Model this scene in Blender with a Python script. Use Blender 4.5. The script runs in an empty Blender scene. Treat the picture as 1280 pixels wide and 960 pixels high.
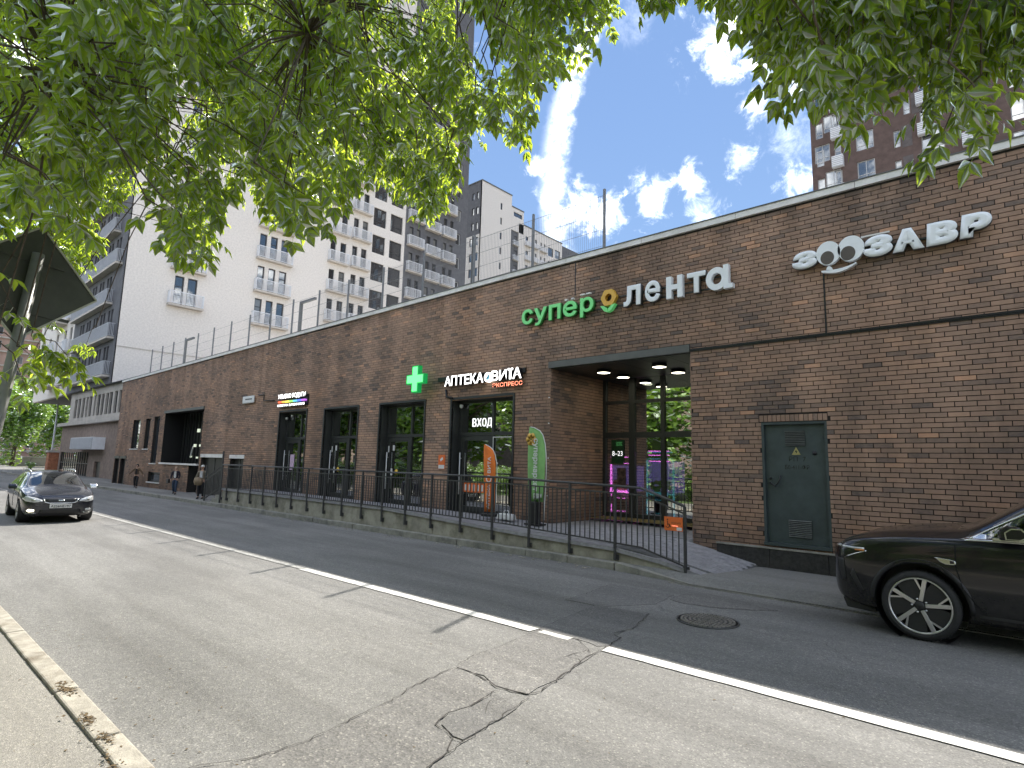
import bpy, bmesh, math, random
import numpy as np
from mathutils import Vector, Matrix, noise as mnoise
from mathutils.bvhtree import BVHTree

rnd = random.Random(7)
S = bpy.context.scene
COL = S.collection
R = math.radians

# ---------------------------------------------------------------- camera
cd = bpy.data.cameras.new('camera'); cam = bpy.data.objects.new('camera', cd); COL.objects.link(cam)
CAM = Vector((0, 0, 1.72)); FPX = 738.0
yaw, pitch, roll = R(42.12), R(7.94), R(1.483)
_f = Vector((-math.sin(yaw)*math.cos(pitch), math.cos(yaw)*math.cos(pitch), math.sin(pitch)))
_r = Vector((math.cos(yaw), math.sin(yaw), 0)); _u = _r.cross(_f)
_r2 = _r*math.cos(roll)+_u*math.sin(roll); _u2 = -_r*math.sin(roll)+_u*math.cos(roll)
mw = Matrix((( _r2.x,_u2.x,-_f.x,CAM.x),(_r2.y,_u2.y,-_f.y,CAM.y),(_r2.z,_u2.z,-_f.z,CAM.z),(0,0,0,1)))
cam.matrix_world = mw
cd.sensor_width = 36; cd.lens = FPX/1280*36; cd.clip_start = .05; cd.clip_end = 3000
S.camera = cam

# ---------------------------------------------------------------- sky and sun
SUN_DIR = Vector((-.29, .826, 1.0)).normalized()      # towards the sun
EL = math.asin(SUN_DIR.z); AZ = math.atan2(SUN_DIR.x, SUN_DIR.y)
sl = bpy.data.lights.new('sun', 'SUN'); sl.energy = 2.62; sl.angle = R(.55); sl.color = (1, .95, .87)
so = bpy.data.objects.new('sun', sl); COL.objects.link(so)
so.rotation_mode = 'QUATERNION'; so.rotation_quaternion = SUN_DIR.to_track_quat('Z', 'Y'); so.location = (0, 0, 60)

W = bpy.data.worlds.new('World'); S.world = W; W.use_nodes = True
nt = W.node_tree; nt.nodes.clear()
def N(t, tree=None, **kw):
    n = (tree or nt).nodes.new(t)
    for k, v in kw.items(): setattr(n, k, v)
    return n
def math_node(tree, op, a=None, b=None, c=None):
    n = N('ShaderNodeMath', tree, operation=op)
    for i, v in enumerate((a, b, c)):
        if v is None: continue
        if isinstance(v, (int, float)): n.inputs[i].default_value = v
        else: tree.links.new(v, n.inputs[i])
    return n.outputs[0]
def vmath(tree, op, a, b=None):
    n = N('ShaderNodeVectorMath', tree, operation=op)
    for i, v in enumerate((a, b)):
        if v is None: continue
        if isinstance(v, (tuple, list, Vector)): n.inputs[i].default_value = tuple(v)
        else: tree.links.new(v, n.inputs[i])
    return n.outputs['Value'] if op in ('DOT_PRODUCT', 'LENGTH') else n.outputs[0]
def remap(tree, v, a, b, c=0.0, d=1.0, smooth=True):
    n = N('ShaderNodeMapRange', tree); n.interpolation_type = 'SMOOTHSTEP' if smooth else 'LINEAR'; n.clamp = True
    tree.links.new(v, n.inputs[0])
    for i, x in enumerate((a, b, c, d)): n.inputs[i+1].default_value = x
    return n.outputs[0]
sky = N('ShaderNodeTexSky', sky_type='NISHITA'); sky.sun_disc = False
sky.sun_elevation = EL; sky.sun_rotation = AZ; sky.altitude = 150; sky.air_density = 1.0; sky.dust_density = 0; sky.ozone_density = 2.5
tc = N('ShaderNodeTexCoord'); D = tc.outputs['Generated']
sepd = N('ShaderNodeSeparateXYZ'); nt.links.new(D, sepd.inputs[0])
zc = math_node(nt, 'MAXIMUM', sepd.outputs[2], .03)
comb = N('ShaderNodeCombineXYZ')
nt.links.new(math_node(nt, 'DIVIDE', sepd.outputs[0], math_node(nt, 'ADD', zc, .25)), comb.inputs[0])
nt.links.new(math_node(nt, 'DIVIDE', sepd.outputs[1], math_node(nt, 'ADD', zc, .25)), comb.inputs[1])
def wnoise(vec, scale, detail=8, rough=.6, off=(0,0,0), dist=0):
    n = N('ShaderNodeTexNoise'); n.inputs['Scale'].default_value = scale; n.inputs['Detail'].default_value = detail
    n.inputs['Roughness'].default_value = rough; n.inputs['Distortion'].default_value = dist
    nt.links.new(vmath(nt, 'ADD', vec, off), n.inputs['Vector']); return n.outputs['Fac']
def px_dir(x, y):
    return (_f + _r2*((x-640)/FPX) - _u2*((y-480)/FPX)).normalized()
cn = wnoise(comb.outputs[0], 3.4, 9, .62, (3.1, 1.7, 0), .5)
fine = wnoise(D, 26, 9, .68, (0, 0, 0), .4)
fill_cloud = remap(nt, math_node(nt, 'MULTIPLY_ADD', fine, .35, cn), .66, .86)
clear_gap = remap(nt, vmath(nt, 'LENGTH', vmath(nt, 'SUBTRACT', D, px_dir(790, 130))), .30, .62)     # one broad blue gap; cloud fields around it added to brighten the shade
masks = [math_node(nt, 'MULTIPLY', fill_cloud, clear_gap)]
# fair weather clouds standing in the view (x, y in the photograph give only the compass bearing and height)
for (x, y, rad, amt) in ((905, 45, .075, 1), (958, 60, .05, .8), (905, 92, .03, .8), (945, 128, .032, .9), (985, 120, .03, .7), (672, 206, .022, .95), (690, 242, .03, .7), (812, 250, .045, 1), (858, 226, .03, 1),
                         (925, 200, .03, .8), (880, 262, .03, .6), (760, 275, .05, .85), (1000, 232, .032, .95), (975, 262, .02, .5), (720, 262, .05, .9),
                         (560, 120, .07, .7), (330, 60, .10, .8), (120, 90, .12, .9), (20, 60, .12, .9), (1180, 60, .09, .8), (30, 300, .09, .8), (790, 30, .05, .12), (1000, 170, .06, .25)):
    d = px_dir(x, y)
    dist = vmath(nt, 'LENGTH', vmath(nt, 'SUBTRACT', D, d))
    blob = remap(nt, dist, 0, rad*1.75, 1, 0)
    m = math_node(nt, 'MULTIPLY_ADD', fine, 3.6, math_node(nt, 'MULTIPLY_ADD', blob, 1.25, -2.35))
    m = remap(nt, m, .05, 2.0, 0, amt)
    masks.append(m)
# condensation trail: an arc through two bearings, with its own width and fluff
a, b = px_dir(752, 25), px_dir(700, 290)
nrm = a.cross(b).normalized(); mid = (a+b).normalized(); along = (b-a).normalized()
off = vmath(nt, 'DOT_PRODUCT', D, nrm); al = vmath(nt, 'DOT_PRODUCT', D, along)
wob = wnoise(D, 60, 6, .7)
_sg = px_dir(703, 165).dot(nrm); _ah = a.dot(along)
curve = math_node(nt, 'MULTIPLY_ADD', math_node(nt, 'MULTIPLY', al, al), _sg/(_ah*_ah), -_sg)
offc = math_node(nt, 'ADD', math_node(nt, 'ADD', off, curve), math_node(nt, 'MULTIPLY_ADD', wob, .022, -.017))
wid = math_node(nt, 'MULTIPLY_ADD', al, .030, .024)
rel = math_node(nt, 'DIVIDE', math_node(nt, 'ABSOLUTE', offc), math_node(nt, 'MAXIMUM', wid, .012))
tr = math_node(nt, 'MULTIPLY', remap(nt, rel, .0, 1.15, 1, 0), remap(nt, wob, .30, .66, .18, 1.0))
tr = math_node(nt, 'MULTIPLY', tr, remap(nt, vmath(nt, 'DOT_PRODUCT', D, mid), .5, .9))
masks.append(math_node(nt, 'MULTIPLY', tr, .40))
cur = masks[0]
for m in masks[1:]:
    cur = math_node(nt, 'SUBTRACT', 1, math_node(nt, 'MULTIPLY', math_node(nt, 'SUBTRACT', 1, cur), math_node(nt, 'SUBTRACT', 1, m)))
mix = N('ShaderNodeMix', data_type='RGBA'); nt.links.new(cur, mix.inputs[0])
tint = N('ShaderNodeMix', data_type='RGBA', blend_type='MULTIPLY'); tint.inputs[0].default_value = 1
nt.links.new(sky.outputs[0], tint.inputs[6]); tint.inputs[7].default_value = (1.08, 1.04, 1.02, 1)
_sc = N('ShaderNodeSeparateColor'); nt.links.new(tint.outputs[2], _sc.inputs[0])       # soft shoulder for the bright aureole
_den = math_node(nt, 'MULTIPLY_ADD', _sc.outputs[2], .40, 1.0)
_dv = vmath(nt, 'DIVIDE', tint.outputs[2], None); _cb = N('ShaderNodeCombineXYZ')
for _i in range(3): nt.links.new(_den, _cb.inputs[_i])
nt.links.new(_cb.outputs[0], _dv.node.inputs[1])
nt.links.new(_dv, mix.inputs[6]); _cc = N('ShaderNodeMix', data_type='RGBA'); nt.links.new(remap(nt, wnoise(D, 11, 5, .6, (4, 2, 1)), .35, .65), _cc.inputs[0]); _cc.inputs[6].default_value = (7.2, 7.6, 8.3, 1); _cc.inputs[7].default_value = (14.0, 13.7, 13.3, 1); nt.links.new(_cc.outputs[2], mix.inputs[7])
bg = N('ShaderNodeBackground'); bg.inputs[1].default_value = .15
nt.links.new(mix.outputs[2], bg.inputs[0])
out = N('ShaderNodeOutputWorld'); nt.links.new(bg.outputs[0], out.inputs[0])
S.view_settings.view_transform = 'Standard'; S.view_settings.look = 'None'; S.view_settings.exposure = 1.75; S.view_settings.gamma = 1
S.render.engine = 'CYCLES'; S.cycles.max_bounces = 8; S.cycles.transparent_max_bounces = 12; S.cycles.caustics_reflective = False; S.cycles.caustics_refractive = False

# ---------------------------------------------------------------- helpers
def link(o, parent=None):
    COL.objects.link(o)
    if parent: o.parent = parent
    return o
def tag(o, label=None, cat=None, group=None, kind=None):
    if label: o['label'] = label
    if cat: o['category'] = cat
    if group: o['group'] = group
    if kind: o['kind'] = kind
    return o
def thing(name, label, cat, loc=(0, 0, 0), rz=0, group=None):
    o = bpy.data.objects.new(name, None); o.empty_display_size = .2; link(o)
    o.location = loc; o.rotation_euler = (0, 0, rz)
    return tag(o, label, cat, group)
def copy_tree(o, parent=None):
    c = o.copy(); COL.objects.link(c); c.parent = parent
    for ch in list(o.children): copy_tree(ch, c)
    return c

class MB:
    """collects polygons; build() links them as one mesh object"""
    def __init__(s): s.v = []; s.f = []; s.m = []; s.sm = []
    def add(s, vs, fs, mi=0, smooth=False):
        b = len(s.v); s.v += [tuple(v) for v in vs]
        for f in fs: s.f.append([b+i for i in f]); s.m.append(mi); s.sm.append(smooth)
        return s
    def box(s, x0, x1, y0, y1, z0, z1, mi=0):
        vs = [(x, y, z) for z in (z0, z1) for y in (y0, y1) for x in (x0, x1)]
        return s.add(vs, [(0, 2, 3, 1), (4, 5, 7, 6), (0, 1, 5, 4), (2, 6, 7, 3), (0, 4, 6, 2), (1, 3, 7, 5)], mi)
    def obox(s, c, ax, ay, az, mi=0):      # box from centre and half axis vectors
        c, ax, ay, az = map(Vector, (c, ax, ay, az))
        vs = [c+ax*i+ay*j+az*k for k in (-1, 1) for j in (-1, 1) for i in (-1, 1)]
        return s.add(vs, [(0, 2, 3, 1), (4, 5, 7, 6), (0, 1, 5, 4), (2, 6, 7, 3), (0, 4, 6, 2), (1, 3, 7, 5)], mi)
    def beam(s, p, q, w, h, mi=0, up=(0, 0, 1)):
        p, q = Vector(p), Vector(q); d = q-p; u = Vector(up); sd = d.cross(u)
        if sd.length < 1e-6: sd = d.cross(Vector((0, 1, 0)))
        sd.normalize(); uu = sd.cross(d).normalized()
        return s.obox((p+q)/2, d/2, sd*w/2, uu*h/2, mi)
    def tube(s, pts, rad, n=8, mi=0, caps=True, smooth=True):
        pts = [Vector(p) for p in pts]; rs = rad if isinstance(rad, (list, tuple)) else [rad]*len(pts)
        b = len(s.v); prev = None
        for i, p in enumerate(pts):
            d = (pts[min(i+1, len(pts)-1)]-pts[max(i-1, 0)])
            d = d.normalized() if d.length > 1e-9 else Vector((0, 0, 1))
            if prev is None:
                a = d.cross(Vector((0, 0, 1)) if abs(d.z) < .9 else Vector((1, 0, 0))).normalized()
            else:
                a = (prev-d*prev.dot(d)); a = a.normalized() if a.length > 1e-6 else d.orthogonal().normalized()
            prev = a; c = d.cross(a)
            for k in range(n):
                t = 2*math.pi*k/n; s.v.append(tuple(p+(a*math.cos(t)+c*math.sin(t))*rs[i]))
        for i in range(len(pts)-1):
            for k in range(n):
                k2 = (k+1) % n
                s.f.append([b+i*n+k, b+i*n+k2, b+(i+1)*n+k2, b+(i+1)*n+k]); s.m.append(mi); s.sm.append(smooth)
        if caps:
            s.f.append([b+k for k in range(n)][::-1]); s.m.append(mi); s.sm.append(False)
            s.f.append([b+(len(pts)-1)*n+k for k in range(n)]); s.m.append(mi); s.sm.append(False)
        return s
    def lathe(s, prof, c=(0, 0, 0), axis='z', n=24, mi=0, smooth=True):
        """prof: list of (r, h)"""
        c = Vector(c); b = len(s.v)
        for (r_, h) in prof:
            for k in range(n):
                t = 2*math.pi*k/n; x, y = r_*math.cos(t), r_*math.sin(t)
                v = {'z': (x, y, h), 'y': (x, h, -y), 'x': (h, x, y)}[axis]
                s.v.append(tuple(c+Vector(v)))
        for i in range(len(prof)-1):
            for k in range(n):
                k2 = (k+1) % n
                s.f.append([b+i*n+k, b+i*n+k2, b+(i+1)*n+k2, b+(i+1)*n+k]); s.m.append(mi); s.sm.append(smooth)
        return s
    def prism(s, poly, a0, a1, axis='y', mi=0, smooth=False):
        """extrude a 2D polygon along an axis. axis y: poly=(x,z); z: (x,y); x: (y,z)"""
        def P(p, a): return {'y': (p[0], a, p[1]), 'z': (p[0], p[1], a), 'x': (a, p[0], p[1])}[axis]
        n = len(poly); vs = [P(p, a0) for p in poly]+[P(p, a1) for p in poly]
        fs = [list(range(n)), list(range(n, 2*n))[::-1]]+[[i, i+n, (i+1) % n+n, (i+1) % n] for i in range(n)]
        return s.add(vs, fs, mi, smooth)
    def mesh(s, name, mats):
        me = bpy.data.meshes.new(name); me.from_pydata(s.v, [], s.f)
        for m in (mats if isinstance(mats, (list, tuple)) else [mats]): me.materials.append(m)
        me.polygons.foreach_set('material_index', s.m); me.polygons.foreach_set('use_smooth', s.sm)
        me.update(); return me
    def build(s, name, mats, parent=None, bevel=0, fix=True, weld=False):
        me = s.mesh(name, mats)
        if fix or weld:
            bm = bmesh.new(); bm.from_mesh(me)
            if weld: bmesh.ops.remove_doubles(bm, verts=bm.verts, dist=1e-5)
            if fix: bmesh.ops.recalc_face_normals(bm, faces=bm.faces)
            bm.to_mesh(me); bm.free()
        o = link(bpy.data.objects.new(name, me), parent)
        if bevel:
            b = o.modifiers.new('bevel', 'BEVEL'); b.width = bevel; b.segments = 2; b.limit_method = 'ANGLE'; b.angle_limit = R(40)
        return o

def mat(name, col, rough=.6, metal=0, var=.12, scale=6., bump=0., bscale=None, emit=None, estr=0, spec=.5, coat=0, dirt=None, dscale=.6, obj=False):
    m = bpy.data.materials.new(name); m.use_nodes = True; t = m.node_tree; p = t.nodes['Principled BSDF']
    p.inputs['Roughness'].default_value = rough; p.inputs['Metallic'].default_value = metal
    p.inputs['Specular IOR Level'].default_value = spec; p.inputs['Coat Weight'].default_value = coat
    c = tuple(col)+(1,)
    if var or dirt:
        if obj: vec = N('ShaderNodeTexCoord', t).outputs['Object']
        else: vec = N('ShaderNodeNewGeometry', t).outputs['Position']
        n1 = N('ShaderNodeTexNoise', t); n1.inputs['Scale'].default_value = scale; n1.inputs['Detail'].default_value = 8; n1.inputs['Roughness'].default_value = .65
        t.links.new(vec, n1.inputs['Vector'])
        mx = N('ShaderNodeMix', t, data_type='RGBA'); t.links.new(remap(t, n1.outputs[0], .3, .7), mx.inputs[0])
        mx.inputs[6].default_value = tuple(x*(1-var) for x in col)+(1,); mx.inputs[7].default_value = tuple(min(1, x*(1+var)) for x in col)+(1,)
        res = mx.outputs[2]
        if dirt:
            n2 = N('ShaderNodeTexNoise', t); n2.inputs['Scale'].default_value = dscale; n2.inputs['Detail'].default_value = 10; n2.inputs['Roughness'].default_value = .7
            t.links.new(vec, n2.inputs['Vector'])
            m2 = N('ShaderNodeMix', t, data_type='RGBA'); t.links.new(remap(t, n2.outputs[0], .48, .72), m2.inputs[0])
            t.links.new(res, m2.inputs[6]); m2.inputs[7].default_value = tuple(dirt)+(1,); res = m2.outputs[2]
        t.links.new(res, p.inputs['Base Color'])
        if bump:
            nb = N('ShaderNodeTexNoise', t); nb.inputs['Scale'].default_value = bscale or scale*6; nb.inputs['Detail'].default_value = 6
            t.links.new(vec, nb.inputs['Vector'])
            bp = N('ShaderNodeBump', t); bp.inputs['Strength'].default_value = bump; bp.inputs['Distance'].default_value = .01
            t.links.new(nb.outputs[0], bp.inputs['Height']); t.links.new(bp.outputs[0], p.inputs['Normal'])
    else: p.inputs['Base Color'].default_value = c
    if emit:
        p.inputs['Emission Color'].default_value = tuple(emit)+(1,); p.inputs['Emission Strength'].default_value = estr
    return m

def glass(name, tint=(.35, .38, .36), refl=.12, rough=.0, ior=1.5, see=True):
    m = bpy.data.materials.new(name); m.use_nodes = True; t = m.node_tree; t.nodes.clear()
    o = N('ShaderNodeOutputMaterial', t); g = N('ShaderNodeBsdfGlossy', t); g.inputs['Roughness'].default_value = rough
    g.inputs['Color'].default_value = (.95, .97, .96, 1)
    if see:
        b = N('ShaderNodeBsdfTransparent', t); b.inputs[0].default_value = tuple(tint)+(1,)
    else:
        b = N('ShaderNodeBsdfDiffuse', t); b.inputs[0].default_value = tuple(tint)+(1,)
    fr = N('ShaderNodeFresnel', t); fr.inputs[0].default_value = ior
    f = math_node(t, 'ADD', math_node(t, 'MULTIPLY', fr.outputs[0], 1.5), refl)
    mx = N('ShaderNodeMixShader', t); t.links.new(math_node(t, 'MINIMUM', f, 1), mx.inputs[0])
    t.links.new(b.outputs[0], mx.inputs[1]); t.links.new(g.outputs[0], mx.inputs[2]); t.links.new(mx.outputs[0], o.inputs[0])
    return m

BRICK_RAMP = ((0, (0.116, 0.100, 0.089)), (.16, (0.179, 0.135, 0.112)), (.34, (0.281, 0.191, 0.140)), (.62, (0.363, 0.235, 0.166)), (.84, (0.445, 0.275, 0.182)), (1, (0.503, 0.288, 0.182)))
def brick_mat(name, single=False):
    m = bpy.data.materials.new(name); m.use_nodes = True; t = m.node_tree; p = t.nodes['Principled BSDF']
    if single:
        oi = N('ShaderNodeObjectInfo', t); sp = N('ShaderNodeSeparateColor', t); t.links.new(oi.outputs['Color'], sp.inputs[0]); fac = sp.outputs[0]
    else:
        at = N('ShaderNodeAttribute', t, attribute_name='shade'); fac = at.outputs['Fac']
    geo = N('ShaderNodeNewGeometry', t)
    n1 = N('ShaderNodeTexNoise', t); n1.inputs['Scale'].default_value = 38; n1.inputs['Detail'].default_value = 6; n1.inputs['Roughness'].default_value = .7
    t.links.new(vmath(t, 'MULTIPLY', geo.outputs['Position'], (.45, 1, 1.6)), n1.inputs['Vector'])
    f2 = math_node(t, 'ADD', fac, math_node(t, 'MULTIPLY_ADD', n1.outputs[0], .5, -.25))
    cr = N('ShaderNodeValToRGB', t); cr.color_ramp.elements[0].position = 0
    for i, (pos, c) in enumerate(BRICK_RAMP):
        e = cr.color_ramp.elements[i] if i < 2 else cr.color_ramp.elements.new(pos)
        e.position = pos; e.color = c+(1,)
    t.links.new(f2, cr.inputs[0])
    ns = N('ShaderNodeTexNoise', t); ns.inputs['Scale'].default_value = 1.0; ns.inputs['Detail'].default_value = 8; ns.inputs['Roughness'].default_value = .65
    t.links.new(vmath(t, 'MULTIPLY', geo.outputs['Position'], (1.6, 1, .22)), ns.inputs['Vector'])
    nl = N('ShaderNodeTexNoise', t); nl.inputs['Scale'].default_value = .33; nl.inputs['Detail'].default_value = 5; t.links.new(geo.outputs['Position'], nl.inputs['Vector'])
    w_ = math_node(t, 'MULTIPLY', remap(t, ns.outputs[0], .3, .72, 1.12, .74), remap(t, nl.outputs[0], .3, .7, .86, 1.14))
    sz_ = N('ShaderNodeSeparateXYZ', t); t.links.new(geo.outputs['Position'], sz_.inputs[0])
    low_ = math_node(t, 'ADD', sz_.outputs[2], math_node(t, 'MULTIPLY', ns.outputs[0], -1.6))       # splash grime at the foot, drip marks under the coping
    w_ = math_node(t, 'MULTIPLY', w_, remap(t, low_, -.5, .7, .66, 1.0))
    w_ = math_node(t, 'MULTIPLY', w_, remap(t, math_node(t, 'ADD', sz_.outputs[2], math_node(t, 'MULTIPLY', ns.outputs[0], 1.8)), 6.9, 7.5, 1.0, .72))
    wc = N('ShaderNodeCombineXYZ', t)
    for i_ in range(3): t.links.new(w_, wc.inputs[i_])
    t.links.new(vmath(t, 'MULTIPLY', cr.outputs[0], wc.outputs[0]), p.inputs['Base Color'])
    p.inputs['Roughness'].default_value = .82; p.inputs['Specular IOR Level'].default_value = .3
    bp = N('ShaderNodeBump', t); bp.inputs['Strength'].default_value = .35; bp.inputs['Distance'].default_value = .004
    t.links.new(n1.outputs[0], bp.inputs['Height']); t.links.new(bp.outputs[0], p.inputs['Normal'])
    return m

def asphalt(name, col, dark, speck=.5, scale=1., stain=.25):
    m = bpy.data.materials.new(name); m.use_nodes = True; t = m.node_tree; p = t.nodes['Principled BSDF']
    pos = N('ShaderNodeNewGeometry', t).outputs['Position']
    v = N('ShaderNodeTexVoronoi', t); v.inputs['Scale'].default_value = 95*scale; t.links.new(pos, v.inputs['Vector'])
    vs = N('ShaderNodeSeparateColor', t); t.links.new(v.outputs['Color'], vs.inputs[0])
    big = N('ShaderNodeTexNoise', t); big.inputs['Scale'].default_value = .55; big.inputs['Detail'].default_value = 9; big.inputs['Roughness'].default_value = .62
    t.links.new(vmath(t, 'MULTIPLY', pos, (.35, 1.3, 1)), big.inputs['Vector'])
    med = N('ShaderNodeTexNoise', t); med.inputs['Scale'].default_value = 14*scale; med.inputs['Detail'].default_value = 8; med.inputs['Roughness'].default_value = .8; t.links.new(pos, med.inputs['Vector'])
    mx = N('ShaderNodeMix', t, data_type='RGBA'); t.links.new(remap(t, big.outputs[0], .35, .65), mx.inputs[0])
    mx.inputs[6].default_value = tuple(x*(1-stain) for x in col)+(1,); mx.inputs[7].default_value = tuple(x*(1+stain*.35) for x in col)+(1,)
    trk = N('ShaderNodeTexNoise', t); trk.inputs['Scale'].default_value = 1.0; trk.inputs['Detail'].default_value = 5; t.links.new(vmath(t, 'MULTIPLY', pos, (.045, 1.9, 1)), trk.inputs['Vector'])
    mxt = N('ShaderNodeMix', t, data_type='RGBA', blend_type='MULTIPLY'); t.links.new(remap(t, trk.outputs[0], .46, .62, 0, .8), mxt.inputs[0]); t.links.new(mx.outputs[2], mxt.inputs[6]); mxt.inputs[7].default_value = (.86, .855, .85, 1); mx = mxt
    sp = N('ShaderNodeMix', t, data_type='RGBA', blend_type='MULTIPLY'); sp.inputs[0].default_value = speck
    g = N('ShaderNodeValToRGB', t); e = g.color_ramp.elements; e[0].position = .0; e[0].color = (.45, .45, .45, 1); e[1].position = .5; e[1].color = (.95, .95, .95, 1)
    e3 = g.color_ramp.elements.new(.9); e3.color = (1.15, 1.13, 1.1, 1); e4 = g.color_ramp.elements.new(1); e4.color = (2.3, 2.25, 2.1, 1)
    t.links.new(vs.outputs[0], g.inputs[0]); t.links.new(mx.outputs[2], sp.inputs[6]); t.links.new(g.outputs[0], sp.inputs[7])
    s2 = N('ShaderNodeMix', t, data_type='RGBA', blend_type='MULTIPLY'); s2.inputs[0].default_value = .8
    r2 = N('ShaderNodeValToRGB', t); r2.color_ramp.elements[0].position = .3; r2.color_ramp.elements[0].color = (.72, .72, .72, 1); r2.color_ramp.elements[1].position = .7; r2.color_ramp.elements[1].color = (1.2, 1.2, 1.2, 1)
    t.links.new(med.outputs[0], r2.inputs[0]); t.links.new(sp.outputs[2], s2.inputs[6]); t.links.new(r2.outputs[0], s2.inputs[7])
    t.links.new(s2.outputs[2], p.inputs['Base Color']); p.inputs['Roughness'].default_value = .85; p.inputs['Specular IOR Level'].default_value = .35
    bp = N('ShaderNodeBump', t); bp.inputs['Strength'].default_value = .55; bp.inputs['Distance'].default_value = .006
    t.links.new(math_node(t, 'ADD', v.outputs['Distance'], math_node(t, 'MULTIPLY', med.outputs[0], .8)), bp.inputs['Height']); t.links.new(bp.outputs[0], p.inputs['Normal'])
    return m

M = {}
M['road'] = asphalt('road asphalt', (0.22, 0.215, 0.203), None, .5)
M['patch'] = asphalt('old asphalt', (0.205, 0.198, 0.187), None, .6, .8)
M['patch_dark'] = asphalt('newer asphalt', (0.188, 0.183, 0.175), None, .5, .9)
M['walk'] = asphalt('pavement asphalt', (0.262, 0.248, 0.222), None, .4, 1.3)
M['walk_far'] = asphalt('far pavement asphalt', (0.24, 0.234, 0.217), None, .3, 1.2)
M['crack'] = mat('crack', (.045, .040, .036), .95, var=.3, scale=30)
M['kerb_warm'] = mat('sandy kerb concrete', (.37, .34, .285), .9, var=.22, scale=9, bump=.5, bscale=90, dirt=(.17, .14, .10), dscale=2.2)
M['kerb'] = mat('kerb concrete', (0.286, 0.275, 0.234), .9, var=.2, scale=6, bump=.4, bscale=80, dirt=(.12, .12, .105), dscale=1.3)
M['concrete'] = mat('ramp concrete', (.33, .31, .25), .9, var=.25, scale=3, bump=.4, bscale=60, dirt=(.12, .115, .075), dscale=1.4)
M['paver'] = mat('grey paver', (0.3, 0.293, 0.3), .85, var=.18, scale=8, bump=.2, bscale=120)
M['paver_joint'] = mat('paver joint', (.12, .12, .118), .95, var=.2, scale=8)
M['paint_road'] = mat('road paint', (.60, .59, .55), .7, var=.14, scale=40, dirt=(.30, .29, .27), dscale=26)
M['mortar'] = mat('dark mortar', (.032, .028, .026), .95, var=.25, scale=14)
M['brick'] = brick_mat('brick'); M['brick_single'] = brick_mat('brick piece', True)
M['coping'] = mat('coping metal', (.78, .76, .72), .5, var=.08, scale=4, dirt=(.60, .57, .53), dscale=1.1)
M['coping_dark'] = mat('roof flashing', (.10, .105, .105), .5)
M['steel'] = mat('dark window steel', (.030, .032, .031), .42, var=.1, scale=10)
M['steel_grey'] = mat('grey lintel steel', (.105, .108, .100), .5, var=.1, scale=4)
M['rail'] = mat('railing paint', (.055, .055, .055), .45, var=.2, scale=20)
M['black'] = mat('black plastic', (.012, .012, .013), .4, var=0)
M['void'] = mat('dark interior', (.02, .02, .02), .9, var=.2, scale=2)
M['room'] = mat('interior wall', (.16, .16, .15), .8, var=.1, scale=2)
M['room_floor'] = mat('interior floor', (.2, .19, .18), .3, var=.1, scale=2)
M['door_grey'] = mat('steel door paint', (.048, .066, .066), .5, var=.16, scale=2.5, dirt=(.036, .048, .048), dscale=1.5)
M['plinth'] = mat('dark granite plinth', (.030, .029, .028), .55, var=.5, scale=22, dirt=(.05, .045, .04), dscale=3)
M['shopglass'] = glass('shop glass', (.42, .44, .43), .42)
M['roof_bounce'] = mat('pale roof covering', (.55, .53, .49), .9, var=.15, scale=1.5)
M['farglass'] = glass('flat glass', (.035, .042, .048), .0, see=False, ior=1.45)
M['bandglass'] = glass('loggia glass', (.05, .055, .06), .16, see=False)
M['white_emit'] = mat('lit white letter', (.8, .8, .8), .5, var=0, emit=(1, 1, 1), estr=.35)
M['white_sign'] = mat('white acrylic', (.86, .89, .90), .4, var=.03, scale=8)
M['white_hot'] = mat('glowing white letter', (.8, .8, .8), .5, var=0, emit=(1, .98, .95), estr=.9)
M['green_sign'] = mat('green acrylic', (.10, .34, .10), .4, var=.05)
M['green_face'] = mat('green letter face', (.16, .50, .19), .4, var=.05, emit=(.10, .5, .14), estr=.12)
M['yellow_sign'] = mat('yellow acrylic', (.72, .42, .06), .4, var=.04)
M['cross_led'] = mat('green LED face', (.05, .4, .08), .4, var=0, emit=(.10, 1, .18), estr=.8)
M['cross_rim'] = mat('green cross casing', (.02, .22, .06), .4, var=0, emit=(.0, .6, .12), estr=.12)
M['orange'] = mat('orange print', (.78, .17, .035), .6, var=.05)
M['red_emit'] = mat('lit red letter', (.8, .2, .12), .5, var=0, emit=(1, .28, .16), estr=.7)
M['lamp'] = mat('lamp disc', (.9, .85, .7), .5, var=0, emit=(1, .93, .72), estr=4)
M['lamp_in'] = mat('ceiling light inside', (.9, .9, .9), .5, var=0, emit=(.9, 1, .92), estr=1.2)
M['white'] = mat('white paint', (.72, .72, .70), .5, var=.04)
M['grass'] = mat('grass', (.07, .11, .03), .95, var=.5, scale=3, bump=.8, bscale=40)
M['soil'] = mat('far ground', (.16, .15, .12), .95, var=.3, scale=.3)

# ================================================================ ground, road, kerbs
YW = 10.72                                   # front plane of the brick building
def struct(name, mb, m, parent=None, **k):
    o = mb.build(name, m, parent, **k)
    if parent is None: o['kind'] = 'structure'
    return o
struct('ground', MB().add([(-900, -900, -.06), (900, -900, -.06), (900, 900, -.06), (-900, 900, -.06)], [(0, 1, 2, 3)]), M['soil'])
struct('road', MB().add([(-175, 1.30, 0), (60, 1.30, 0), (60, 8.80, 0), (-4.2, 8.80, 0), (-6, 9.02, 0), (-175, 9.02, 0)], [(0, 1, 2, 3, 4, 5)]), M['road'])
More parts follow.
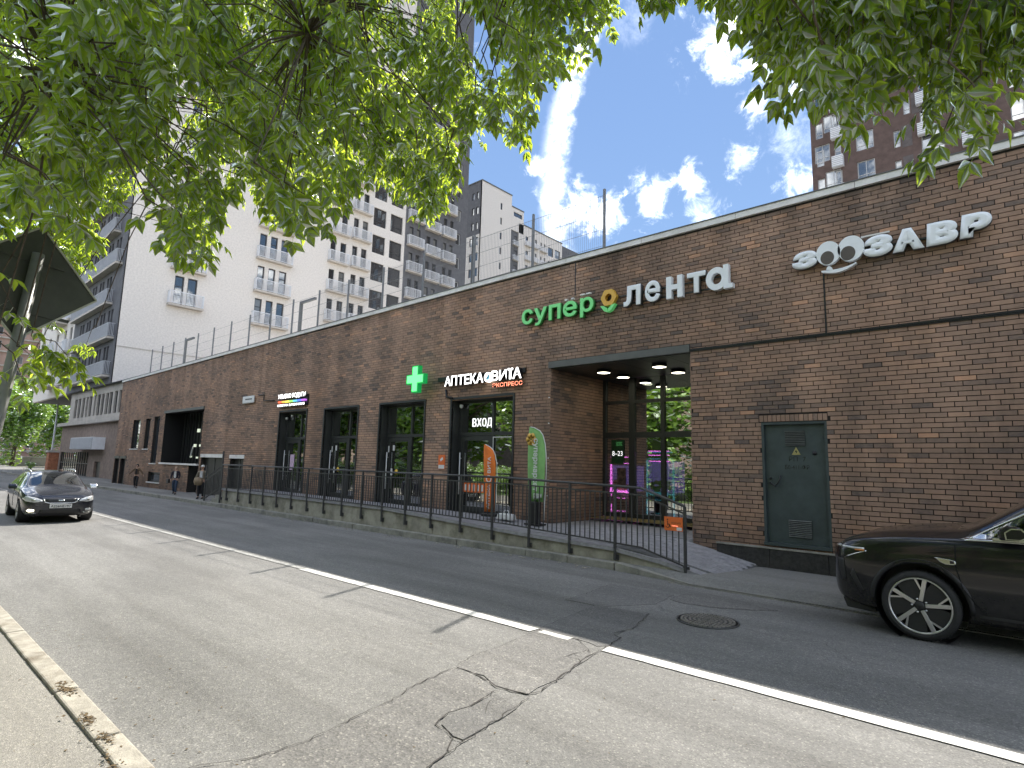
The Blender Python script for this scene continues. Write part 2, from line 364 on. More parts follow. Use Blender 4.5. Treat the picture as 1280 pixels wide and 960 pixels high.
# crossing road far down the street
struct('side_road', MB().box(-100, -86, 9.0, 120, -.05, -.004).box(-100, -86, -60, 1.3, -.05, -.004), M['road'])
struct('near_pavement', MB().box(-175, 60, -3.2, 1.15, -.05, .055), M['walk'])
struct('lawn', MB().box(-175, 60, -60, -3.2, -.05, .06), M['grass'])
def ribbon(pts, w, z, jit=.0):
    """a flat jagged ribbon along points on the ground"""
    P = []
    for i in range(len(pts)-1):
        a, b = Vector(pts[i]), Vector(pts[i+1]); n = max(2, int((b-a).length/.05))
        for k in range(n):
            q = a.lerp(b, k/n); P.append(Vector((q.x+rnd.uniform(-jit, jit), q.y+rnd.uniform(-jit, jit))))
    P.append(Vector(pts[-1])); L, Rr = [], []
    for i, p in enumerate(P):
        d = (P[min(i+1, len(P)-1)]-P[max(i-1, 0)]).normalized(); nn = Vector((-d.y, d.x))
        ww = w*(.35+rnd.random())*.6*(.5 if i in (0, len(P)-1) else 1)
        L.append((p.x+nn.x*ww, p.y+nn.y*ww, z)); Rr.append((p.x-nn.x*ww, p.y-nn.y*ww, z))
    vs = L+Rr; n = len(L)
    return vs, [(i, i+1, n+i+1, n+i) for i in range(n-1)]
road = bpy.data.objects['road']
def jag(poly, j=.02, step=.12):
    out = []
    for i in range(len(poly)):
        a, b = Vector(poly[i]), Vector(poly[(i+1) % len(poly)]); n = max(1, int((b-a).length/step))
        for k in range(n):
            q = a.lerp(b, k/n); out.append((q.x+rnd.uniform(-j, j), q.y+rnd.uniform(-j, j)))
    return out
def slab(poly, z, m, name='asphalt_patch', th=.006, j=.018):
    p = jag(poly, j)
    mb = MB().prism(p, z-th, z, 'z'); return mb.build(name, m, road)
# the band of repairs that crosses the lane
slab([(-3.91, 3.66), (-3.8, 3.14), (-3.67, 2.8), (-3.61, 2.47), (-3.52, 2.06), (-3.55, 1.79), (-3.72, 1.36), (-2.45, 1.36), (-2.60, 1.9), (-2.76, 2.44), (-2.80, 2.61), (-2.94, 2.77), (-3.15, 2.82), (-3.23, 3.0), (-3.21, 3.23), (-3.29, 3.55), (-3.58, 3.68), (-3.8, 3.70)], .004, M['patch'])
slab([(-3.90, 3.68), (-3.58, 3.70), (-3.35, 3.63), (-3.2, 3.64), (-3.07, 3.67), (-3.12, 4.14), (-3.2, 4.48), (-3.28, 4.83), (-3.3, 4.87), (-3.48, 4.99), (-3.66, 5.13), (-4.13, 5.02), (-4.06, 4.49), (-4.01, 4.02)], .007, M['patch'])
slab([(-3.25, 3.50), (-3.19, 3.23), (-3.21, 3.0), (-3.13, 2.84), (-3.03, 2.81), (-2.94, 2.79), (-2.86, 2.79), (-2.92, 3.21), (-2.96, 3.40)], .008, M['patch_dark'], j=.01)
slab([(-4.16, 5.14), (-3.66, 5.14), (-3.42, 5.10), (-3.32, 5.2), (-3.40, 5.53), (-3.50, 5.55), (-3.50, 5.93), (-3.70, 6.67), (-4.38, 6.55), (-4.33, 6.0)], .0045, M['patch_dark'])
slab([(-3.91, 7.59), (-3.92, 8.07), (-3.69, 8.3), (-3.0, 8.16), (-2.66, 8.05), (-2.94, 7.8), (-3.26, 7.6), (-3.67, 7.52)], .0045, M['patch'])
slab([(-4.83, 6.51), (-4.31, 6.52), (-3.9, 7.2), (-4.0, 7.9), (-5.02, 7.92), (-4.85, 6.95)], .0035, M['patch_dark'])
def crack(pts, w=.012, z=.0105, j=.014):
    vs, fs = ribbon(pts, w*.5, z, j); o = MB().add(vs, fs).build('crack', M['crack'], road, fix=False); return o
for pts, w in (
    (((-3.90, 3.66), (-3.8, 3.70), (-3.58, 3.68), (-3.35, 3.61), (-3.2, 3.62), (-3.07, 3.65), (-3.03, 3.79), (-3.12, 4.14), (-3.2, 4.48), (-3.28, 4.83), (-3.32, 5.18), (-3.4, 5.53)), .022),
    (((-3.29, 3.55), (-3.21, 3.23), (-3.23, 3.0), (-3.15, 2.82), (-3.03, 2.8), (-2.94, 2.77), (-2.84, 2.77)), .016),
    (((-2.94, 2.77), (-2.88, 2.68), (-2.8, 2.62)), .014),
    (((-2.50, 1.6), (-2.60, 1.9), (-2.76, 2.44), (-2.8, 2.61), (-2.84, 2.78), (-2.93, 3.21), (-3.03, 3.64)), .013),
    (((-3.89, 3.64), (-3.8, 3.14), (-3.67, 2.8), (-3.61, 2.47), (-3.52, 2.06), (-3.55, 1.79), (-3.72, 1.4)), .012),
    (((-3.4, 4.52), (-3.41, 4.69), (-3.39, 4.9), (-3.3, 4.85), (-3.48, 4.99), (-3.66, 5.15), (-4.06, 4.98)), .012),
    (((-3.91, 3.7), (-4.01, 4.02), (-4.06, 4.49), (-4.13, 5.02), (-4.2, 5.3), (-4.35, 6.3)), .007),
    (((-4.83, 6.51), (-4.31, 6.52)), .012), (((-4.83, 6.51), (-4.85, 6.95), (-5.02, 7.92)), .012),
    (((-3.52, 5.55), (-3.48, 5.93), (-3.70, 6.67)), .016), (((-3.40, 5.50), (-3.5, 5.56)), .02),
    (((-3.91, 7.59), (-3.92, 8.07), (-3.69, 8.3), (-3.0, 8.16)), .012), (((-3.91, 7.59), (-3.67, 7.52), (-3.26, 7.6), (-2.94, 7.8), (-2.66, 8.05)), .014),
    (((-2.86, 6.9), (-2.2, 6.75), (-1.85, 6.9), (-1.4, 6.35)), .008), (((-3.4, 6.9), (-3.7, 7.0), (-3.9, 7.2)), .008),
    (((-2.95, 4.2), (-3.10, 4.35), (-2.98, 4.5)), .006), (((-3.06, 3.2), (-3.18, 3.36), (-3.1, 3.52)), .008),
    (((-12, 7.9), (-11.2, 8.2), (-10.0, 8.0), (-9.4, 8.3)), .015), (((-3.43, 4.60), (-3.28, 4.62), (-3.2, 4.55)), .007), (((-3.46, 4.72), (-3.3, 4.7)), .006)):
    crack(pts, w)
# centre line
mb = MB()
def stripe(x0, x1, y0, y1):
    n = int((x1-x0)/.15)+1; xs = [x0+(x1-x0)*i/n for i in range(n+1)]
    lo = [(x, y0+rnd.uniform(-.006, .006), .0085) for x in xs]; hi = [(x, y1+rnd.uniform(-.006, .006), .0085) for x in xs]
    mb.add(lo+hi, [(i, i+1, n+1+i+1, n+1+i) for i in range(n)])
stripe(-9, -4.18, 5.00, 5.15); stripe(-4.10, -3.72, 5.04, 5.14); stripe(-3.30, 30, 5.00, 5.155)
struct('centre_line', mb, M['paint_road'], fix=False)
mb = MB(); stripe(-120, -9.02, 5.03, 5.13)
struct('worn_centre_line', mb, mat('worn road paint', (.36, .355, .33), .8, var=.3, scale=18, dirt=(.22, .215, .205), dscale=5), fix=False)
# kerbs, every stone its own piece
def kerb(name, xs, y0, y1, z, m, zb=-.05):
    root = thing(name, None, None); root['kind'] = 'structure'
    meshes = []
    for k in range(4):
        L = 1.0-.012; b = MB().box(-L/2, L/2, y0+rnd.uniform(-.004, .004), y1, zb, z+rnd.uniform(-.004, .004))
        o = b.build('kerbstone', m, root, bevel=.012); meshes.append(o.data); bpy.data.objects.remove(o)
    for x in xs:
        o = bpy.data.objects.new('kerbstone', rnd.choice(meshes)); link(o, root); o.location = (x, 0, rnd.uniform(-.004, .004)); o.rotation_euler = (0, rnd.uniform(-.003, .003), rnd.uniform(-.003, .003))
        bv = o.modifiers.new('bevel', 'BEVEL'); bv.width = .014; bv.segments = 2
    return root
kerb('near_kerb', [-2.78+i for i in range(-38, 8)], 1.15, 1.30, .072, M['kerb_warm'])
mb = MB(); mb.box(-175, -41.5, 1.15, 1.30, -.05, .07); mb.box(5, 60, 1.15, 1.30, -.05, .07); struct('near_kerb_far_run', mb, M['kerb_warm'])
kerb('far_kerb', [-6.15-i for i in range(0, 60)], 9.0, 9.16, .13, M['kerb'])
mb = MB()                                       # the kerb dives towards the drain
for i in range(6):
    x0 = -5.64+i*.26; z0 = .13-.021*i; y0 = 8.99-.034*i
    mb.add([(x0, y0, -.05), (x0+.255, y0-.034, -.05), (x0+.255, y0+.126, -.05), (x0, y0+.16, -.05), (x0, y0, z0), (x0+.255, y0-.034, z0-.021), (x0+.255, y0+.126, z0-.021), (x0, y0+.16, z0)], [(0, 1, 2, 3), (4, 5, 6, 7), (0, 1, 5, 4), (2, 3, 7, 6), (0, 3, 7, 4), (1, 2, 6, 5)])
struct('kerb_end', mb, M['kerb'])
struct('far_pavement', MB().box(-175, -5.7, 9.15, 14, -.05, .122), M['walk_far'])
# ramped apron on the right, rising to the wall
struct('apron', MB().add([(-4.25, 8.80, .004), (60, 8.80, .004), (60, YW+.1, .125), (-3.9, YW+.1, .125), (-5.75, 9.16, .115), (-5.7, 9.3, .12)], [(0, 1, 2, 3, 5, 4)]), M['walk_far'])
# drain grating
dr = thing('drain_grate', 'narrow black slotted drain grating set in the asphalt in front of the black car', 'drain', (-2.6, 8.76, 0))
MB().box(-1.9, 9, -.055, -.04, .0, .012).box(-1.9, 9, .04, .055, 0, .012).build('frame', M['kerb'], dr)
mb = MB()
for i in range(220): mb.box(-.35+i*.04, -.35+i*.04+.016, -.04, .04, .002, .009)
o = mb.build('slot_bars', M['rail'], dr); o['kind'] = 'stuff'
MB().box(-1.9, 9, -.04, .04, .0, .0022).build('channel', M['crack'], dr)
# manhole
mh = thing('manhole_cover', 'round ribbed cast-iron manhole cover in the shaded lane', 'manhole', (-3.06, 6.87, 0))
MB().lathe([(0, .008), (.31, .008), (.31, .0), (.35, 0), (.35, .012), (.33, .012), (.33, 0)], n=48).build('rim', M['rail'], mh)
mb = MB()
for k, r0 in enumerate((.05, .10, .15, .20, .25, .29)):
    n = max(5, int(6*(k+1)))
    for i in range(n):
        a0 = 2*math.pi*(i+.5*(k % 2))/n; a1 = a0+2*math.pi/n*.72
        arc = [a0+(a1-a0)*j/3 for j in range(4)]
        mb.prism([((r0-.013)*math.cos(a), (r0-.013)*math.sin(a)) for a in arc]+[((r0+.013)*math.cos(a), (r0+.013)*math.sin(a)) for a in arc[::-1]], .008, .018, 'z')
o = mb.build('ribs', mat('worn iron', (.24, .225, .20), .5, .3, var=.3, scale=30), mh)
# litter along the near kerb
mb = MB()
for (cx, cy, n, sx) in ((-2.62, 1.12, 50, .07), (-2.95, 1.12, 70, .06), (-3.25, 1.18, 70, .05), (-3.7, 1.15, 60, .2), (-4.25, 1.2, 60, .06), (-4.6, 1.2, 90, .07), (-5.3, 1.22, 90, .10), (-2.95, 1.22, 25, .12), (-3.6, 1.12, 60, .5), (-2.4, 1.05, 60, .3)):
    for i in range(n):
        x = rnd.gauss(cx, sx); y = rnd.gauss(cy, .022); a = rnd.random()*6.3; l = rnd.uniform(.005, .022); w = l*rnd.uniform(.15, .6)
        z = .076+rnd.random()*.006
        c, s_ = math.cos(a), math.sin(a)
        mb.add([(x-c*l, y-s_*l, z), (x+s_*w, y-c*w, z+.004), (x+c*l, y+s_*l, z+.002), (x-s_*w, y+c*w, z+.001)], [(0, 1, 2, 3)])
for i in range(500):
    x = rnd.uniform(-14, -1.2); y = rnd.choice((rnd.uniform(.2, 1.1), rnd.gauss(1.5, .3), rnd.uniform(1.4, 5))); a = rnd.random()*6.3; l = rnd.uniform(.004, .016); w = l*.5; z = (.058 if y < 1.15 else .074 if y < 1.3 else .004)+rnd.random()*.003
    c, s_ = math.cos(a), math.sin(a)
    mb.add([(x-c*l, y-s_*l, z), (x+s_*w, y-c*w, z+.002), (x+c*l, y+s_*l, z), (x-s_*w, y+c*w, z+.001)], [(0, 1, 2, 3)])
o = mb.build('leaf_litter', mat('dry litter', (.13, .09, .045), .95, var=.5, scale=60), None, fix=False); tag(o, 'scatter of dry brown twigs and seeds along the near kerb', 'litter', kind='stuff')
mb = MB()
for i in range(90):
    x = rnd.uniform(-20, -6); y = rnd.gauss(8.86, .1); l = rnd.uniform(.01, .04)
    mb.obox((x, y, .008), (l, l*.3, 0), (-.3*l, .6*l, 0), (0, 0, .004))
o = mb.build('gutter_debris', mat('pale debris', (.32, .30, .25), .9, var=.5, scale=40), None, fix=False); tag(o, 'pale grit and scraps lying in the far gutter', 'debris', kind='stuff')

# ================================================================ the brick shop building
shop = thing('shop_building', 'long low dark-brick shop building with illuminated signs and a recessed entrance', 'building', (-20, YW, 0))
shop_inv = Matrix.Translation((20, -YW, 0))
def sp(mb, name, m, parent=None, **k):            # part of the shop, built in world coordinates
    o = mb.build(name, m, None, **k); o.parent = parent or shop
    if parent is None: o.matrix_parent_inverse = shop_inv
    return o
def topz(x): return 6.60 if x > -10 else 6.60+(x+10)/32*.25
X0, X1 = -42.0, 6.0
REC = (-8.48, -5.02, .10, 4.05)
SHOPS = [(-21.5, -19.52, .55, 3.52), (-18.3, -16.3, .55, 3.49), (-15.1, -13.0, .5, 3.49), (-11.85, -9.63, .5, 3.46)]
DOORS = [(-3.72, -2.66, .52, 2.60)]
FAR = [(-39.1, -37.8, 2.16, 3.83), (-36.9, -36.15, 2.16, 3.84), (-35.55, -34.66, 1.40, 3.85), (-33.95, -28.9, 1.45, 4.0), (-30.12, -28.92, .02, 1.45),
       (-35.66, -33.85, .43, .95), (-41.9, -40.95, .02, 1.62), (-40.75, -39.75, .02, 1.62), (-28.7, -26.3, .02, 1.80), (-25.6, -24.3, .1, 1.78)]
HOLES = [REC]+SHOPS+DOORS+FAR
# backing wall (dark mortar) with the openings left free
xs = sorted({X0, X1, -10.0}|{h[0] for h in HOLES}|{h[1] for h in HOLES}); zs = sorted({.0, 6.3}|{h[2] for h in HOLES if h[2] > 0}|{h[3] for h in HOLES})
mb = MB(); yb = YW+.018
for i in range(len(xs)-1):
    run = None
    for j in range(len(zs)-1):
        cx, cz = (xs[i]+xs[i+1])/2, (zs[j]+zs[j+1])/2
        solid = not any(h[0] < cx < h[1] and h[2] < cz < h[3] for h in HOLES)
        if solid: run = (run[0], zs[j+1]) if run else (zs[j], zs[j+1])
        if (not solid or j == len(zs)-2) and run:
            mb.box(xs[i], xs[i+1], yb, YW+.42, run[0], run[1]); run = None
    mb.prism([(xs[i], 6.3), (xs[i+1], 6.3), (xs[i+1], topz(xs[i+1])-.05), (xs[i], topz(xs[i])-.05)], yb, YW+.3)
sp(mb, 'mortar_wall', M['mortar'])
# roof and body behind
sp(MB().box(X0+.1, X1, YW+.5, 50, 6.2, 6.24), 'roof_covering', M['roof_bounce'])  # pale sheet added to bounce sunlight onto the white tower
sp(MB().box(X0, X1, 17.6, 50, 0, 6.2).box(X0, -8.9, YW+1.2, 17.6, 0, 6.2).box(-4.6, X1, YW+.42, 17.6, 0, 6.2).box(-8.9, -4.6, YW+.42, 17.6, 4.5, 6.2), 'body', M['mortar'])
# bricks
CP, BL = .0752, .262
def brick_cells(x0, x1, z0, z1, holes, seed):
    r_ = random.Random(seed); out = []; rows = int((z1-z0)/CP)
    for j in range(rows+1):
        za = z0+j*CP; zb = min(za+CP-.0115, z1)
        if zb-za < .02: continue
        offs = (j*.37+r_.uniform(-.05, .05)) % 1.0
        x = x0-offs*BL
        while x < x1:
            a, b = max(x, x0), min(x+BL-.012, x1); x += BL
            if b-a < .03: continue
            segs = [(a, b)]
            for h in holes:
                if h[2]-.02 < (za+zb)/2 < h[3]+.0:
                    ns = []
                    for s_ in segs:
                        if s_[1] <= h[0] or s_[0] >= h[1]: ns.append(s_)
                        else:
                            if s_[0] < h[0]-.03: ns.append((s_[0], h[0]))
                            if s_[1] > h[1]+.03: ns.append((h[1], s_[1]))
                    segs = ns
            for (p, q) in segs:
                cl = mnoise.noise(Vector((p*.9, za*1.6, seed)))*.34+mnoise.noise(Vector((p*.22, za*.5, seed+9)))*.16
                sh = .50+cl+r_.gauss(0, .105)
                u = r_.random()
                if u < .045: sh = .12+r_.random()*.14
                elif u > .975: sh = .86+r_.random()*.12
                out.append((p, q, za, zb, min(1, max(0, sh)), r_.uniform(-.0025, .0025)))
    return out
def brick_mesh(cells, name, place, depth=.02):
    """place(s, d, z) -> world point, s along the wall, d outwards"""
    V, F, C = [], [], []
    for (p, q, za, zb, sh, pr) in cells:
        b = len(V)
        for d in (-depth, pr): V += [place(p, d, za), place(q, d, za), place(q, d, zb), place(p, d, zb)]
        F += [(b+4, b+5, b+6, b+7), (b+0, b+1, b+5, b+4), (b+1, b+2, b+6, b+5), (b+2, b+3, b+7, b+6), (b+3, b+0, b+4, b+7)]; C += [sh]*5
    me = bpy.data.meshes.new(name); me.from_pydata(V, [], F); me.materials.append(M['brick'])
    at = me.attributes.new('shade', 'FLOAT', 'FACE'); at.data.foreach_set('value', C)
    me.update(); o = bpy.data.objects.new(name, me); COL.objects.link(o); o['kind'] = 'stuff'; o.parent = shop; o.matrix_parent_inverse = shop_inv
    return o
plinthed = (-4.55, 10, 0, .455)
soldier = (-3.76, -2.64, 2.60, 2.74)
cells = brick_cells(X0, X1, .05, 6.55, HOLES+[plinthed, soldier], 3)
cells = [c for c in cells if c[3] < topz(c[0])-.11]
def pxy(x, y, z):
    q = Vector((x, y, z))-CAM; w = q.dot(_f); return 640+FPX*q.dot(_r2)/w, 480-FPX*q.dot(_u2)/w, w
near = []
for c in cells:
    X, Y, w = pxy((c[0]+c[1])/2, YW, (c[2]+c[3])/2)
    if w > 0 and X < 1276 and Y > 182 and c[1]-c[0] > .2 and not (X > 1040 and Y > 640): near.append((w, c))
near.sort(key=lambda t: t[0]); singles = [c for _, c in near[:290]]; sset = set(map(id, singles))
brick_mesh([c for c in cells if id(c) not in sset], 'brickwork', lambda s_, d, z: (s_, YW-d, z))
bmx = MB().box(-.126, .126, -.001, .02, -.0326, .0326).mesh('brick', M['brick_single'])
for c in singles:
    o = bpy.data.objects.new('brick', bmx); COL.objects.link(o); o.parent = shop
    o.location = ((c[0]+c[1])/2+20, -c[5], (c[2]+c[3])/2); o.scale = ((c[1]-c[0])/.252, 1, (c[3]-c[2])/.0652); o.color = (c[4], c[4], c[4], 1)
# soldier course above the utility door
cs = []
for i in range(15): cs.append((-3.745+i*.0735, -3.745+i*.0735+.064, 2.615, 2.725, .45+rnd.uniform(-.2, .25), 0))
brick_mesh(cs, 'soldier_course', lambda s_, d, z: (s_, YW-d, z))
# recess side walls
rc = brick_cells(0, 2.24, .1, 4.0, [], 8)
brick_mesh([(c[0], c[1], c[2], c[3], max(0, c[4]-.0), c[5]) for c in rc], 'recess_brickwork', lambda s_, d, z: (REC[0]+.014+d, YW+s_, z))
brick_mesh(brick_cells(0, 2.24, .1, 4.0, [], 18), 'recess_brickwork', lambda s_, d, z: (REC[1]-.014-d, YW+s_, z))
sp(MB().box(REC[0]-.4, REC[0], YW+.42, 12.95, 0, 4.4), 'recess_wall', M['mortar']); sp(MB().box(REC[1], REC[1]+.4, YW+.42, 12.95, 0, 4.4), 'recess_wall', M['mortar'])
# coping
i = 0; x = X0-.05
while x < X1:
    w_ = 2.0; a, b = x, min(x+w_-.008, X1)
    mb = MB().prism([(a, topz(a)-.125), (b, topz(b)-.125), (b, topz(b)-.012), (a, topz(a)-.012)], YW-.05, YW+.42)
    sp(mb, 'coping_panel', M['coping']); x += w_
mb = MB()
for a, b in ((X0-.05, -10), (-10, X1)): mb.prism([(a, topz(a)-.012), (b, topz(b)-.012), (b, topz(b)+.006), (a, topz(a)+.006)], YW-.065, YW+.44)
sp(mb, 'roof_flashing', M['coping_dark'])
# lintel, drip rail, expansion joints
sp(MB().box(-8.53, -5.03, YW-.035, YW+.05, 4.02, 4.17), 'entrance_lintel', M['steel_grey'])
sp(MB().box(-5.03, X1, YW-.03, YW+.02, 4.045, 4.075).box(-5.03, X1, YW-.02, YW+.01, 4.02, 4.045), 'drip_rail', M['black'])
sp(MB().box(-2.61, -2.585, YW-.012, YW+.004, 4.08, 5.16), 'expansion_joint', M['black']); sp(MB().box(-7.815, -7.79, YW-.006, YW+.004, 5.66, 6.48), 'expansion_joint', M['black'])
# plinth at the right, slabs
x = -4.55
while x < X1:
    b = min(x+.92, X1); sp(MB().box(x, b-.006, YW-.06, YW+.02, .0, .44), 'plinth_slab', M['plinth'], bevel=.006); x += .92
sp(MB().box(-4.56, X1, YW-.075, YW+.015, .442, .468), 'plinth_cap', M['kerb'])
# ---- shopfronts
YG = YW+.30
def pane(mb_or_rect, parent, m=None, y=None):
    x0, x1, z0, z1 = mb_or_rect; y = YG if y is None else y
    return sp(MB().box(x0, x1, y, y+.008, z0, z1), 'pane', m or M['shopglass'], parent)
def shopfront(x0, x1, z0, z1, split):
    d = .055
    sp(MB().box(x0-d, x0, YW-.03, YW+.03, z0-.05, z1+.05).box(x1, x1+d, YW-.03, YW+.03, z0-.05, z1+.05).box(x0-.002, x1+.002, YW-.03, YW+.03, z1, z1+.06), 'opening_trim', M['steel'])
    sp(MB().box(x0, x0+.02, YW+.031, YG+.1, z0, z1).box(x1-.02, x1, YW+.031, YG+.1, z0, z1).box(x0+.02, x1-.02, YW+.031, YG+.1, z1-.02, z1).box(x0, x1, YW-.0, YG+.3, z0-.1, z0), 'reveal_liner', M['steel'])
    xm = x0+(x1-x0)*split; zt = 2.50
    f = sp(MB().box(x0+.02, x0+.09, YG-.04, YG+.04, z0, z1-.02).box(x1-.09, x1-.02, YG-.04, YG+.04, z0, z1-.02).box(xm-.035, xm+.035, YG-.04, YG+.04, z0, z1-.02)
       .box(x0+.09, xm-.035, YG-.035, YG+.035, z1-.09, z1-.02).box(xm+.035, x1-.09, YG-.035, YG+.035, z1-.09, z1-.02)
       .box(x0+.09, xm-.035, YG-.035, YG+.035, zt, zt+.09).box(xm+.035, x1-.09, YG-.035, YG+.035, zt, zt+.09).box(xm+.035, x1-.09, YG-.035, YG+.035, z0, z0+.10), 'window_frame', M['steel'])
    pane((x0+.09, xm-.035, zt+.09, z1-.09), f); pane((xm+.035, x1-.09, zt+.09, z1-.09), f); pane((xm+.035, x1-.09, z0+.10, zt), f)
    dx0, dx1, dz1 = x0+.10, xm-.045, zt-.01
    dr_ = sp(MB().box(dx0, dx0+.10, YG-.03, YG+.03, z0+.01, dz1).box(dx1-.10, dx1, YG-.03, YG+.03, z0+.01, dz1).box(dx0+.10, dx1-.10, YG-.028, YG+.028, dz1-.12, dz1).box(dx0+.10, dx1-.10, YG-.028, YG+.028, z0+.01, z0+.16), 'shop_door', M['steel'])
    pane((dx0+.10, dx1-.10, z0+.16, dz1-.12), dr_)
    hx = dx0+.05
    sp(MB().tube([(hx, YG-.09, z0+.45), (hx, YG-.09, z0+1.55)], .016, 8).tube([(hx, YG-.09, z0+.6), (hx, YG-.02, z0+.6)], .01, 6).tube([(hx, YG-.09, z0+1.4), (hx, YG-.02, z0+1.4)], .01, 6), 'handle', M['white'], dr_)
    return f, dr_, (dx0, dx1, xm)
fronts = [shopfront(*s, .58) for s in SHOPS]
# rooms behind the shopfronts
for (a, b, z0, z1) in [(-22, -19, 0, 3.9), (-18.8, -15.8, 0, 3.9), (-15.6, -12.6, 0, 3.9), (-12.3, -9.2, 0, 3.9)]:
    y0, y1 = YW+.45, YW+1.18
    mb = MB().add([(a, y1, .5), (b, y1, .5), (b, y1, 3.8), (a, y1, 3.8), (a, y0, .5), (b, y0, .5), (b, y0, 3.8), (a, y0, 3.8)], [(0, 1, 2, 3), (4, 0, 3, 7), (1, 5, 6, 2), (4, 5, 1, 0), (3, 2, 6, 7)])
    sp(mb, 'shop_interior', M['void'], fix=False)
def sticker(x0, x1, z0, z1, m, parent, y=None, name='sticker'):
    y = (YG if y is None else y)-.004
    return sp(MB().box(x0, x1, y-.002, y, z0, z1), name, m, parent)
M['sticker_y'] = mat('yellow sticker', (.75, .5, .06), .6, var=0); M['sticker_w'] = mat('white sticker', (.7, .7, .68), .6, var=.03); M['pink'] = mat('pale pink poster', (.62, .45, .6), .6, var=.2, scale=14)
for k in (1, 2):
    f, d_, (a, b, xm) = fronts[k]
    sticker(a+.03, a+.09, 2.05, 2.24, M['sticker_w'], d_, YG-.03); sticker(a+.22, a+.31, 2.10, 2.27, M['sticker_w'], d_)
    sticker(a+.16, a+.25, 1.36, 1.56, M['sticker_w'], d_)
    c = (a+.45, 1.47); o = sp(MB().lathe([(0, -.002), (.08, -.002), (.08, .002), (0, .002)], (c[0], YG-.006, c[1]), 'y', 20), 'sticker', M['sticker_y'], d_)
f, d_, (a, b, xm) = fronts[0]
sticker((a+b)/2-.14, (a+b)/2+.16, 1.38, 1.95, M['pink'], d_)
sp(MB().box(a+.5, a+.95, YG+.4, YG+.43, 2.98, 3.02), 'strip_light', M['lamp_in'], f)
f, d_, (a, b, xm) = fronts[3]
sticker(a+.10, b-.12, 1.02, 1.26, M['orange'], d_)
for i in range(5): sticker(a+.2+i*.15, a+.28+i*.15, 1.06, 1.22, M['sticker_w'], d_, YG-.003)
# notice panel in the narrow pane of the chemist: white edge
sp(MB().box(xm+.03, xm+.05, YG-.05, YG-.04, 1.55, 2.46).box(xm+.05, SHOPS[3][1]-.09, YG-.05, YG-.04, 2.44, 2.46), 'poster_edge', M['white'], f)
sp(MB().box(xm+.06, SHOPS[3][1]-.1, YG+.1, YG+.11, .75, 1.75), 'poster', M['black'], f)
# ---- recessed entrance: glazing
yb_ = 12.95
def vbar(x, w, z0, z1, d=.05): return (x-w/2, x+w/2, yb_-d, yb_+d, z0, z1)
mb = MB()
for (x, w, z0, z1) in ((-8.43, .10, .55, 4.0), (-7.62, .16, .55, 4.0), (-6.78, .10, .55, 3.995), (-5.9, .10, .55, 3.995), (-5.07, .1, .55, 4.0)): mb.box(*vbar(x, w, z0, z1))
for z, h in ((3.40, .08), (2.57, .14), (.60, .10)):
    for a, b in ((-8.38, -7.70), (-7.54, -6.83), (-6.73, -5.95), (-5.85, -5.12)): mb.box(a, b, yb_-.045, yb_+.045, z-h/2, z+h/2)
ef = sp(mb, 'entrance_frame', M['steel'])
for a, b in ((-8.38, -7.70), (-7.54, -6.83), (-6.73, -5.95), (-5.85, -5.12)):
    for z0, z1 in ((.65, 2.50), (2.64, 3.36), (3.44, 4.0)): pane((a, b, z0, z1), ef, y=yb_)
# hanging handle and threshold strip
sp(MB().box(-8.38, -5.1, 12.2, 12.9, .535, .55), 'door_mat', mat('ochre threshold', (.20, .15, .05), .9, var=.3, scale=10))
# ceiling panels
k = 0
for i in range(6):
    a = REC[0]+.02+i*.575; sp(MB().box(a, a+.567, YW+.052, 12.9, 4.005, 4.03), 'ceiling_panel', mat('dark ceiling', (.035, .038, .037), .35, var=.1) if i == 0 else bpy.data.materials['dark ceiling'])
sp(MB().box(REC[0], REC[1], YW+.06, 12.98, 4.04, 4.2), 'ceiling_void', M['black'])
# interior hall behind the entrance
mb = MB(); a, b, y0, y1 = -8.88, -4.62, 12.99, 17.5
mb.add([(a, y1, .5), (b, y1, .5), (b, y1, 4.2), (a, y1, 4.2), (a, y0, .5), (b, y0, .5), (b, y0, 4.2), (a, y0, 4.2)], [(0, 1, 2, 3), (4, 0, 3, 7), (1, 5, 6, 2), (3, 2, 6, 7)])
sp(mb, 'hall_wall', M['room'], fix=False); sp(MB().add([(a, y0, .5), (b, y0, .5), (b, y1, .5), (a, y1, .5)], [(0, 1, 2, 3)]), 'hall_floor', M['room_floor'])
for (x, y) in ((-7.56, 11.55), (-7.56, 12.41), (-6.12, 11.53), (-6.14, 12.46)):
    o = sp(MB().lathe([(0, 0), (.15, 0), (.15, -.015), (.16, -.015), (.16, .05), (0, .05)], (x, y, 3.95), 'z', 28), 'downlight', M['black'])
    sp(MB().lathe([(0, -.001), (.148, -.001), (.148, .004), (0, .004)], (x, y, 3.945), 'z', 28), 'lamp_disc', M['lamp'], o)
for (x, y) in ((-7.66, 13.8), (-7.69, 14.87), (-6.1, 13.9), (-6.2, 15.2)):
    o = sp(MB().lathe([(0, 0), (.15, 0), (.16, .05), (0, .05)], (x, y, 3.95), 'z', 20), 'downlight', M['black'])
    sp(MB().lathe([(0, -.001), (.14, -.001), (.14, .004), (0, .004)], (x, y, 3.945), 'z', 20), 'lamp_disc', M['lamp'], o)
sp(MB().box(-6.4, -5.2, 15.0, 15.06, 3.05, 3.12), 'strip_light', M['lamp_in'])
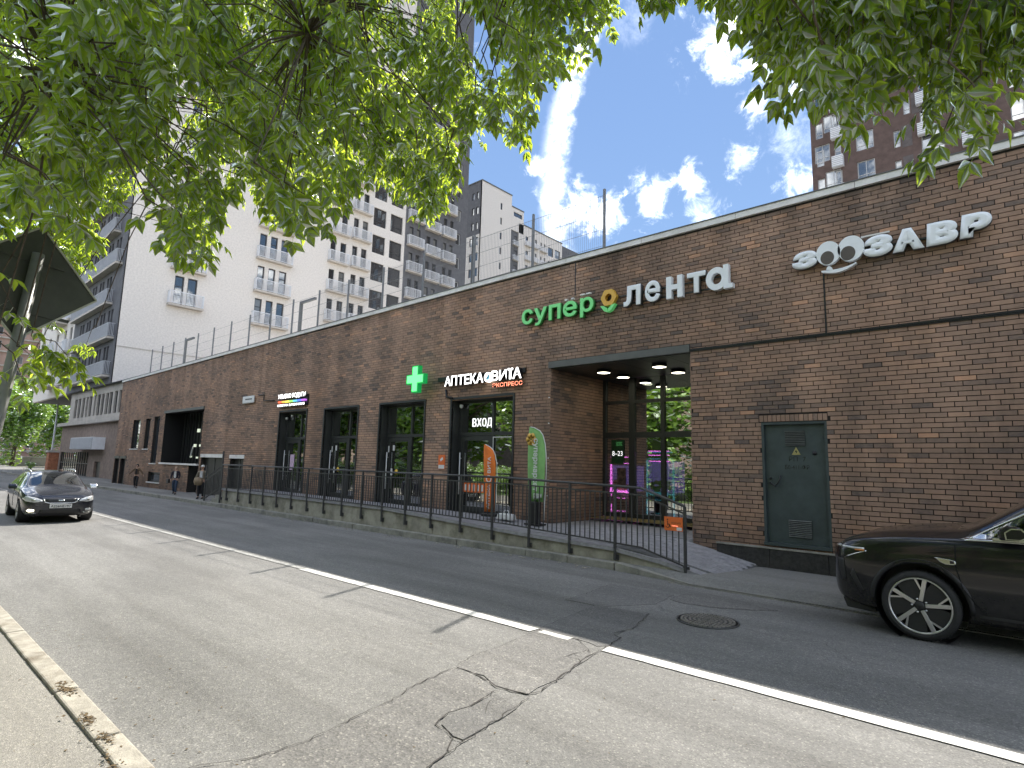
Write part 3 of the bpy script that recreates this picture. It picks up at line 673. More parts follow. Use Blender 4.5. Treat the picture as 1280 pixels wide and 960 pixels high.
# grey partition and beam seen through the high panes
sp(MB().box(-8.8, -7.1, 15.2, 15.3, 2.9, 3.9).box(-8.8, -5.6, 14.4, 14.6, 3.45, 3.62), 'partition', M['room'])
for i in range(4):
    x = -8.2+i*.9; sp(MB().tube([(x, 13.4, 3.4), (x, 13.4, 4.0)], .012, 6), 'hanger_rod', M['white'])
# opening hours sign on the side pane
hs = sp(MB().box(-8.22, -7.86, yb_-.03, yb_-.015, 1.85, 2.45), 'hours_sign', mat('dark green sign', (.012, .05, .018), .4, var=.3, scale=9))
def text_mesh(body, size, extrude, m, offset=0, bevel=0, align='LEFT', res=3, shear=0, spacing=1.0):
    c = bpy.data.curves.new('text', 'FONT'); c.body = body; c.size = size; c.extrude = extrude; c.offset = offset; c.align_x = align; c.resolution_u = res; c.shear = shear; c.space_character = spacing
    if bevel: c.bevel_depth = bevel; c.bevel_resolution = 0
    o = bpy.data.objects.new('text', c); COL.objects.link(o); bpy.context.view_layer.update()
    me = bpy.data.meshes.new_from_object(o.evaluated_get(bpy.context.evaluated_depsgraph_get())); bpy.data.objects.remove(o); bpy.data.curves.remove(c)
    me.materials.clear()
    for k in (m if isinstance(m, (list, tuple)) else [m]): me.materials.append(k)
    return me
def mesh_bounds(me):
    a = np.empty(len(me.vertices)*3); me.vertices.foreach_get('co', a); a = a.reshape(-1, 3); return a.min(0), a.max(0)
def text_on_wall(body, x0, x1, z0, z1, y, th, m, name, parent, offset=0, inv=None, side=None, shear=0, bevel=0):
    """fit the text to the rectangle x0..x1, z0..z1, facing -y, front at y"""
    me = text_mesh(body, 1, .5, m, offset, bevel=bevel, shear=shear); lo, hi = mesh_bounds(me)
    o = bpy.data.objects.new(name, me); COL.objects.link(o)
    sx, sz = (x1-x0)/(hi[0]-lo[0]), (z1-z0)/(hi[1]-lo[1])
    T = Matrix(((sx, 0, 0, x0-lo[0]*sx), (0, 0, -th, y+th/2), (0, sz, 0, z0-lo[1]*sz), (0, 0, 0, 1)))
    me.transform(T)
    if side is not None:
        me.materials.append(side)
        for p in me.polygons: p.material_index = 0 if p.normal.y < -.35 else 1
    o.parent = parent
    if inv: o.matrix_parent_inverse = inv
    return o
text_on_wall('8–23', -8.19, -7.89, 2.05, 2.17, yb_-.031, .004, M['white_emit'], 'lettering', hs)
text_on_wall('СУПЕР\nЛЕНТА', -8.08, -7.90, 2.30, 2.40, yb_-.031, .004, M['green_face'], 'lettering', hs)
sp(MB().box(-8.05, -7.80, yb_-.03, yb_-.015, 1.28, 1.75), 'notice', mat('dark notice', (.08, .05, .04), .5, var=.8, scale=12))
# ---- utility door
ud = sp(MB().box(-3.68, -2.70, YW+.06, YW+.10, .55, 2.56), 'utility_door', M['door_grey'], bevel=.004)
ud['label'] = 'dark green-grey steel door with two vents and stencilled letters'
sp(MB().box(-3.72, -3.68, YW+.0, YW+.12, .52, 2.6).box(-2.70, -2.66, YW+.0, YW+.12, .52, 2.6).box(-3.68, -2.70, YW+.0, YW+.12, 2.56, 2.6).box(-3.72, -2.66, YW-.04, YW+.12, .50, .55), 'door_frame', M['door_grey'])
for (z0, z1, x0, x1) in ((2.19, 2.45, -3.34, -3.02), (.66, .95, -3.33, -2.97)):
    g = sp(MB().box(x0, x1, YW+.052, YW+.06, z0, z1), 'vent', M['black'], ud)
    n = 9 if z0 > 1 else 10
    mb = MB()
    for i in range(n):
        z = z0+(i+.3)*(z1-z0)/n; mb.add([(x0, YW+.050, z+.016), (x1, YW+.050, z+.016), (x1, YW+.035, z), (x0, YW+.035, z)], [(0, 1, 2, 3)])
    o = sp(mb, 'vent_slat', mat('vent louvre', (.09, .10, .09), .5, var=.2) if z0 > 1 else bpy.data.materials['vent louvre'], ud, fix=False)
tri = [(-3.24, 2.04), (-3.10, 2.04), (-3.17, 2.17)]
sp(MB().prism(tri, YW+.055, YW+.059, 'y'), 'warning_triangle', mat('faded yellow', (.36, .32, .12), .6, var=.2, scale=20), ud)
sp(MB().prism([(-3.165, 2.13), (-3.19, 2.085), (-3.168, 2.085), (-3.178, 2.05), (-3.145, 2.097), (-3.165, 2.097)], YW+.052, YW+.0545, 'y'), 'lightning_mark', M['black'], ud)
text_on_wall('РП  7', -3.29, -3.02, 1.93, 2.01, YW+.059, .003, M['black'], 'stencil', ud)
text_on_wall('Б0-411-ФР', -3.36, -2.97, 1.79, 1.87, YW+.059, .003, M['black'], 'stencil', ud)
sp(MB().lathe([(0, -.012), (.036, -.012), (.036, 0)], (-2.88, YW+.06, 2.07), 'y', 18), 'lock', M['black'], ud)
sp(MB().tube([(-3.62, YW+.04, 1.56), (-3.52, YW+.02, 1.50), (-3.46, YW+.02, 1.58), (-3.43, YW+.03, 1.68)], .014, 6).lathe([(0, -.02), (.02, -.02), (.02, 0)], (-3.60, YW+.06, 1.63), 'y', 12), 'handle', M['black'], ud)
# ---- far-left windows and doors of the shop building
for i, h in enumerate(FAR[:3]+[FAR[5]]):
    w_ = sp(MB().box(h[0], h[0]+.07, YW+.12, YW+.2, h[2], h[3]).box(h[1]-.07, h[1], YW+.12, YW+.2, h[2], h[3]).box(h[0]+.07, h[1]-.07, YW+.12, YW+.2, h[3]-.07, h[3]).box(h[0]+.07, h[1]-.07, YW+.12, YW+.2, h[2], h[2]+.07), 'window', M['steel'])
    pane((h[0]+.07, h[1]-.07, h[2]+.07, h[3]-.07), w_, M['farglass'], YW+.15)
    sp(MB().box(h[0]-.05, h[1]+.05, YW-.05, YW+.12, h[2]-.05, h[2]), 'sill', M['coping'], w_)
for h in FAR[6:]:
    d_ = sp(MB().box(h[0]+.02, h[1]-.02, YW+.15, YW+.2, h[2], h[3]-.03), 'service_door', M['black'])
    sp(MB().box((h[0]+h[1])/2-.02, (h[0]+h[1])/2+.02, YW+.13, YW+.15, h[2], h[3]-.05), 'door_edge', M['steel_grey'], d_)
    sp(MB().box(h[0]-.05, h[1]+.05, YW-.02, YW+.12, h[3]-.03, h[3]+.12), 'lintel', M['coping'] if h[0] > -29 else M['steel'], d_)
h = FAR[3]
mb = MB().box(h[0], h[1], YW+.42, YW+1.15, 1.40, 1.45).add([(h[0], YW+1.16, 1.4), (h[1], YW+1.16, 1.4), (h[1], YW+1.16, 4.1), (h[0], YW+1.16, 4.1)], [(0, 1, 2, 3)]).box(h[0]-.0, h[0]+.02, YW+.0, YW+1.15, 1.45, 4.0)
sp(mb, 'loading_recess', M['black']); n = 13
for i in range(n):
    x = h[0]+(i+.5)*(h[1]-h[0])/n; sp(MB().box(x-.03, x+.03, YW+.9, YW+.96, 1.45, 4.0), 'screen_slat', M['steel'])
sp(MB().box(h[0]-.06, h[1]+.06, YW-.05, YW+.1, 3.99, 4.12), 'recess_lintel', M['steel_grey']); sp(MB().box(h[0]-.06, -29.0, YW-.07, YW+.12, 1.38, 1.46), 'recess_sill', M['coping'])
for (x, z, s_) in ((-31.6, 3.1, .12), (-31.9, 2.35, .10), (-31.2, 2.35, .08), (-29.2, 3.3, .14), (-32.3, 1.8, .06), (-31.5, 1.75, .06)):
    sp(MB().obox((x, YW+.85, z), (s_, 0, 0), (0, .03, 0), (0, 0, s_*.7)), 'small_lamp', mat('dim lamp', (.5, .5, .4), .4, var=0, emit=(.8, .9, .7), estr=.25) if 'dim lamp' not in bpy.data.materials else bpy.data.materials['dim lamp'])
sp(MB().beam((-32.0, YW+.8, 2.3), (-32.2, YW+.8, 1.8), .05, .05), 'lever', M['coping'])
# small fittings: cameras, cables
sp(MB().tube([(-23.4, YW-.03, 4.3), (-22.9, YW-.03, 4.28), (-22.9, YW-.03, 4.05), (-22.0, YW-.03, 4.0)], .02, 6), 'cable', M['black'])
for (x, z) in ((-11.7, 3.32), (-21.35, 3.32), (-20.95, 3.40)):
    sp(MB().lathe([(0, -.08), (.035, -.07), (.05, -.03), (.05, .02), (0, .02)], (x, YG-.1, z), 'z', 14), 'dome_camera', M['white'])
sp(MB().tube([(-12.1, YW-.03, 3.75), (-12.05, YW-.04, 3.55), (-11.8, YW-.04, 3.5)], .03, 6), 'cable', M['black'])
for z in (1.05, 1.9, 2.7, 3.3): sp(MB().obox((-8.51, YW-.008, z+.03), (.018, 0, 0), (0, .004, 0), (0, 0, .012)), 'fixing_clip', M['white'])

# ================================================================ signs on the wall
def ring(mb, cx, cz, ro, ri, y0, y1, n=28, mi=0, a0=0, a1=2*math.pi, k=1.0):
    """a ring (or arc) facing -y; ro and ri are outer and inner radii, k stretches x"""
    full = abs(a1-a0-2*math.pi) < 1e-6; vs = []; fs = []
    m = n if full else n+1
    for i in range(m):
        a = a0+(a1-a0)*i/n
        for (r_, y) in ((ro, y0), (ri, y0), (ri, y1), (ro, y1)): vs.append((cx+r_*k*math.cos(a), y, cz+r_*math.sin(a)))
    for i in range(n):
        j = (i+1) % m
        for q in range(4): fs.append((i*4+q, i*4+(q+1) % 4, j*4+(q+1) % 4, j*4+q))
    if not full: fs += [(0, 1, 2, 3), (n*4, n*4+3, n*4+2, n*4+1)]
    return mb.add(vs, fs, mi)
def blob(mb, pts, y0, y1, mi=0): return mb.prism(pts, y0, y1, 'y', mi)
YS = YW-.12
# supermarket sign: green word, flower, white word
sg = thing('supermarket_sign', 'long sign of green and white channel letters with a yellow flower above the recessed entrance', 'sign')
M['green_edge'] = mat('green letter edge', (.05, .26, .06), .4, var=.05)
for ch, x0, x1, z0, z1 in (('с', -9.32, -8.97, 5.14, 5.52), ('у', -8.93, -8.54, 5.07, 5.50), ('п', -8.48, -8.13, 5.14, 5.51), ('е', -8.06, -7.67, 5.14, 5.51), ('р', -7.58, -7.22, 5.07, 5.52)):
    text_on_wall(ch, x0, x1, z0, z1, YS, .10, M['green_face'], 'letter', sg, bevel=.022, side=M['green_edge'])
MB().box(-9.3, -4.2, YS+.105, YW-.004, 5.40, 5.43).box(-9.3, -4.2, YS+.105, YW-.004, 5.20, 5.23).build('mounting_rail', M['steel'], sg)
for x in (-7.98, -7.80): MB().obox((x, YS+.03, 5.555), (.035, 0, 0), (0, .03, 0), (0, 0, .02)).build('mounting_bracket', M['coping'], sg)
for x in (-7.52, -7.36): MB().obox((x, YS+.03, 5.60), (.06, 0, 0), (0, .03, 0), (0, 0, .016)).build('mounting_bracket', M['coping'], sg)
fl = MB(); n = 40
out = [(-6.83+.185*(1+.06*math.cos(a*6))*math.cos(a), 5.41+.185*(1+.06*math.cos(a*6))*math.sin(a)) for a in [2*math.pi*i/n for i in range(n)]]
inn = [(-6.83+.085*math.cos(a), 5.41+.085*math.sin(a)) for a in [2*math.pi*i/n for i in range(n)]]
vs = [(x, YS, z) for x, z in out]+[(x, YS, z) for x, z in inn]+[(x, YS+.1, z) for x, z in out]+[(x, YS+.1, z) for x, z in inn]
fs = []
for i in range(n):
    j = (i+1) % n; fs += [(i, j, n+j, n+i), (2*n+i, 3*n+i, 3*n+j, 2*n+j), (i, 2*n+i, 2*n+j, j), (n+i, n+j, 3*n+j, 3*n+i)]
fl.add(vs, fs).build('flower_head', M['yellow_sign'], sg)
for s_ in (-1, 1):
    pts = [(-6.85+s_*.0, 5.09), (-6.85+s_*.09, 5.12), (-6.85+s_*.19, 5.25), (-6.85+s_*.10, 5.235), (-6.85+s_*.02, 5.17)]
    MB().prism(pts, YS, YS+.1, 'y').build('flower_leaf', M['green_face'], sg)
for ch, x0, x1, z0, z1 in (('л', -6.45, -6.04, 5.13, 5.57), ('е', -5.94, -5.58, 5.13, 5.58), ('т', -5.01, -4.63, 5.15, 5.57)):
    text_on_wall(ch, x0, x1, z0, z1, YS, .10, M['white_sign'], 'letter', sg, bevel=.032, side=M['coping_dark'])
MB().box(-5.46, -5.35, YS, YS+.1, 5.13, 5.585).box(-5.22, -5.11, YS, YS+.1, 5.13, 5.585).box(-5.35, -5.22, YS+.001, YS+.099, 5.31, 5.41).build('letter', M['white_sign'], sg)
mb = MB(); ring(mb, -4.42, 5.355, .225, .11, YS, YS+.10, k=.92, n=32)
mb.box(-4.285, -4.185, YS-.0015, YS+.0985, 5.22, 5.60).box(-4.285, -4.11, YS-.003, YS+.097, 5.13, 5.22); mb.build('letter', M['white_sign'], sg)
# pet shop sign
zs_ = thing('pet_shop_sign', 'white letter sign with two round eyes and a smile, high on the wall', 'sign')
for ch, x0, x1, z0, z1, sh in (('З', -3.06, -2.66, 5.22, 5.53, .08), ('З', -1.97, -1.56, 5.20, 5.55, .08), ('А', -1.57, -1.15, 5.20, 5.56, 0), ('В', -1.13, -.73, 5.20, 5.56, .06), ('Р', -.72, -.33, 5.22, 5.58, .1)):
    text_on_wall(ch, x0, x1, z0, z1, YS, .08, M['white_sign'], 'letter', zs_, bevel=.11, side=M['coping_dark'], shear=sh)
def eye(cx, cz, rx, rz, px, pz):
    n = 36; o_ = [(cx+rx*math.cos(2*math.pi*i/n), cz+rz*math.sin(2*math.pi*i/n)) for i in range(n)]
    e = MB().prism(o_, YS, YS+.08, 'y').build('letter', M['white_sign'], zs_)
    i_ = [(px+rx*.56*math.cos(2*math.pi*i/n), pz+rz*.56*math.sin(2*math.pi*i/n)) for i in range(n)]
    MB().prism(i_, YS-.004, YS+.004, 'y').build('pupil', mat('sign pupil', (.10, .085, .07), .6, var=.1) if 'sign pupil' not in bpy.data.materials else bpy.data.materials['sign pupil'], e)
eye(-2.485, 5.415, .185, .205, -2.50, 5.335); eye(-2.145, 5.42, .195, .215, -2.19, 5.345)
mb = MB(); arc = []
for i in range(17):
    t = i/16; x = -2.60+.52*t; z = 5.115-.05*math.sin(math.pi*t*.8)+.075*t**2.2; arc.append((x, z, .014+.016*math.sin(math.pi*min(1, t*1.1))))
vs = [(x, YS, z+w) for x, z, w in arc]+[(x, YS, z-w) for x, z, w in arc]+[(x, YS+.08, z+w) for x, z, w in arc]+[(x, YS+.08, z-w) for x, z, w in arc]
fs = [(0, 17, 51, 34), (16, 50, 67, 33)]
for i in range(16): fs += [(i, i+1, 18+i, 17+i), (34+i, 51+i, 52+i, 35+i), (i, 34+i, 35+i, i+1), (17+i, 18+i, 52+i, 51+i)]
mb.add(vs, fs).build('smile', M['white_sign'], zs_)
MB().prism([(-2.53, 5.11), (-2.43, 5.11), (-2.45, 5.17), (-2.485, 5.19), (-2.515, 5.17)], YS, YS+.08, 'y').build('tooth', M['white_sign'], zs_)
MB().box(-2.0, -1.60, YS+.05, YS+.09, 5.575, 5.60).build('mounting_rail', M['coping'], zs_)
MB().box(-2.9, -.5, YS+.085, YW-.004, 5.36, 5.39).build('mounting_rail', M['steel'], zs_)
# pharmacy cross, standing off the wall on an arm
cx = thing('pharmacy_cross', 'bright green lit pharmacy cross on a bracket left of the chemist sign', 'sign')
Z, X, a, b = 4.07, -12.98, .14, .38
pl = [(X-a, Z-b), (X+a, Z-b), (X+a, Z-a), (X+b, Z-a), (X+b, Z+a), (X+a, Z+a), (X+a, Z+b), (X-a, Z+b), (X-a, Z+a), (X-b, Z+a), (X-b, Z-a), (X-a, Z-a)]
MB().prism(pl, YW-.42, YW-.28, 'y').build('casing', M['cross_rim'], cx)
a, b = .105, .345
pl = [(X-a, Z-b), (X+a, Z-b), (X+a, Z-a), (X+b, Z-a), (X+b, Z+a), (X+a, Z+a), (X+a, Z+b), (X-a, Z+b), (X-a, Z+a), (X-b, Z+a), (X-b, Z-a), (X-a, Z-a)]
MB().prism(pl, YW-.426, YW-.421, 'y').build('led_face', M['cross_led'], cx)
MB().box(X-.03, X+.03, YW-.28, YW, Z-.03, Z+.03).build('arm', M['steel'], cx)
# chemist sign
ps = thing('chemist_sign', 'white lit chemist letters with a small red line, over the wide glass entrance', 'sign')
MB().box(-12.42, -9.22, YW-.06, YW-.01, 3.98, 4.10).build('mounting_rail', M['black'], ps)
for ch, x0, x1 in zip('АПТЕКА', (-12.02, -11.76, -11.49, -11.24, -11.02, -10.80), (-11.77, -11.53, -11.27, -11.05, -10.80, -10.54)):
    text_on_wall(ch, x0, x1, 3.82, 4.09, YW-.16, .09, M['white_hot'], 'letter', ps, offset=.02, side=M['black'])
for ch, x0, x1, z1 in (('В', -10.25, -10.02, 4.09), ('И', -9.99, -9.74, 4.09), ('ї', -9.71, -9.52, 4.11), ('А', -9.54, -9.25, 4.11)):
    text_on_wall(ch, x0, x1, 3.83, z1, YW-.16, .09, M['white_hot'], 'letter', ps, offset=.02 if ch != 'ї' else .03, side=M['black'])
mb = MB(); ring(mb, -10.395, 3.945, .125, .085, YW-.16, YW-.07, k=.95); o = mb.build('emblem_ring', M['white_hot'], ps)
MB().obox((-10.395, YW-.14, 3.945), (.05, 0, .06), (0, .01, 0), (-.024, 0, .02)).build('capsule', mat('blue capsule', (.1, .35, .5), .4, var=.05), ps)
text_on_wall('ЭКСПРЕСС', -10.24, -9.24, 3.67, 3.775, YW-.13, .05, M['red_emit'], 'letter_row', ps, offset=.015, side=M['black'])
# entrance word in the glazing
es = thing('entrance_word_sign', 'white lit entrance word ВХОД hanging behind the upper pane of the chemist shopfront', 'sign')
for ch, x0, x1 in zip('ВХОД', (-11.34, -11.17, -10.98, -10.80), (-11.20, -11.01, -10.83, -10.62)):
    text_on_wall(ch, x0, x1, 2.74 if ch != 'Д' else 2.70, 2.96, YG-.014, .008, mat('entrance letters', (.8, .8, .8), .5, var=0, emit=(1, 1, 1), estr=.45) if 'entrance letters' not in bpy.data.materials else bpy.data.materials['entrance letters'], 'letter', es, offset=0)
MB().box(-11.35, -10.45, YG-.012, YG-.006, 2.985, 2.993).build('hanging_bar', M['steel'], es)
# beauty shop sign
bs = thing('beauty_shop_sign', 'three-row lit sign with a rainbow stripe above the leftmost glass door', 'sign')
text_on_wall('УЛЫБКО РОДУГИ', -21.50, -19.46, 3.98, 4.18, YW-.14, .06, M['white_hot'], 'letter_row', bs, offset=.02, side=M['black'])
text_on_wall('КОСМЕТИКА  БЫТОВАЯ ХИМИЯ', -21.50, -19.50, 3.71, 3.80, YW-.14, .05, M['white_hot'], 'letter_row', bs, offset=.02, side=M['black'])
for i, c in enumerate(((.9, .12, .05), (.95, .4, .06), (.9, .75, .1), (.25, .6, .12), (.1, .45, .6), (.08, .16, .7), (.35, .1, .5))):
    MB().box(-21.48+i*.285, -21.48+i*.285+.28, YW-.14, YW-.06, 3.86, 3.92).build('rainbow_segment', mat('rainbow %d' % i, c, .4, var=0, emit=c, estr=.5), bs)
MB().box(-21.5, -19.45, YW-.05, YW-.01, 3.7, 4.1).build('backing_panel', M['black'], bs)
# small street plate and orange notice
pt = thing('street_plate', 'small white rectangular plate fixed high on the wall left of the shop signs', 'plate')
MB().box(-24.68, -23.66, YW-.10, YW-.04, 4.0, 4.30).build('panel', M['white'], pt, bevel=.03)
MB().box(-24.4, -23.8, YW-.104, YW-.101, 4.14, 4.19).build('text_line', M['coping_dark'], pt)
MB().box(-24.3, -24.2, YW-.04, YW, 4.1, 4.2).build('bracket', M['steel'], pt)
og = thing('orange_notice', 'small orange and white notice on the brick pier left of the chemist entrance', 'notice')
MB().box(-12.30, -12.04, YW-.02, YW-.004, 1.60, 1.98).build('panel', M['orange'], og)
MB().box(-12.29, -12.05, YW-.023, YW-.0205, 1.61, 1.71).build('white_strip', M['white'], og)
MB().obox((-12.17, YW-.022, 1.86), (.05, 0, .03), (0, .001, 0), (-.015, 0, .03)).build('mark', M['white'], og)

# ================================================================ ramp with railing
def zfront(x):
    P = ((-30, .66), (-22.3, .66), (-12.5, .61), (-8.2, .42), (-5.4, .35), (-3.83, .04), (0, .04))
    for (a, za), (b, zb) in zip(P, P[1:]):
        if a <= x <= b: return za+(zb-za)*(x-a)/(b-a)
def zwall(x):
    P = ((-30, .60), (-22.3, .60), (-12, .52), (-8.5, .46), (-5.3, .44), (-3.75, .13), (0, .13))
    for (a, za), (b, zb) in zip(P, P[1:]):
        if a <= x <= b: return za+(zb-za)*(x-a)/(b-a)
rp = thing('access_ramp', 'long concrete access ramp with paved deck along the shopfronts', 'ramp', (-13, 9.9, 0))
rinv = Matrix.Translation((13, -9.9, 0))
def rpart(mb, name, m, parent=None, **k):
    o = mb.build(name, m, None, **k); o.parent = parent or rp
    if parent is None: o.matrix_parent_inverse = rinv
    return o
xs_ = [-22.3+i*.5 for i in range(37)]+[-3.83]
mb = MB(); vs = []; fs = []
for x in xs_: vs += [(x, 9.2, zfront(x)), (x, YW+.02, zwall(x)), (x, 9.2, -.02), (x, YW+.02, -.02)]
for i in range(len(xs_)-1):
    a = i*4; b = a+4; fs += [(a, b, b+1, a+1), (a, a+2, b+2, b), (a+1, b+1, b+3, a+3)]
fs += [(0, 1, 3, 2)]
rpart(mb.add(vs, fs), 'deck', M['paver_joint'])
# deck inside the entrance recess
rpart(MB().box(-8.48, -5.02, YW-.0, 12.98, .0, .462), 'deck', M['paver'])
# wall facing blocks and edge slabs
x = -22.3
while x < -5.8:
    b = min(x+1.94, -5.45)
    rpart(MB().prism([(x+.006, .09), (b-.006, .09), (b-.006, zfront(b)-.065), (x+.006, zfront(x)-.065)], 9.185, 9.22), 'wall_block', M['concrete'])
    x += 1.94
x = -22.35
while x < -3.9:
    b = min(x+.97, -3.83)
    rpart(MB().add([(x+.003, 9.14, zfront(x)-.06), (b-.003, 9.14, zfront(b)-.06), (b-.003, 9.40, zfront(b)-.06), (x+.003, 9.40, zfront(x)-.06), (x+.003, 9.14, zfront(x)+.006), (b-.003, 9.14, zfront(b)+.006), (b-.003, 9.40, zfront(b)+.012), (x+.003, 9.40, zfront(x)+.012)],
        [(0, 1, 2, 3), (4, 5, 6, 7), (0, 1, 5, 4), (2, 3, 7, 6), (0, 3, 7, 4), (1, 2, 6, 5)]), 'edge_slab', M['paver']); x += .97
rpart(MB().prism([(-5.45, .0), (-3.84, .0), (-3.84, .02), (-5.45, .30)], 9.17, 9.22), 'wall_block', M['concrete'])
# pavers, laid in a running bond
V, F = [], []
j = 0; y = 9.41
while y < YW-.02:
    x = -22.2+(j % 2)*.1
    while x < -3.95:
        a, b, c, d = x, min(x+.194, -3.86), y, min(y+.094, YW-.01); h = .012+rnd.uniform(-.002, .002); k = len(V)
        def zz(X, Y): return zfront(X)+(zwall(X)-zfront(X))*(Y-9.2)/1.52+h
        V += [(a, c, zz(a, c)-.012), (b, c, zz(b, c)-.012), (b, d, zz(b, d)-.012), (a, d, zz(a, d)-.012), (a, c, zz(a, c)), (b, c, zz(b, c)), (b, d, zz(b, d)), (a, d, zz(a, d))]
        F += [(k+4, k+5, k+6, k+7), (k, k+1, k+5, k+4), (k+1, k+2, k+6, k+5), (k+3, k, k+4, k+7)]; x += .2
    y += .1; j += 1
me = bpy.data.meshes.new('paver'); me.from_pydata(V, [], F); me.materials.append(M['paver']); o = bpy.data.objects.new('paving', me); COL.objects.link(o); o['kind'] = 'stuff'; o.parent = rp; o.matrix_parent_inverse = rinv
# steps at the far end
for k in range(4): rpart(MB().box(-22.35-.3*(k+1), -22.35-.3*k, 9.2, YW, -.02, .66-.13*(k+1)), 'step', M['kerb'])
# railing
rl = thing('ramp_railing', 'long black steel railing with vertical bars along the edge of the ramp', 'railing', (-13, 9.2, 0))
linv = Matrix.Translation((13, -9.2, 0))
def lp(mb, name, m=None, parent=None, **k):
    o = mb.build(name, m or M['rail'], None, **k); o.parent = parent or rl
    if parent is None: o.matrix_parent_inverse = linv
    return o
def ztop(x):
    P = ((-40, 1.51), (-20, 1.51), (-8.3, 1.485), (-5.22, 1.41), (-4.42, 1.15), (0, .5))
    for (a, za), (b, zb) in zip(P, P[1:]):
        if a <= x <= b: return za+(zb-za)*(x-a)/(b-a)
def zbot(x):
    P = ((-40, .70), (-20, .69), (-12, .63), (-8.26, .55), (-5.23, .42), (-4.64, .27), (-4.42, .20), (0, .1))
    for (a, za), (b, zb) in zip(P, P[1:]):
        if a <= x <= b: return za+(zb-za)*(x-a)/(b-a)
YR = 9.165
posts = [-4.42, -5.73, -6.72, -7.71, -8.72, -9.69, -10.69, -11.64, -12.58, -13.49, -14.42, -15.35, -16.28, -17.21, -18.14, -19.07, -20.0, -20.93, -21.86, -22.35]
for i, x in enumerate(posts):
    foot = .11 if x > -5 else .15 if x > -8 else .20 if x > -9 else .26
    p_ = lp(MB().box(x-.021, x+.021, YR-.05, YR-.01, foot, ztop(x)-.003), 'post')
    lp(MB().box(x-.05, x+.05, YR-.008, YR+.02, foot, foot+.09), 'base_plate', None, p_)
seg = [-22.35, -20, -16, -12.5, -8.3, -5.22, -4.42]
for a, b in zip(seg, seg[1:]):
    lp(MB().tube([(a, YR-.03, ztop(a)), (b, YR-.03, ztop(b))], .023, 8), 'handrail'); lp(MB().beam((a, YR-.03, ztop(a)-.12), (b, YR-.03, ztop(b)-.12), .02, .026), 'upper_bar')
    lp(MB().beam((a, YR-.03, zbot(a)), (b, YR-.03, zbot(b)), .02, .026), 'lower_bar')
x = -4.42-.108
while x > -22.3:
    if min(abs(x-p) for p in posts) > .035:
        lp(MB().box(x-.008, x+.008, YR-.038, YR-.022, zbot(x), ztop(x)-.12), 'baluster')
    x -= .1085
# stair rail at the far end
sr = thing('stair_railing', 'short dark stair railing at the far end of the ramp', 'railing', (-23, 9.2, 0))
for x, z0, z1 in ((-23.9, .12, 1.45), (-22.5, .12, 2.0)): MB().box(x+23-.025, x+23+.025, -.05, 0, z0, z1).build('post', M['rail'], sr)
for dz in (0, .12): MB().beam((-.9, -.03, 1.0-dz), (.55, -.03, 1.50-dz), .03, .03).build('handrail', M['rail'], sr)
for k in range(11): x = -.8+k*.12; MB().box(x-.008, x+.008, -.04, -.02, .2+.04*k, .85+.042*k).build('baluster', M['rail'], sr)
MB().beam((-.9, -.03, .2), (.55, -.03, .70), .03, .03).build('lower_bar', M['rail'], sr)
# orange call sign on the railing
ws = thing('wheelchair_call_sign', 'small orange wheelchair call sign tied to the near end of the railing', 'sign', (-4.60, YR-.07, .86))
MB().box(-.16, .16, -.006, .006, -.11, .11).build('panel', M['orange'], ws)
MB().box(.06, .15, -.009, -.0065, -.10, -.05).build('white_button', M['white'], ws)
mb = MB(); ring(mb, -.098, -.035, .034, .026, -.009, -.0065, n=18, a0=-math.pi*.95, a1=math.pi*.35); mb.box(-.105, -.095, -.009, -.0065, -.03, .045).box(-.105, -.07, -.0095, -.007, -.012, -.004).obox((-.06, -.008, -.03), (.012, 0, -.022), (0, .001, 0), (.005, 0, .003)); mb.lathe([(0, -.002), (.011, -.002), (.011, 0)], (-.1, -.007, .065), 'y', 12)
mb.build('wheelchair_mark', M['black'], ws)
text_on_wall('ПОЗВОНИТЕ', -.03, .13, .0, .028, -.0065, .003, M['black'], 'lettering', ws); text_on_wall('ПОМОЩЬ', -.03, .08, -.045, -.02, -.0065, .003, M['red_emit'], 'lettering', ws)

# ================================================================ feather flags
def feather(name, label, x, y, z0, pole_h, prof, fm, words, wm, basem, group):
    """prof: list of (z, left, right) edges of the cloth measured from the foot of the flag"""
    t = thing(name, label, 'flag', (x, y, z0), 0, group)
    n = len(prof); vs = []
    cols = 6
    for (z, l, r_) in prof:
        for k in range(cols+1):
            u = k/cols; X = l+(r_-l)*u; vs.append((X, .03*math.sin(z*2.6+u*2.2)*(.3+u), z))
    fs = [(i*(cols+1)+k, i*(cols+1)+k+1, (i+1)*(cols+1)+k+1, (i+1)*(cols+1)+k) for i in range(n-1) for k in range(cols)]
    o = MB().add(vs, fs, smooth=True).build('cloth', fm, t); s_ = o.modifiers.new('thickness', 'SOLIDIFY'); s_.thickness = .004
    pp = [(r_+.012, 0, z) for (z, l, r_) in prof]
    MB().tube([(prof[0][2]+.0, 0, .12)]+pp, .010, 6).build('pole', M['white'], t)
    return t, o
prof = [(.0+.50, -.19, .25), (.8, -.22, .27), (1.2, -.235, .28), (1.5, -.235, .27), (1.75, -.23, .24), (1.95, -.22, .17), (2.05, -.215, .08), (2.12, -.205, -.08), (2.14, -.20, -.19)]
M['flag_green'] = mat('green flag cloth', (.24, .48, .16), .8, var=.1, scale=5)
M['flag_orange'] = mat('orange flag cloth', (.80, .20, .03), .8, var=.1, scale=5)
fg, o = feather('feather_flag', 'green feather flag with a yellow flower beside the entrance corner', -8.40, 10.15, .47, 2.2, prof, M['flag_green'], None, None, None, 'feather flags in front of the shops')
mb = MB()
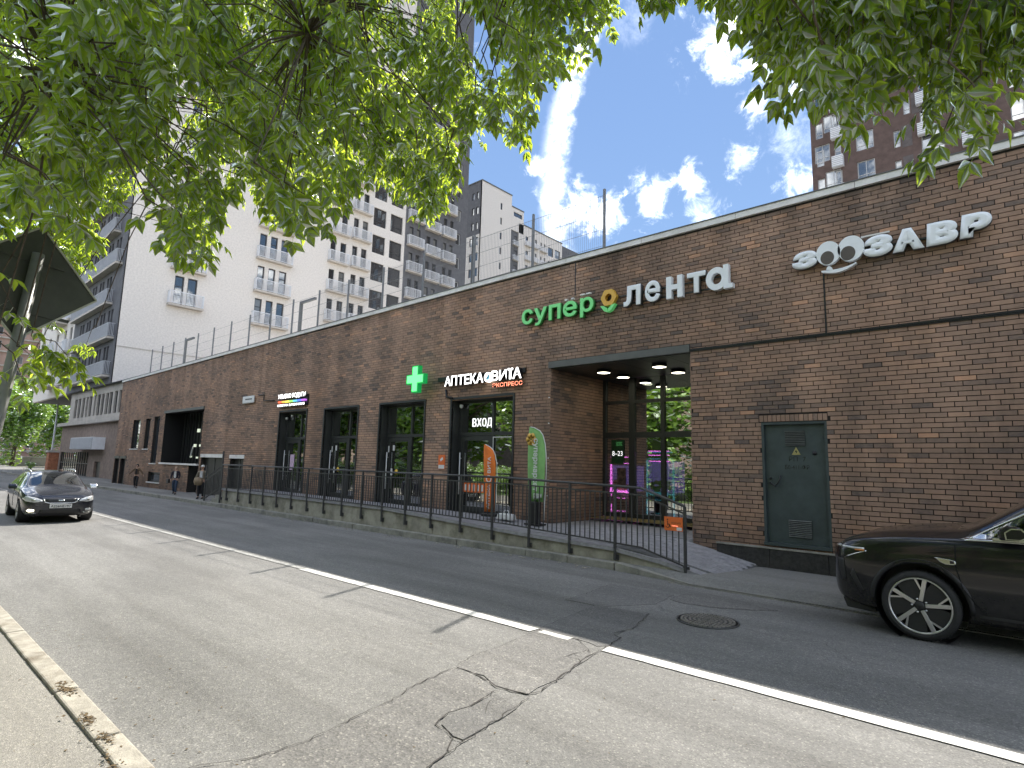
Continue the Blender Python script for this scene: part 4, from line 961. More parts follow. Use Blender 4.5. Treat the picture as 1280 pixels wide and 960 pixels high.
for k in range(6): a = k*math.pi/3; mb.lathe([(0, -.003), (.065, -.003), (.065, 0)], (-.12+.085*math.cos(a), -.045, 1.86+.085*math.sin(a)), 'y', 14)
mb.build('flower_print', M['yellow_sign'], fg)
def rot_text(body, cx, cz, L, h, y, m, parent, name='lettering', ang=-90):
    me = text_mesh(body, 1, .002, m, .02); lo, hi = mesh_bounds(me)
    s1, s2 = L/(hi[0]-lo[0]), h/(hi[1]-lo[1])
    T = Matrix.Translation((cx, y, cz)) @ Matrix.Rotation(R(-ang), 4, 'Y') @ Matrix.Rotation(R(90), 4, 'X') @ Matrix.Diagonal((s1, s2, 1, 1)) @ Matrix.Translation((-(lo[0]+hi[0])/2, -(lo[1]+hi[1])/2, 0))
    me.transform(T); o = bpy.data.objects.new(name, me); COL.objects.link(o); o.parent = parent; return o
rot_text('супермаркет', .0, 1.30, 1.15, .15, -.05, M['white'], fg)
rot_text('рядом', .1, .62, .22, .12, -.05, M['white'], fg, ang=0)
MB().box(-.11, .11, -.10, .08, 0, .50).build('base', M['black'], fg, bevel=.02)
MB().box(-.20, .20, -.14, .14, -.0, .03).build('foot_plate', M['black'], fg)
prof2 = [(.10, -.14, .20), (.5, -.17, .22), (.9, -.19, .23), (1.2, -.205, .215), (1.4, -.21, .16), (1.52, -.21, .09), (1.6, -.205, -.02), (1.64, -.20, -.12), (1.66, -.19, -.18)]
fo, o = feather('feather_flag', 'orange feather flag standing in front of the chemist doors', -9.72, 10.05, .56, 1.7, prof2, M['flag_orange'], None, None, None, 'feather flags in front of the shops')
rot_text('АПТЕКА', .02, .45, .55, .09, -.045, M['white'], fo, ang=90); rot_text('ВИТА', .02, 1.18, .38, .10, -.045, M['white'], fo, ang=90)
mb = MB(); ring(mb, .02, .86, .085, .06, -.05, -.046); mb.build('emblem_ring', M['white'], fo)
MB().box(-.14, .22, -.12, .12, 0, .07).build('base', M['black'], fo, bevel=.02)
wb = thing('flag_weight', 'white plastic weight standing beside the orange flag', 'weight', (-9.25, 10.15, .52))
MB().prism([(-.22, 0), (.22, 0), (.18, .12), (-.16, .14)], -.12, .12, 'y').build('body', M['white'], wb, bevel=.02)
MB().tube([(-.08, 0, .13), (-.06, 0, .20), (.06, 0, .20), (.08, 0, .13)], .012, 6).build('handle', M['white'], wb)

# ================================================================ arcade machines inside the entrance
M['neon_pink'] = mat('pink neon', (.8, .2, .7), .4, var=0, emit=(1, .20, .90), estr=3.6)
M['neon_blue'] = mat('blue neon', (.1, .4, .5), .4, var=0, emit=(.08, .42, .55), estr=1.0)
M['neon_violet'] = mat('violet lit glass', (.10, .09, .25), .3, var=.3, scale=9, emit=(.24, .16, .60), estr=.7)
def claw(label, x, y, w, d, h, accent, tone):
    t = thing('claw_machine', label, 'arcade machine', (x, y, .5), 0, 'arcade machines inside the entrance')
    MB().box(-w/2, w/2, -d/2, d/2, 0, .62).build('cabinet', mat('cabinet grey', (.16, .15, .18), .5, var=.2, scale=6) if 'cabinet grey' not in bpy.data.materials else bpy.data.materials['cabinet grey'], t, bevel=.01)
    MB().box(-w/2+.03, w/2-.03, -d/2+.03, d/2-.03, .66, h-.3).build('display_box', M['neon_violet'], t)
    MB().box(-w/2, w/2, -d/2, d/2, h-.28, h-.02).build('header', M['black'], t, bevel=.01)
    for sx in (-1, 1): MB().box(sx*w/2-.02, sx*w/2+.02, -d/2-.02, -d/2+.02, .0, h-.28).build('light_strip', accent if sx > 0 else tone, t)
    for z in (h-.26, h-.10, .62, .03): MB().box(-w/2, w/2, -d/2-.02, -d/2-.003, z, z+.022).build('light_strip', accent, t)
    MB().box(-w*.3, w*.3, -d/2-.12, -d/2-.005, .60, .68).build('control_shelf', tone, t)
    MB().box(-.12, .14, -d/2-.015, -d/2-.005, .16, .48).build('prize_door', M['black'], t)
    for s_ in ((-.13, .15, .15, .165), (-.13, .15, .475, .49)): MB().box(s_[0], s_[1], -d/2-.025, -d/2-.016, s_[2], s_[3]).build('door_light', accent, t)
    mb = MB()
    for k in range(26): mb.lathe([(0, -.05), (.045, -.03), (.055, 0), (.045, .03), (0, .05)], (rnd.uniform(-w*.36, w*.36), -d/2+.02, .70+rnd.uniform(0, .22)), 'z', 7)
    o = mb.build('prizes', mat('plush prizes', (.35, .25, .12), .9, var=.8, scale=7), t); o['kind'] = 'stuff'
    return t
claw('pink neon claw machine behind the narrow left pane of the entrance', -8.22, 13.75, .62, .7, 1.62, M['neon_pink'], M['neon_pink'])
claw('taller claw machine with a pink header and blue edge, right of the pink one', -7.20, 13.9, .72, .7, 1.75, M['neon_blue'], M['neon_blue'])
for z in (2.18, 2.08, 1.93): MB().box(-7.5, -6.92, 13.5, 13.53, z, z+.02).build('light_strip', M['neon_pink'], shop).matrix_parent_inverse = shop_inv
mb = MB(); ring(mb, -8.15, .95, .17, .13, 13.02, 13.05); o = mb.build('wall_emblem', M['steel_grey'], shop); o.matrix_parent_inverse = shop_inv
for i in range(3):
    t = thing('display_stand', ('white wire display stand just inside the right pane', 'dark drinks cabinet behind the right pane', 'low checkout stand at the back of the hall')[i], 'stand', (-6.0+.0*i, 14.2+i*.8, .5))
    if i == 0:
        for k in range(5): MB().box(-.3, .3, -.2, .2, .3+.3*k, .33+.3*k).build('shelf', M['coping'], t)
        for sx in (-.3, .3): MB().box(sx-.015, sx+.015, -.2, .2, 0, 1.8).build('side_frame', M['coping'], t)
    elif i == 1: MB().box(-.9+.5, -.2+.5, -.3, .3, 0, 1.9).build('cabinet', M['black'], t, bevel=.02); MB().box(-.35, .25, -.32, -.305, .2, 1.7).build('glass_door', M['neon_violet'], t)
    else: MB().box(-.8, .5, -.3, .3, 0, .9).build('counter', M['steel_grey'], t, bevel=.02); MB().box(-.8, .5, -.33, .33, .9, .94).build('worktop', M['coping'], t)

# ================================================================ roof fence and roof lamps
rf = thing('roof_fence', 'thin grey wire-mesh fence standing along the edge of the shop roof', 'fence', (-24, 11.0, 6.2))
finv = Matrix.Translation((24, -11.0, -6.2))
M['fence'] = mat('galvanised grey', (.16, .165, .17), .5, .3, var=.1)
fx = [-7.2, -9.35, -11.5, -13.7, -15.75, -17.8, -19.75, -21.7, -23.55, -25.5, -27.4, -29.35, -31.3, -33.0, -34.7, -36.4, -38.1]
for k, x in enumerate(fx):
    o = MB().box(x-.025, x+.025, 10.975, 11.025, 6.0, 8.17-.0045*(-7.2-x)*2).build('post', M['fence']); o.parent = rf; o.matrix_parent_inverse = finv
wires = MB()
for a, b in zip(fx, fx[1:]):
    for z in (6.5, 6.8, 7.2, 7.6, 8.02):
        wires.beam((a, 11.0, z-.0045*(-7.2-a)*2), (b, 11.0, z-.0045*(-7.2-b)*2), .006, .007)
    n = int((a-b)/.055)
    if a > -18:
        for i in range(1, n): x = a+(b-a)*i/n; wires.box(x-.0016, x+.0016, 10.998, 11.002, 6.4, 8.02)
o = wires.build('mesh_wires', M['fence']); o.parent = rf; o.matrix_parent_inverse = finv; o['kind'] = 'stuff'
for (x, zt, lab) in ((-24.9, 8.95, 'angular dark roof lamp nearer the middle of the roof edge'), (-38.9, 8.95, 'angular dark roof lamp near the far end of the roof edge')):
    t = thing('roof_lamp', lab, 'lamp', (x, 13.0, 6.2), 0, 'angular lamps on the shop roof')
    MB().box(-.06, .06, -.06, .06, 0, zt-6.2).build('post', M['coping_dark'], t); MB().box(.065, 1.25, -.05, .05, zt-6.2-.11, zt-6.2).build('arm', M['coping_dark'], t)

# ================================================================ apartment towers behind
M['white_brick'] = mat('white brick', (.81, .755, .70), .85, var=.09, scale=7, bump=.4, bscale=22, dirt=(.72, .66, .60), dscale=9)
M['grey_brick'] = mat('dark grey brick', (.135, .135, .145), .85, var=.14, scale=1.8, bump=.3, bscale=14)
M['slab_white'] = mat('balcony concrete', (.58, .53, .47), .8, var=.1, scale=2)
M['rail_white'] = mat('white balcony rail', (.80, .81, .84), .5, var=.06, scale=3)
M['rail_grey'] = mat('pale balcony sheet', (.46, .47, .50), .5, var=.06, scale=3)
M['brown_brick'] = mat('red-brown tower brick', (.115, .078, .068), .9, var=.22, scale=1.5, bump=.3, bscale=12)
M['dark_brown'] = mat('dark insert brick', (.115, .10, .098), .9, var=.2, scale=2)
M['winframe'] = mat('window frame', (.05, .05, .055), .5, var=0)
M['winframe_w'] = mat('pale window frame', (.5, .5, .5), .5, var=0)
M['brownwall'] = mat('brown brick render', (.25, .19, .155), .9, var=.2, scale=3, bump=.3, bscale=20)
M['pale_band'] = mat('pale band', (.50, .46, .41), .85, var=.12, scale=.8, dirt=(.36, .33, .29), dscale=1.0)
M['glass_blue'] = glass('tower glass', (.02, .026, .032), .14, see=False, ior=1.5)
class Fac:
    """a facade plane: 'x' faces +x (along = y), 'y' faces -y (along = x)"""
    def __init__(s, root, ax, pl): s.root, s.ax, s.pl = root, ax, pl; s.cache = {}
    def bx(s, mb, a0, a1, d0, d1, z0, z1, mi=0):     # d: distance outwards
        if s.ax == 'x': return mb.box(s.pl+min(d0, d1), s.pl+max(d0, d1), a0, a1, z0, z1, mi)
        return mb.box(a0, a1, s.pl-max(d0, d1), s.pl-min(d0, d1), z0, z1, mi)
    def wall(s, a0, a1, z0, z1, holes, m, name='wall', th=.3):
        xs = sorted({a0, a1}|{v for h in holes for v in h[:2] if a0 < v < a1}); mb = MB()
        for i in range(len(xs)-1):
            c = (xs[i]+xs[i+1])/2; hs = sorted([(h[2], h[3]) for h in holes if h[0] < c < h[1]])
            z = z0
            for (p, q) in hs:
                if p > z: s.bx(mb, xs[i], xs[i+1], -th, 0, z, p)
                z = max(z, q)
            if z < z1: s.bx(mb, xs[i], xs[i+1], -th, 0, z, z1)
        return mb.build(name, m, s.root)
    def put(s, name, key, fn, a, z, mats, parent=None):
        """place a shared mesh built at the origin of the facade"""
        if key not in s.cache:
            mb = MB(); fn(mb, s); s.cache[key] = mb.mesh(name, mats)
        o = bpy.data.objects.new(name, s.cache[key]); COL.objects.link(o); o.parent = parent or s.root
        if parent is None: o.location = (0, a, z) if s.ax == 'x' else (a, 0, z)
        return o
def win_frame(w, h, bar=.08, mull=(), trans=()):
    def f(mb, s):
        for (a, b) in ((0, bar), (w-bar, w)): s.bx(mb, a, b, -.22, -.12, 0, h)
        for (a, b) in ((0, bar), (h-bar, h)): s.bx(mb, bar, w-bar, -.215, -.125, a, b)
        for m_ in mull: s.bx(mb, m_-bar/3, m_+bar/3, -.21, -.13, bar, h-bar)
        for t in trans: s.bx(mb, bar, w-bar, -.205, -.135, t-bar/3, t+bar/3)
    return f
def win_pane(w, h):
    return lambda mb, s: s.bx(mb, .07, w-.07, -.19, -.17, .07, h-.07)
M['curtain'] = glass('curtained glass', (.20, .20, .19), .08, see=False); M['halfdark'] = glass('dark room glass', (.05, .05, .05), .10, see=False)
def window(F, a, z, w, h, fm=None, gm=None, mull=(), trans=()):
    gm = gm or rnd.choice((M['glass_blue'], M['glass_blue'], M['halfdark'], M['curtain']))
    key = (round(w, 2), round(h, 2), mull, trans)
    o = F.put('window', ('f',)+key, win_frame(w, h, mull=mull, trans=trans), a, z, fm or M['winframe'])
    F.put('pane', ('p', gm.name)+key, win_pane(w, h), 0, 0, gm or M['glass_blue'], o)
    return o
def balcony(F, a0, a1, z, dep=.5, h=1.05, bars=True, div=0, rm=None):
    w = round(a1-a0, 2)
    o = F.put('balcony', ('b', w, dep), lambda mb, s: s.bx(mb, 0, w, 0, dep, -.16, 0), a0, z, M['slab_white'])
    def rl_(mb, s):
        s.bx(mb, .02, w-.02, dep-.06, dep-.02, h-.05, h); s.bx(mb, .02, w-.02, dep-.06, dep-.02, .06, .10)
        for e in (.02, w-.06): s.bx(mb, e, e+.04, .0, dep-.02, h-.05, h-.001); s.bx(mb, e, e+.04, .0, dep-.02, .06, .10); s.bx(mb, e, e+.04, dep-.06, dep-.02, .0, h)
        if bars:
            n = int(w/.10)
            for i in range(1, n): s.bx(mb, w*i/n-.016, w*i/n+.016, dep-.05, dep-.03, .10, h-.05)
            for e in (.02, w-.04):
                for k in range(1, 5): s.bx(mb, e, e+.02, dep*k/5-.02, dep*k/5+.02, .10, h-.05)
        else: s.bx(mb, .07, w-.07, dep-.05, dep-.04, .12, h-.05)
        for d in range(1, div+1): s.bx(mb, w*d/(div+1)-.02, w*d/(div+1)+.02, .0, dep-.02, 0, h)
    F.put('railing', ('r', w, dep, bars, div), rl_, 0, 0, rm or M['rail_white'], o)
    return o
ZT = 46.5
# ---- white tower
tw = thing('white_apartment_tower', 'tall white-brick apartment tower with small balconies behind the far end of the shops', 'building', (-51, 12.3, 0))
tw.location = (0, 0, 0)
MB().box(-79.7, -51.3, 12.61, 38.09, 7.1, 76).build('core', M['grey_brick'], tw)
F = Fac(tw, 'x', -51); F.root = tw
def put_loc(F): pass
_old_put = Fac.put
def put2(s, name, key, fn, a, z, mats, parent=None):
    if key not in s.cache:
        pl = s.pl; s.pl = 0; mb = MB(); fn(mb, s); s.pl = pl; s.cache[key] = mb.mesh(name, mats)
    o = bpy.data.objects.new(name, s.cache[key]); COL.objects.link(o); o.parent = parent or s.root
    if parent is None: o.location = (s.pl, a, z) if s.ax == 'x' else (a, s.pl, z)
    return o
Fac.put = put2
colsW = [((15.75, 16.45), (16.72, 17.45), (15.3, 17.95), 13.75, 2.5), ((22.25, 22.9), (23.25, 23.9), (24.25, 24.95), (22.0, 25.3), 13.5, 2.4), ((29.2, 29.8), (30.3, 30.95), (28.95, 31.15), 12.2, 2.3), ((31.65, 32.25), (32.7, 33.35), (31.45, 33.6), 12.3, 2.3)]
holes = []; todo = []
for c in colsW:
    wins, bal, z0, wh = c[:-3], c[-3], c[-2], c[-1]
    k = 0
    while z0+3*k+wh < ZT:
        z = z0+3*k
        for w in wins: holes.append((w[0], w[1], z+.12, z+wh)); todo.append(('w', w[0], z+.12, w[1]-w[0], wh-.12))
        todo.append(('b', bal[0], z+.08, bal[1])); k += 1
for (a, b) in ((33.97, 35.55), (36.13, 37.74)):
    k = 0
    while 11.6+3*k+1.95 < ZT:
        z = 11.6+3*k; holes.append((a, b, z, z+1.98)); todo.append(('l', a, z, b-a, 1.98)); k += 1
F.wall(12.3, 38.1, 7.1, 76, holes, M['white_brick'])
for i, t in enumerate(todo):
    if t[0] == 'w': window(F, t[1], t[2], t[3], t[4], trans=(() if i % 3 else (1.55,)))
    elif t[0] == 'l': window(F, t[1], t[2], t[3], t[4], mull=(.52,), trans=(.62,), gm=M['bandglass'])
    else: balcony(F, t[1], t[3], t[2])
MB().box(-51.0, -50.96, 12.3, 38.1, 9.86, 9.93).build('seam', M['slab_white'], tw)
# grey street front of the tower
G_ = Fac(tw, 'y', 12.3); holes = []; todo = []
rows = [7.75+2.93*k for k in range(0, 13)]
for j, z in enumerate(rows):
    sh = -53.4 if j % 3 == 2 or j == 4 else -51.9
    todo.append(('b', sh-11.2, sh, z))
    x = sh-10.9; k = 0
    while x < sh-.3:
        holes.append((x, x+.55, z+.1, z+2.35)); todo.append(('w', x, z+.1, .55, 2.25)); x += .78 if k % 2 == 0 else 1.35; k += 1
G_.wall(-65, -51.001, 7.1, 76, holes, M['grey_brick'])
for t in todo:
    if t[0] == 'w': window(G_, t[1], t[2], t[3], t[4])
    else: balcony(G_, t[1], t[2], t[3], dep=.5, div=4, rm=M['rail_grey'])
holes = [(x, x+.9, 8.2+3*k, 10.4+3*k) for k in range(12) for x in (-78.6, -75.2, -72.0, -68.8, -66.6)]
G_.wall(-79.8, -65.001, 7.1, 76, holes, M['white_brick'], 'wall')
for h in holes: window(G_, h[0], h[2], .9, 2.2)
for k in range(12): balcony(G_, -72.2, -68.0, 8.1+3*k, dep=.9); balcony(G_, -66.9, -65.3, 8.1+3*k, dep=.5)
# ---- dark tower part: a building of its own beyond
dt = thing('dark_grey_apartment_block', 'tall dark-grey brick apartment block with white balconies, joined to the right of the white tower', 'building', (0, 0, 0))
MB().box(-79.6, -51.35, 38.3, 47.4, 5, 75).build('core', M['grey_brick'], dt)
F = Fac(dt, 'x', -51.03); holes = []; todo = []
for wins, bal, z0 in ((((38.75, 39.3), (39.75, 40.3)), (38.4, 40.6), 10.75), (((41.2, 41.75), (42.2, 42.75)), (40.9, 43.0), 10.4), (((43.7, 44.2), (44.7, 45.2)), (43.35, 45.4), 10.4)):
    k = 0
    while z0+3*k+2.2 < ZT+4:
        z = z0+3*k
        for w in wins: holes.append((w[0], w[1], z+.12, z+2.25)); todo.append(('w', w[0], z+.12, w[1]-w[0], 2.13))
        todo.append(('b', bal[0], z+.08, bal[1])); k += 1
for k in range(13): z = 10.05+3*k; holes.append((45.65, 46.4, z, z+1.4)); todo.append(('j', 45.65, z, .75, 1.4))
F.wall(38.11, 47.4, 5, 75, holes, M['grey_brick'])
for t in todo:
    if t[0] == 'b': balcony(F, t[1], t[3], t[2])
    else: window(F, t[1], t[2], t[3], t[4], fm=M['winframe_w'] if t[0] == 'j' else None)
# ---- base building at the street
bb = thing('brick_base_building', 'low brown-brick base building with a pale upper band at the foot of the white tower', 'building', (0, 0, 0))
F = Fac(bb, 'y', 12.3)
holes = [(-64.2, -54.9, -.3, 1.97), (-53.1, -51.45, -.3, 1.28)]
F.wall(-64.6, -42.0, -.3, 4.16, holes, M['brownwall'])
MB().box(-64.55, -42, 13.6, 38, -.3, 6.9).build('core', M['brownwall'], bb)
MB().box(-64.9, -42.0, 11.95, 12.75, 4.16, 4.42).build('ledge', M['pale_band'], bb)
F2 = Fac(bb, 'y', 12.6); px_ = [(-62.81, -61.95), (-61.6, -60.77), (-60.28, -59.48), (-58.99, -58.37), (-58.07, -57.23), (-56.56, -56.05), (-55.7, -54.85), (-54.57, -53.8), (-53.37, -52.62), (-52.41, -51.6), (-51.12, -50.34), (-50.0, -49.3), (-48.6, -47.8)]
holes = [(a, b, 4.85, 6.5) for a, b in px_]
F2.wall(-64.3, -42.0, 4.42, 7.08, holes, M['pale_band'], 'band_wall')
for a, b in px_: window(F2, a, 4.85, b-a, 1.65)
MB().box(-65, -42, 12.3, 16, 7.085, 7.1).build('soffit', M['grey_brick'], bb)
MB().box(-53.1+.05, -51.5, 12.45, 12.5, -.3, 1.25).build('door', M['black'], bb)
ac = MB(); ac.box(-57.1, -50.85, 11.5, 12.3, 2.17, 3.05)
o = ac.build('white_duct_box', M['rail_white'], bb)
for i in range(28): MB().box(-57.05+i*.225, -57.05+i*.225+.11, 11.46, 11.5, 2.2, 3.02).build('duct_rib', M['rail_grey'], o)
for i in range(14):
    x = -64.1+i*.7; MB().box(x-.04, x+.04, 12.35, 12.42, -.2, 1.97).build('gate_bar', M['steel'], bb)
MB().box(-64.2, -54.9, 12.36, 12.40, 1.05, 1.12).build('gate_rail', M['steel'], bb)
# ---- block further back
mbk = thing('white_grey_midrise_block', 'white and grey mid-rise block rising behind the shop roof under the contrail', 'building', (0, 0, 0))
F = Fac(mbk, 'x', -75)
MB().box(-96, -75.35, 73.6, 81.5, 0, 54.7).box(-96, -75.35, 81.6, 85.1, 0, 52.5).box(-96, -75.35, 85.3, 98, 0, 49.8).box(-96, -75.3, 98.1, 118, 0, 49.4).build('core', M['grey_brick'], mbk)
def slits(y, z0, n, w, h, dz=3.0): return [(y, y+w, z0-dz*k, z0-dz*k+h) for k in range(n)]
hA = slits(78.35, 50.9, 7, .5, 1.35); F.wall(73.2, 81.55, 0, 54.8, hA, M['white_brick'])
hB = [(82.2, 84.7, 50.9, 51.8)]; F.wall(81.56, 85.2, 47.9, 52.6, hB, M['white_brick'], 'upper_wall')
Fg = Fac(mbk, 'x', -75.2); hB2 = slits(82.7, 45.9, 6, .95, 1.1); Fg.wall(81.56, 83.8, 0, 47.9, hB2, M['grey_brick'], 'recess_wall')
hC = slits(85.95, 46.9, 5, .8, 1.0)+slits(87.9, 47.3, 5, .55, .8)+slits(88.9, 47.3, 5, .6, .8)+slits(90.65, 47.2, 5, .5, .8)+slits(91.8, 47.2, 5, .5, .8)
hD = slits(93.2, 45.9, 5, 1.7, 1.9)+slits(95.6, 46.1, 5, 1.7, 1.8)
F.wall(83.81, 98.0, 0, 49.9, hC+hD, M['white_brick'])
for h in hA+hC: window(F, h[0], h[2], round(h[1]-h[0], 2), round(h[3]-h[2], 2))
for h in hB2: window(Fg, h[0], h[2], .95, 1.1)
window(F, 82.2, 50.9, 2.5, .9)
for h in hD: window(F, h[0], h[2], 1.7, round(h[3]-h[2], 2), mull=(.85,), trans=(.6,), gm=M['bandglass'])
for k in range(5): balcony(F, 85.7, 87.3, 45.9-3*k, h=.9); balcony(F, 87.7, 89.7, 46.1-3*k, h=.9); balcony(F, 90.4, 92.5, 46.1-3*k, h=.9); balcony(Fg, 82.2, 83.7, 45.0-3*k, h=.9)
Fd = Fac(mbk, 'x', -75.0); hE = slits(98.8, 46.2, 5, .6, .9); Fd.wall(98.01, 118, 0, 49.5, hE, M['grey_brick'])
for h in hE: window(Fd, h[0], h[2], .6, .9)
Fy = Fac(mbk, 'y', 73.2)
hG = [(x, x+.62, 51.45-3*k, 52.85-3*k) for k in range(3) for x in (-77.58, -76.42)]; Fy.wall(-96, -75.001, 44.4, 54.8, hG, M['grey_brick'])
hH = [(x, x+.85, 42.3-3*k, 43.9-3*k) for k in range(6) for x in (-77.95, -76.5)]; Fy.wall(-96, -75.001, 0, 44.39, hH, M['white_brick'])
for h in hG+hH: window(Fy, h[0], h[2], round(h[1]-h[0], 2), round(h[3]-h[2], 2))
MB().box(-76.95, -76.75, 72.9, 73.2, 10, 44.2).build('downpipe', M['coping_dark'], mbk)
MB().box(-96, -74.9, 73.1, 81.6, 54.8, 55.0).box(-96, -74.9, 81.601, 85.25, 52.6, 52.8).box(-96, -74.9, 85.251, 98.05, 49.9, 50.1).build('roof_edge', M['coping_dark'], mbk)
# ---- brown tower on the right
bt = thing('brown_brick_tower', 'tall red-brown brick tower with white baskets under some windows', 'building', (0, 0, 0))
F = Fac(bt, 'y', 62)
base = [(-15.15, -14.46, 32.5, 34.2, 0), (-14.4, -13.0, 29.9, 31.75, 0), (-13.49, -12.9, 33.1, 34.55, 1), (-11.6, -10.1, 29.95, 31.85, 0), (-8.5, -7.97, 32.2, 33.9, 2), (-6.38, -4.7, 30.85, 32.95, 1), (-3.25, -2.7, 31.7, 32.85, 1), (-.1, 1.6, 31.6, 33.6, 0), (3.0, 4.6, 31.2, 33.0, 0), (6.3, 7.0, 32.0, 33.6, 1), (9.3, 11, 31, 33, 0), (13, 14.6, 32, 33.7, 1), (17, 18, 31, 32.8, 0)]
holes = []
for k in range(-2, 11):
    for i, (a, b, z0, z1, f) in enumerate(base):
        sh = rnd.choice((0, 0, .9, -.9)) if (k % 2 and i % 3 == 1) else 0
        holes.append((a+sh if i else a, b+sh if i else b, z0+3*k, z1+3*k, f))
F.wall(-15.6, 24, 0, 92, [h[:4] for h in holes], M['brown_brick'])
MB().box(-15.3, 24, 62.35, 80, 0, 91.5).build('core', M['dark_brown'], bt)
for h in holes:
    w = round(h[1]-h[0], 2); window(F, h[0], h[2], w, round(h[3]-h[2], 2), fm=M['winframe_w'], gm=M['farglass'] if False else M['bandglass'], mull=((round(w/2, 2),) if w > 1.2 else ()), trans=(.5,))
    if h[4] == 1:
        o = F.put('basket', ('k', min(w, 1.0)), lambda mb, s: [s.bx(mb, -.1, .9, 0, .5, -1.3, -.15)], h[0]-.1, h[2], M['rail_white'])
        for i in range(6): F.put('basket_slat', ('ks',), lambda mb, s: s.bx(mb, -.1, .9, .5, .53, -1.28, -1.2), 0, 0, M['rail_grey'], o).location.z = i*.19
    if h[4] == 2: F.put('dark_insert', ('di',), lambda mb, s: s.bx(mb, .65, 1.45, 0, .02, -.2, 1.9), h[0], h[2], M['dark_brown'])

# ================================================================ street end, far left
FX = -66
gp = thing('brick_gate_pillar', 'red brick gate pillar with a pale cap left of the barred gate', 'pillar', (-66.6, 12.3, -.05))
MB().box(-.5, .5, -.45, .45, 0, 1.95).build('shaft', mat('orange brick', (.42, .17, .09), .9, var=.3, scale=4), gp); MB().box(-.6, .6, -.55, .55, 1.95, 2.15).build('cap', M['pale_band'], gp)
bd = thing('dark_round_bush', 'small black-looking rounded bush on the far pavement beside the gate pillar', 'bush', (-67.5, 10.9, 0))
sl_ = thing('street_lamp', 'pale double-armed street lamp beyond the end of the base building', 'lamp', (-78, 14.2, 0))
MB().tube([(0, 0, 0), (0, 0, 4), (0, 0, 7.4)], [.12, .09, .06], 10).build('post', M['rail_white'], sl_)
for s_ in (-1, 1): MB().tube([(0, 0, 7.3), (0, s_*.35, 7.75), (0, s_*.9, 7.85)], .04, 6).build('arm', M['rail_white'], sl_); MB().box(-.12, .12, s_*1.15-.35, s_*1.15+.35, 7.80, 7.92).build('lamp_head', M['rail_white'], sl_)
lw = thing('low_pale_wall', 'long low pale wall across the street end in front of the trees', 'wall', (-112, 10, 0))
for i in range(16): MB().box(-.15, .15, -22+i*3.0, -22+i*3.0+2.94, 0, 1.2).build('wall_panel', M['pale_band'], lw)
MB().box(-.22, .22, -22, 26, 1.2, 1.3).build('cap', M['white'], lw)
sgn = thing('give_way_sign', 'distant sign pole with a grey triangle and a red round plate at the street end', 'road sign', (-72, 7.3, 0))
MB().tube([(0, 0, 0), (0, 0, 3.6)], .04, 8).build('pole', M['fence'], sgn)
MB().prism([(-.45, 3.85), (.45, 3.85), (0, 3.05)], -.05, -.03, 'x').build('triangle_plate', mat('back of sign', (.3, .2, .18), .6, var=.1), sgn)
MB().lathe([(0, -.02), (.35, -.02), (.35, .02), (0, .02)], (.06, 0, 2.2), 'x', 20).build('round_plate', mat('sign red', (.7, .09, .05), .5, var=0), sgn)
MB().lathe([(0, -.02), (.14, -.02), (.14, .02), (0, .02)], (.1, 0, 2.2), 'x', 20).build('inner_disc', M['white'], sgn)
MB().box(.03, .06, -.35, .35, 1.2, 1.6).build('square_plate', M['coping'], sgn)
for i, (x, y, h_) in enumerate(((-96, 3.5, 1.7), (-95, 5.0, 1.5), (-97, 6.6, 1.4))):
    t = thing('bollard_panel', ('white traffic panel at the street end, leftmost of three', 'white traffic panel at the street end, middle of three', 'white traffic panel at the street end, rightmost of three')[i], 'barrier', (x, y, 0), 0, 'white traffic panels at the street end')
    MB().box(-.1, .1, -.5, .5, .3, h_).build('panel', M['white'], t); MB().box(-.2, .2, -.55, .55, 0, .3).build('base', M['coping'], t); MB().box(.1, .12, -.4, .4, .6, .8).build('stripe', M['red_emit'] if False else bpy.data.materials['sign red'], t)
# scaffolded pink building far behind, seen between the leaves
pk = thing('distant_panel_block', 'distant pinkish apartment block with pale balconies seen through the leaves left of the tower', 'building', (0, 0, 0))
F = Fac(pk, 'x', -170); M['pinkwall'] = mat('pinkish panel', (.42, .28, .23), .9, var=.15, scale=.4)
holes = [(a, a+1.5, 3+3.1*k, 4.7+3.1*k) for k in range(14) for a in range(10, 70, 4)]
F.wall(6, 74, 0, 46, holes, M['pinkwall']); MB().box(-190, -170.4, 6, 74, 0, 45.5).build('core', M['pinkwall'], pk)
for h in holes: window(F, h[0], h[2], 1.5, 1.7, fm=M['winframe_w'])
for k in range(14): MB().box(-170, -169.7, 6, 74, 2.2+3.1*k, 2.5+3.1*k).build('floor_band', M['pale_band'], pk)

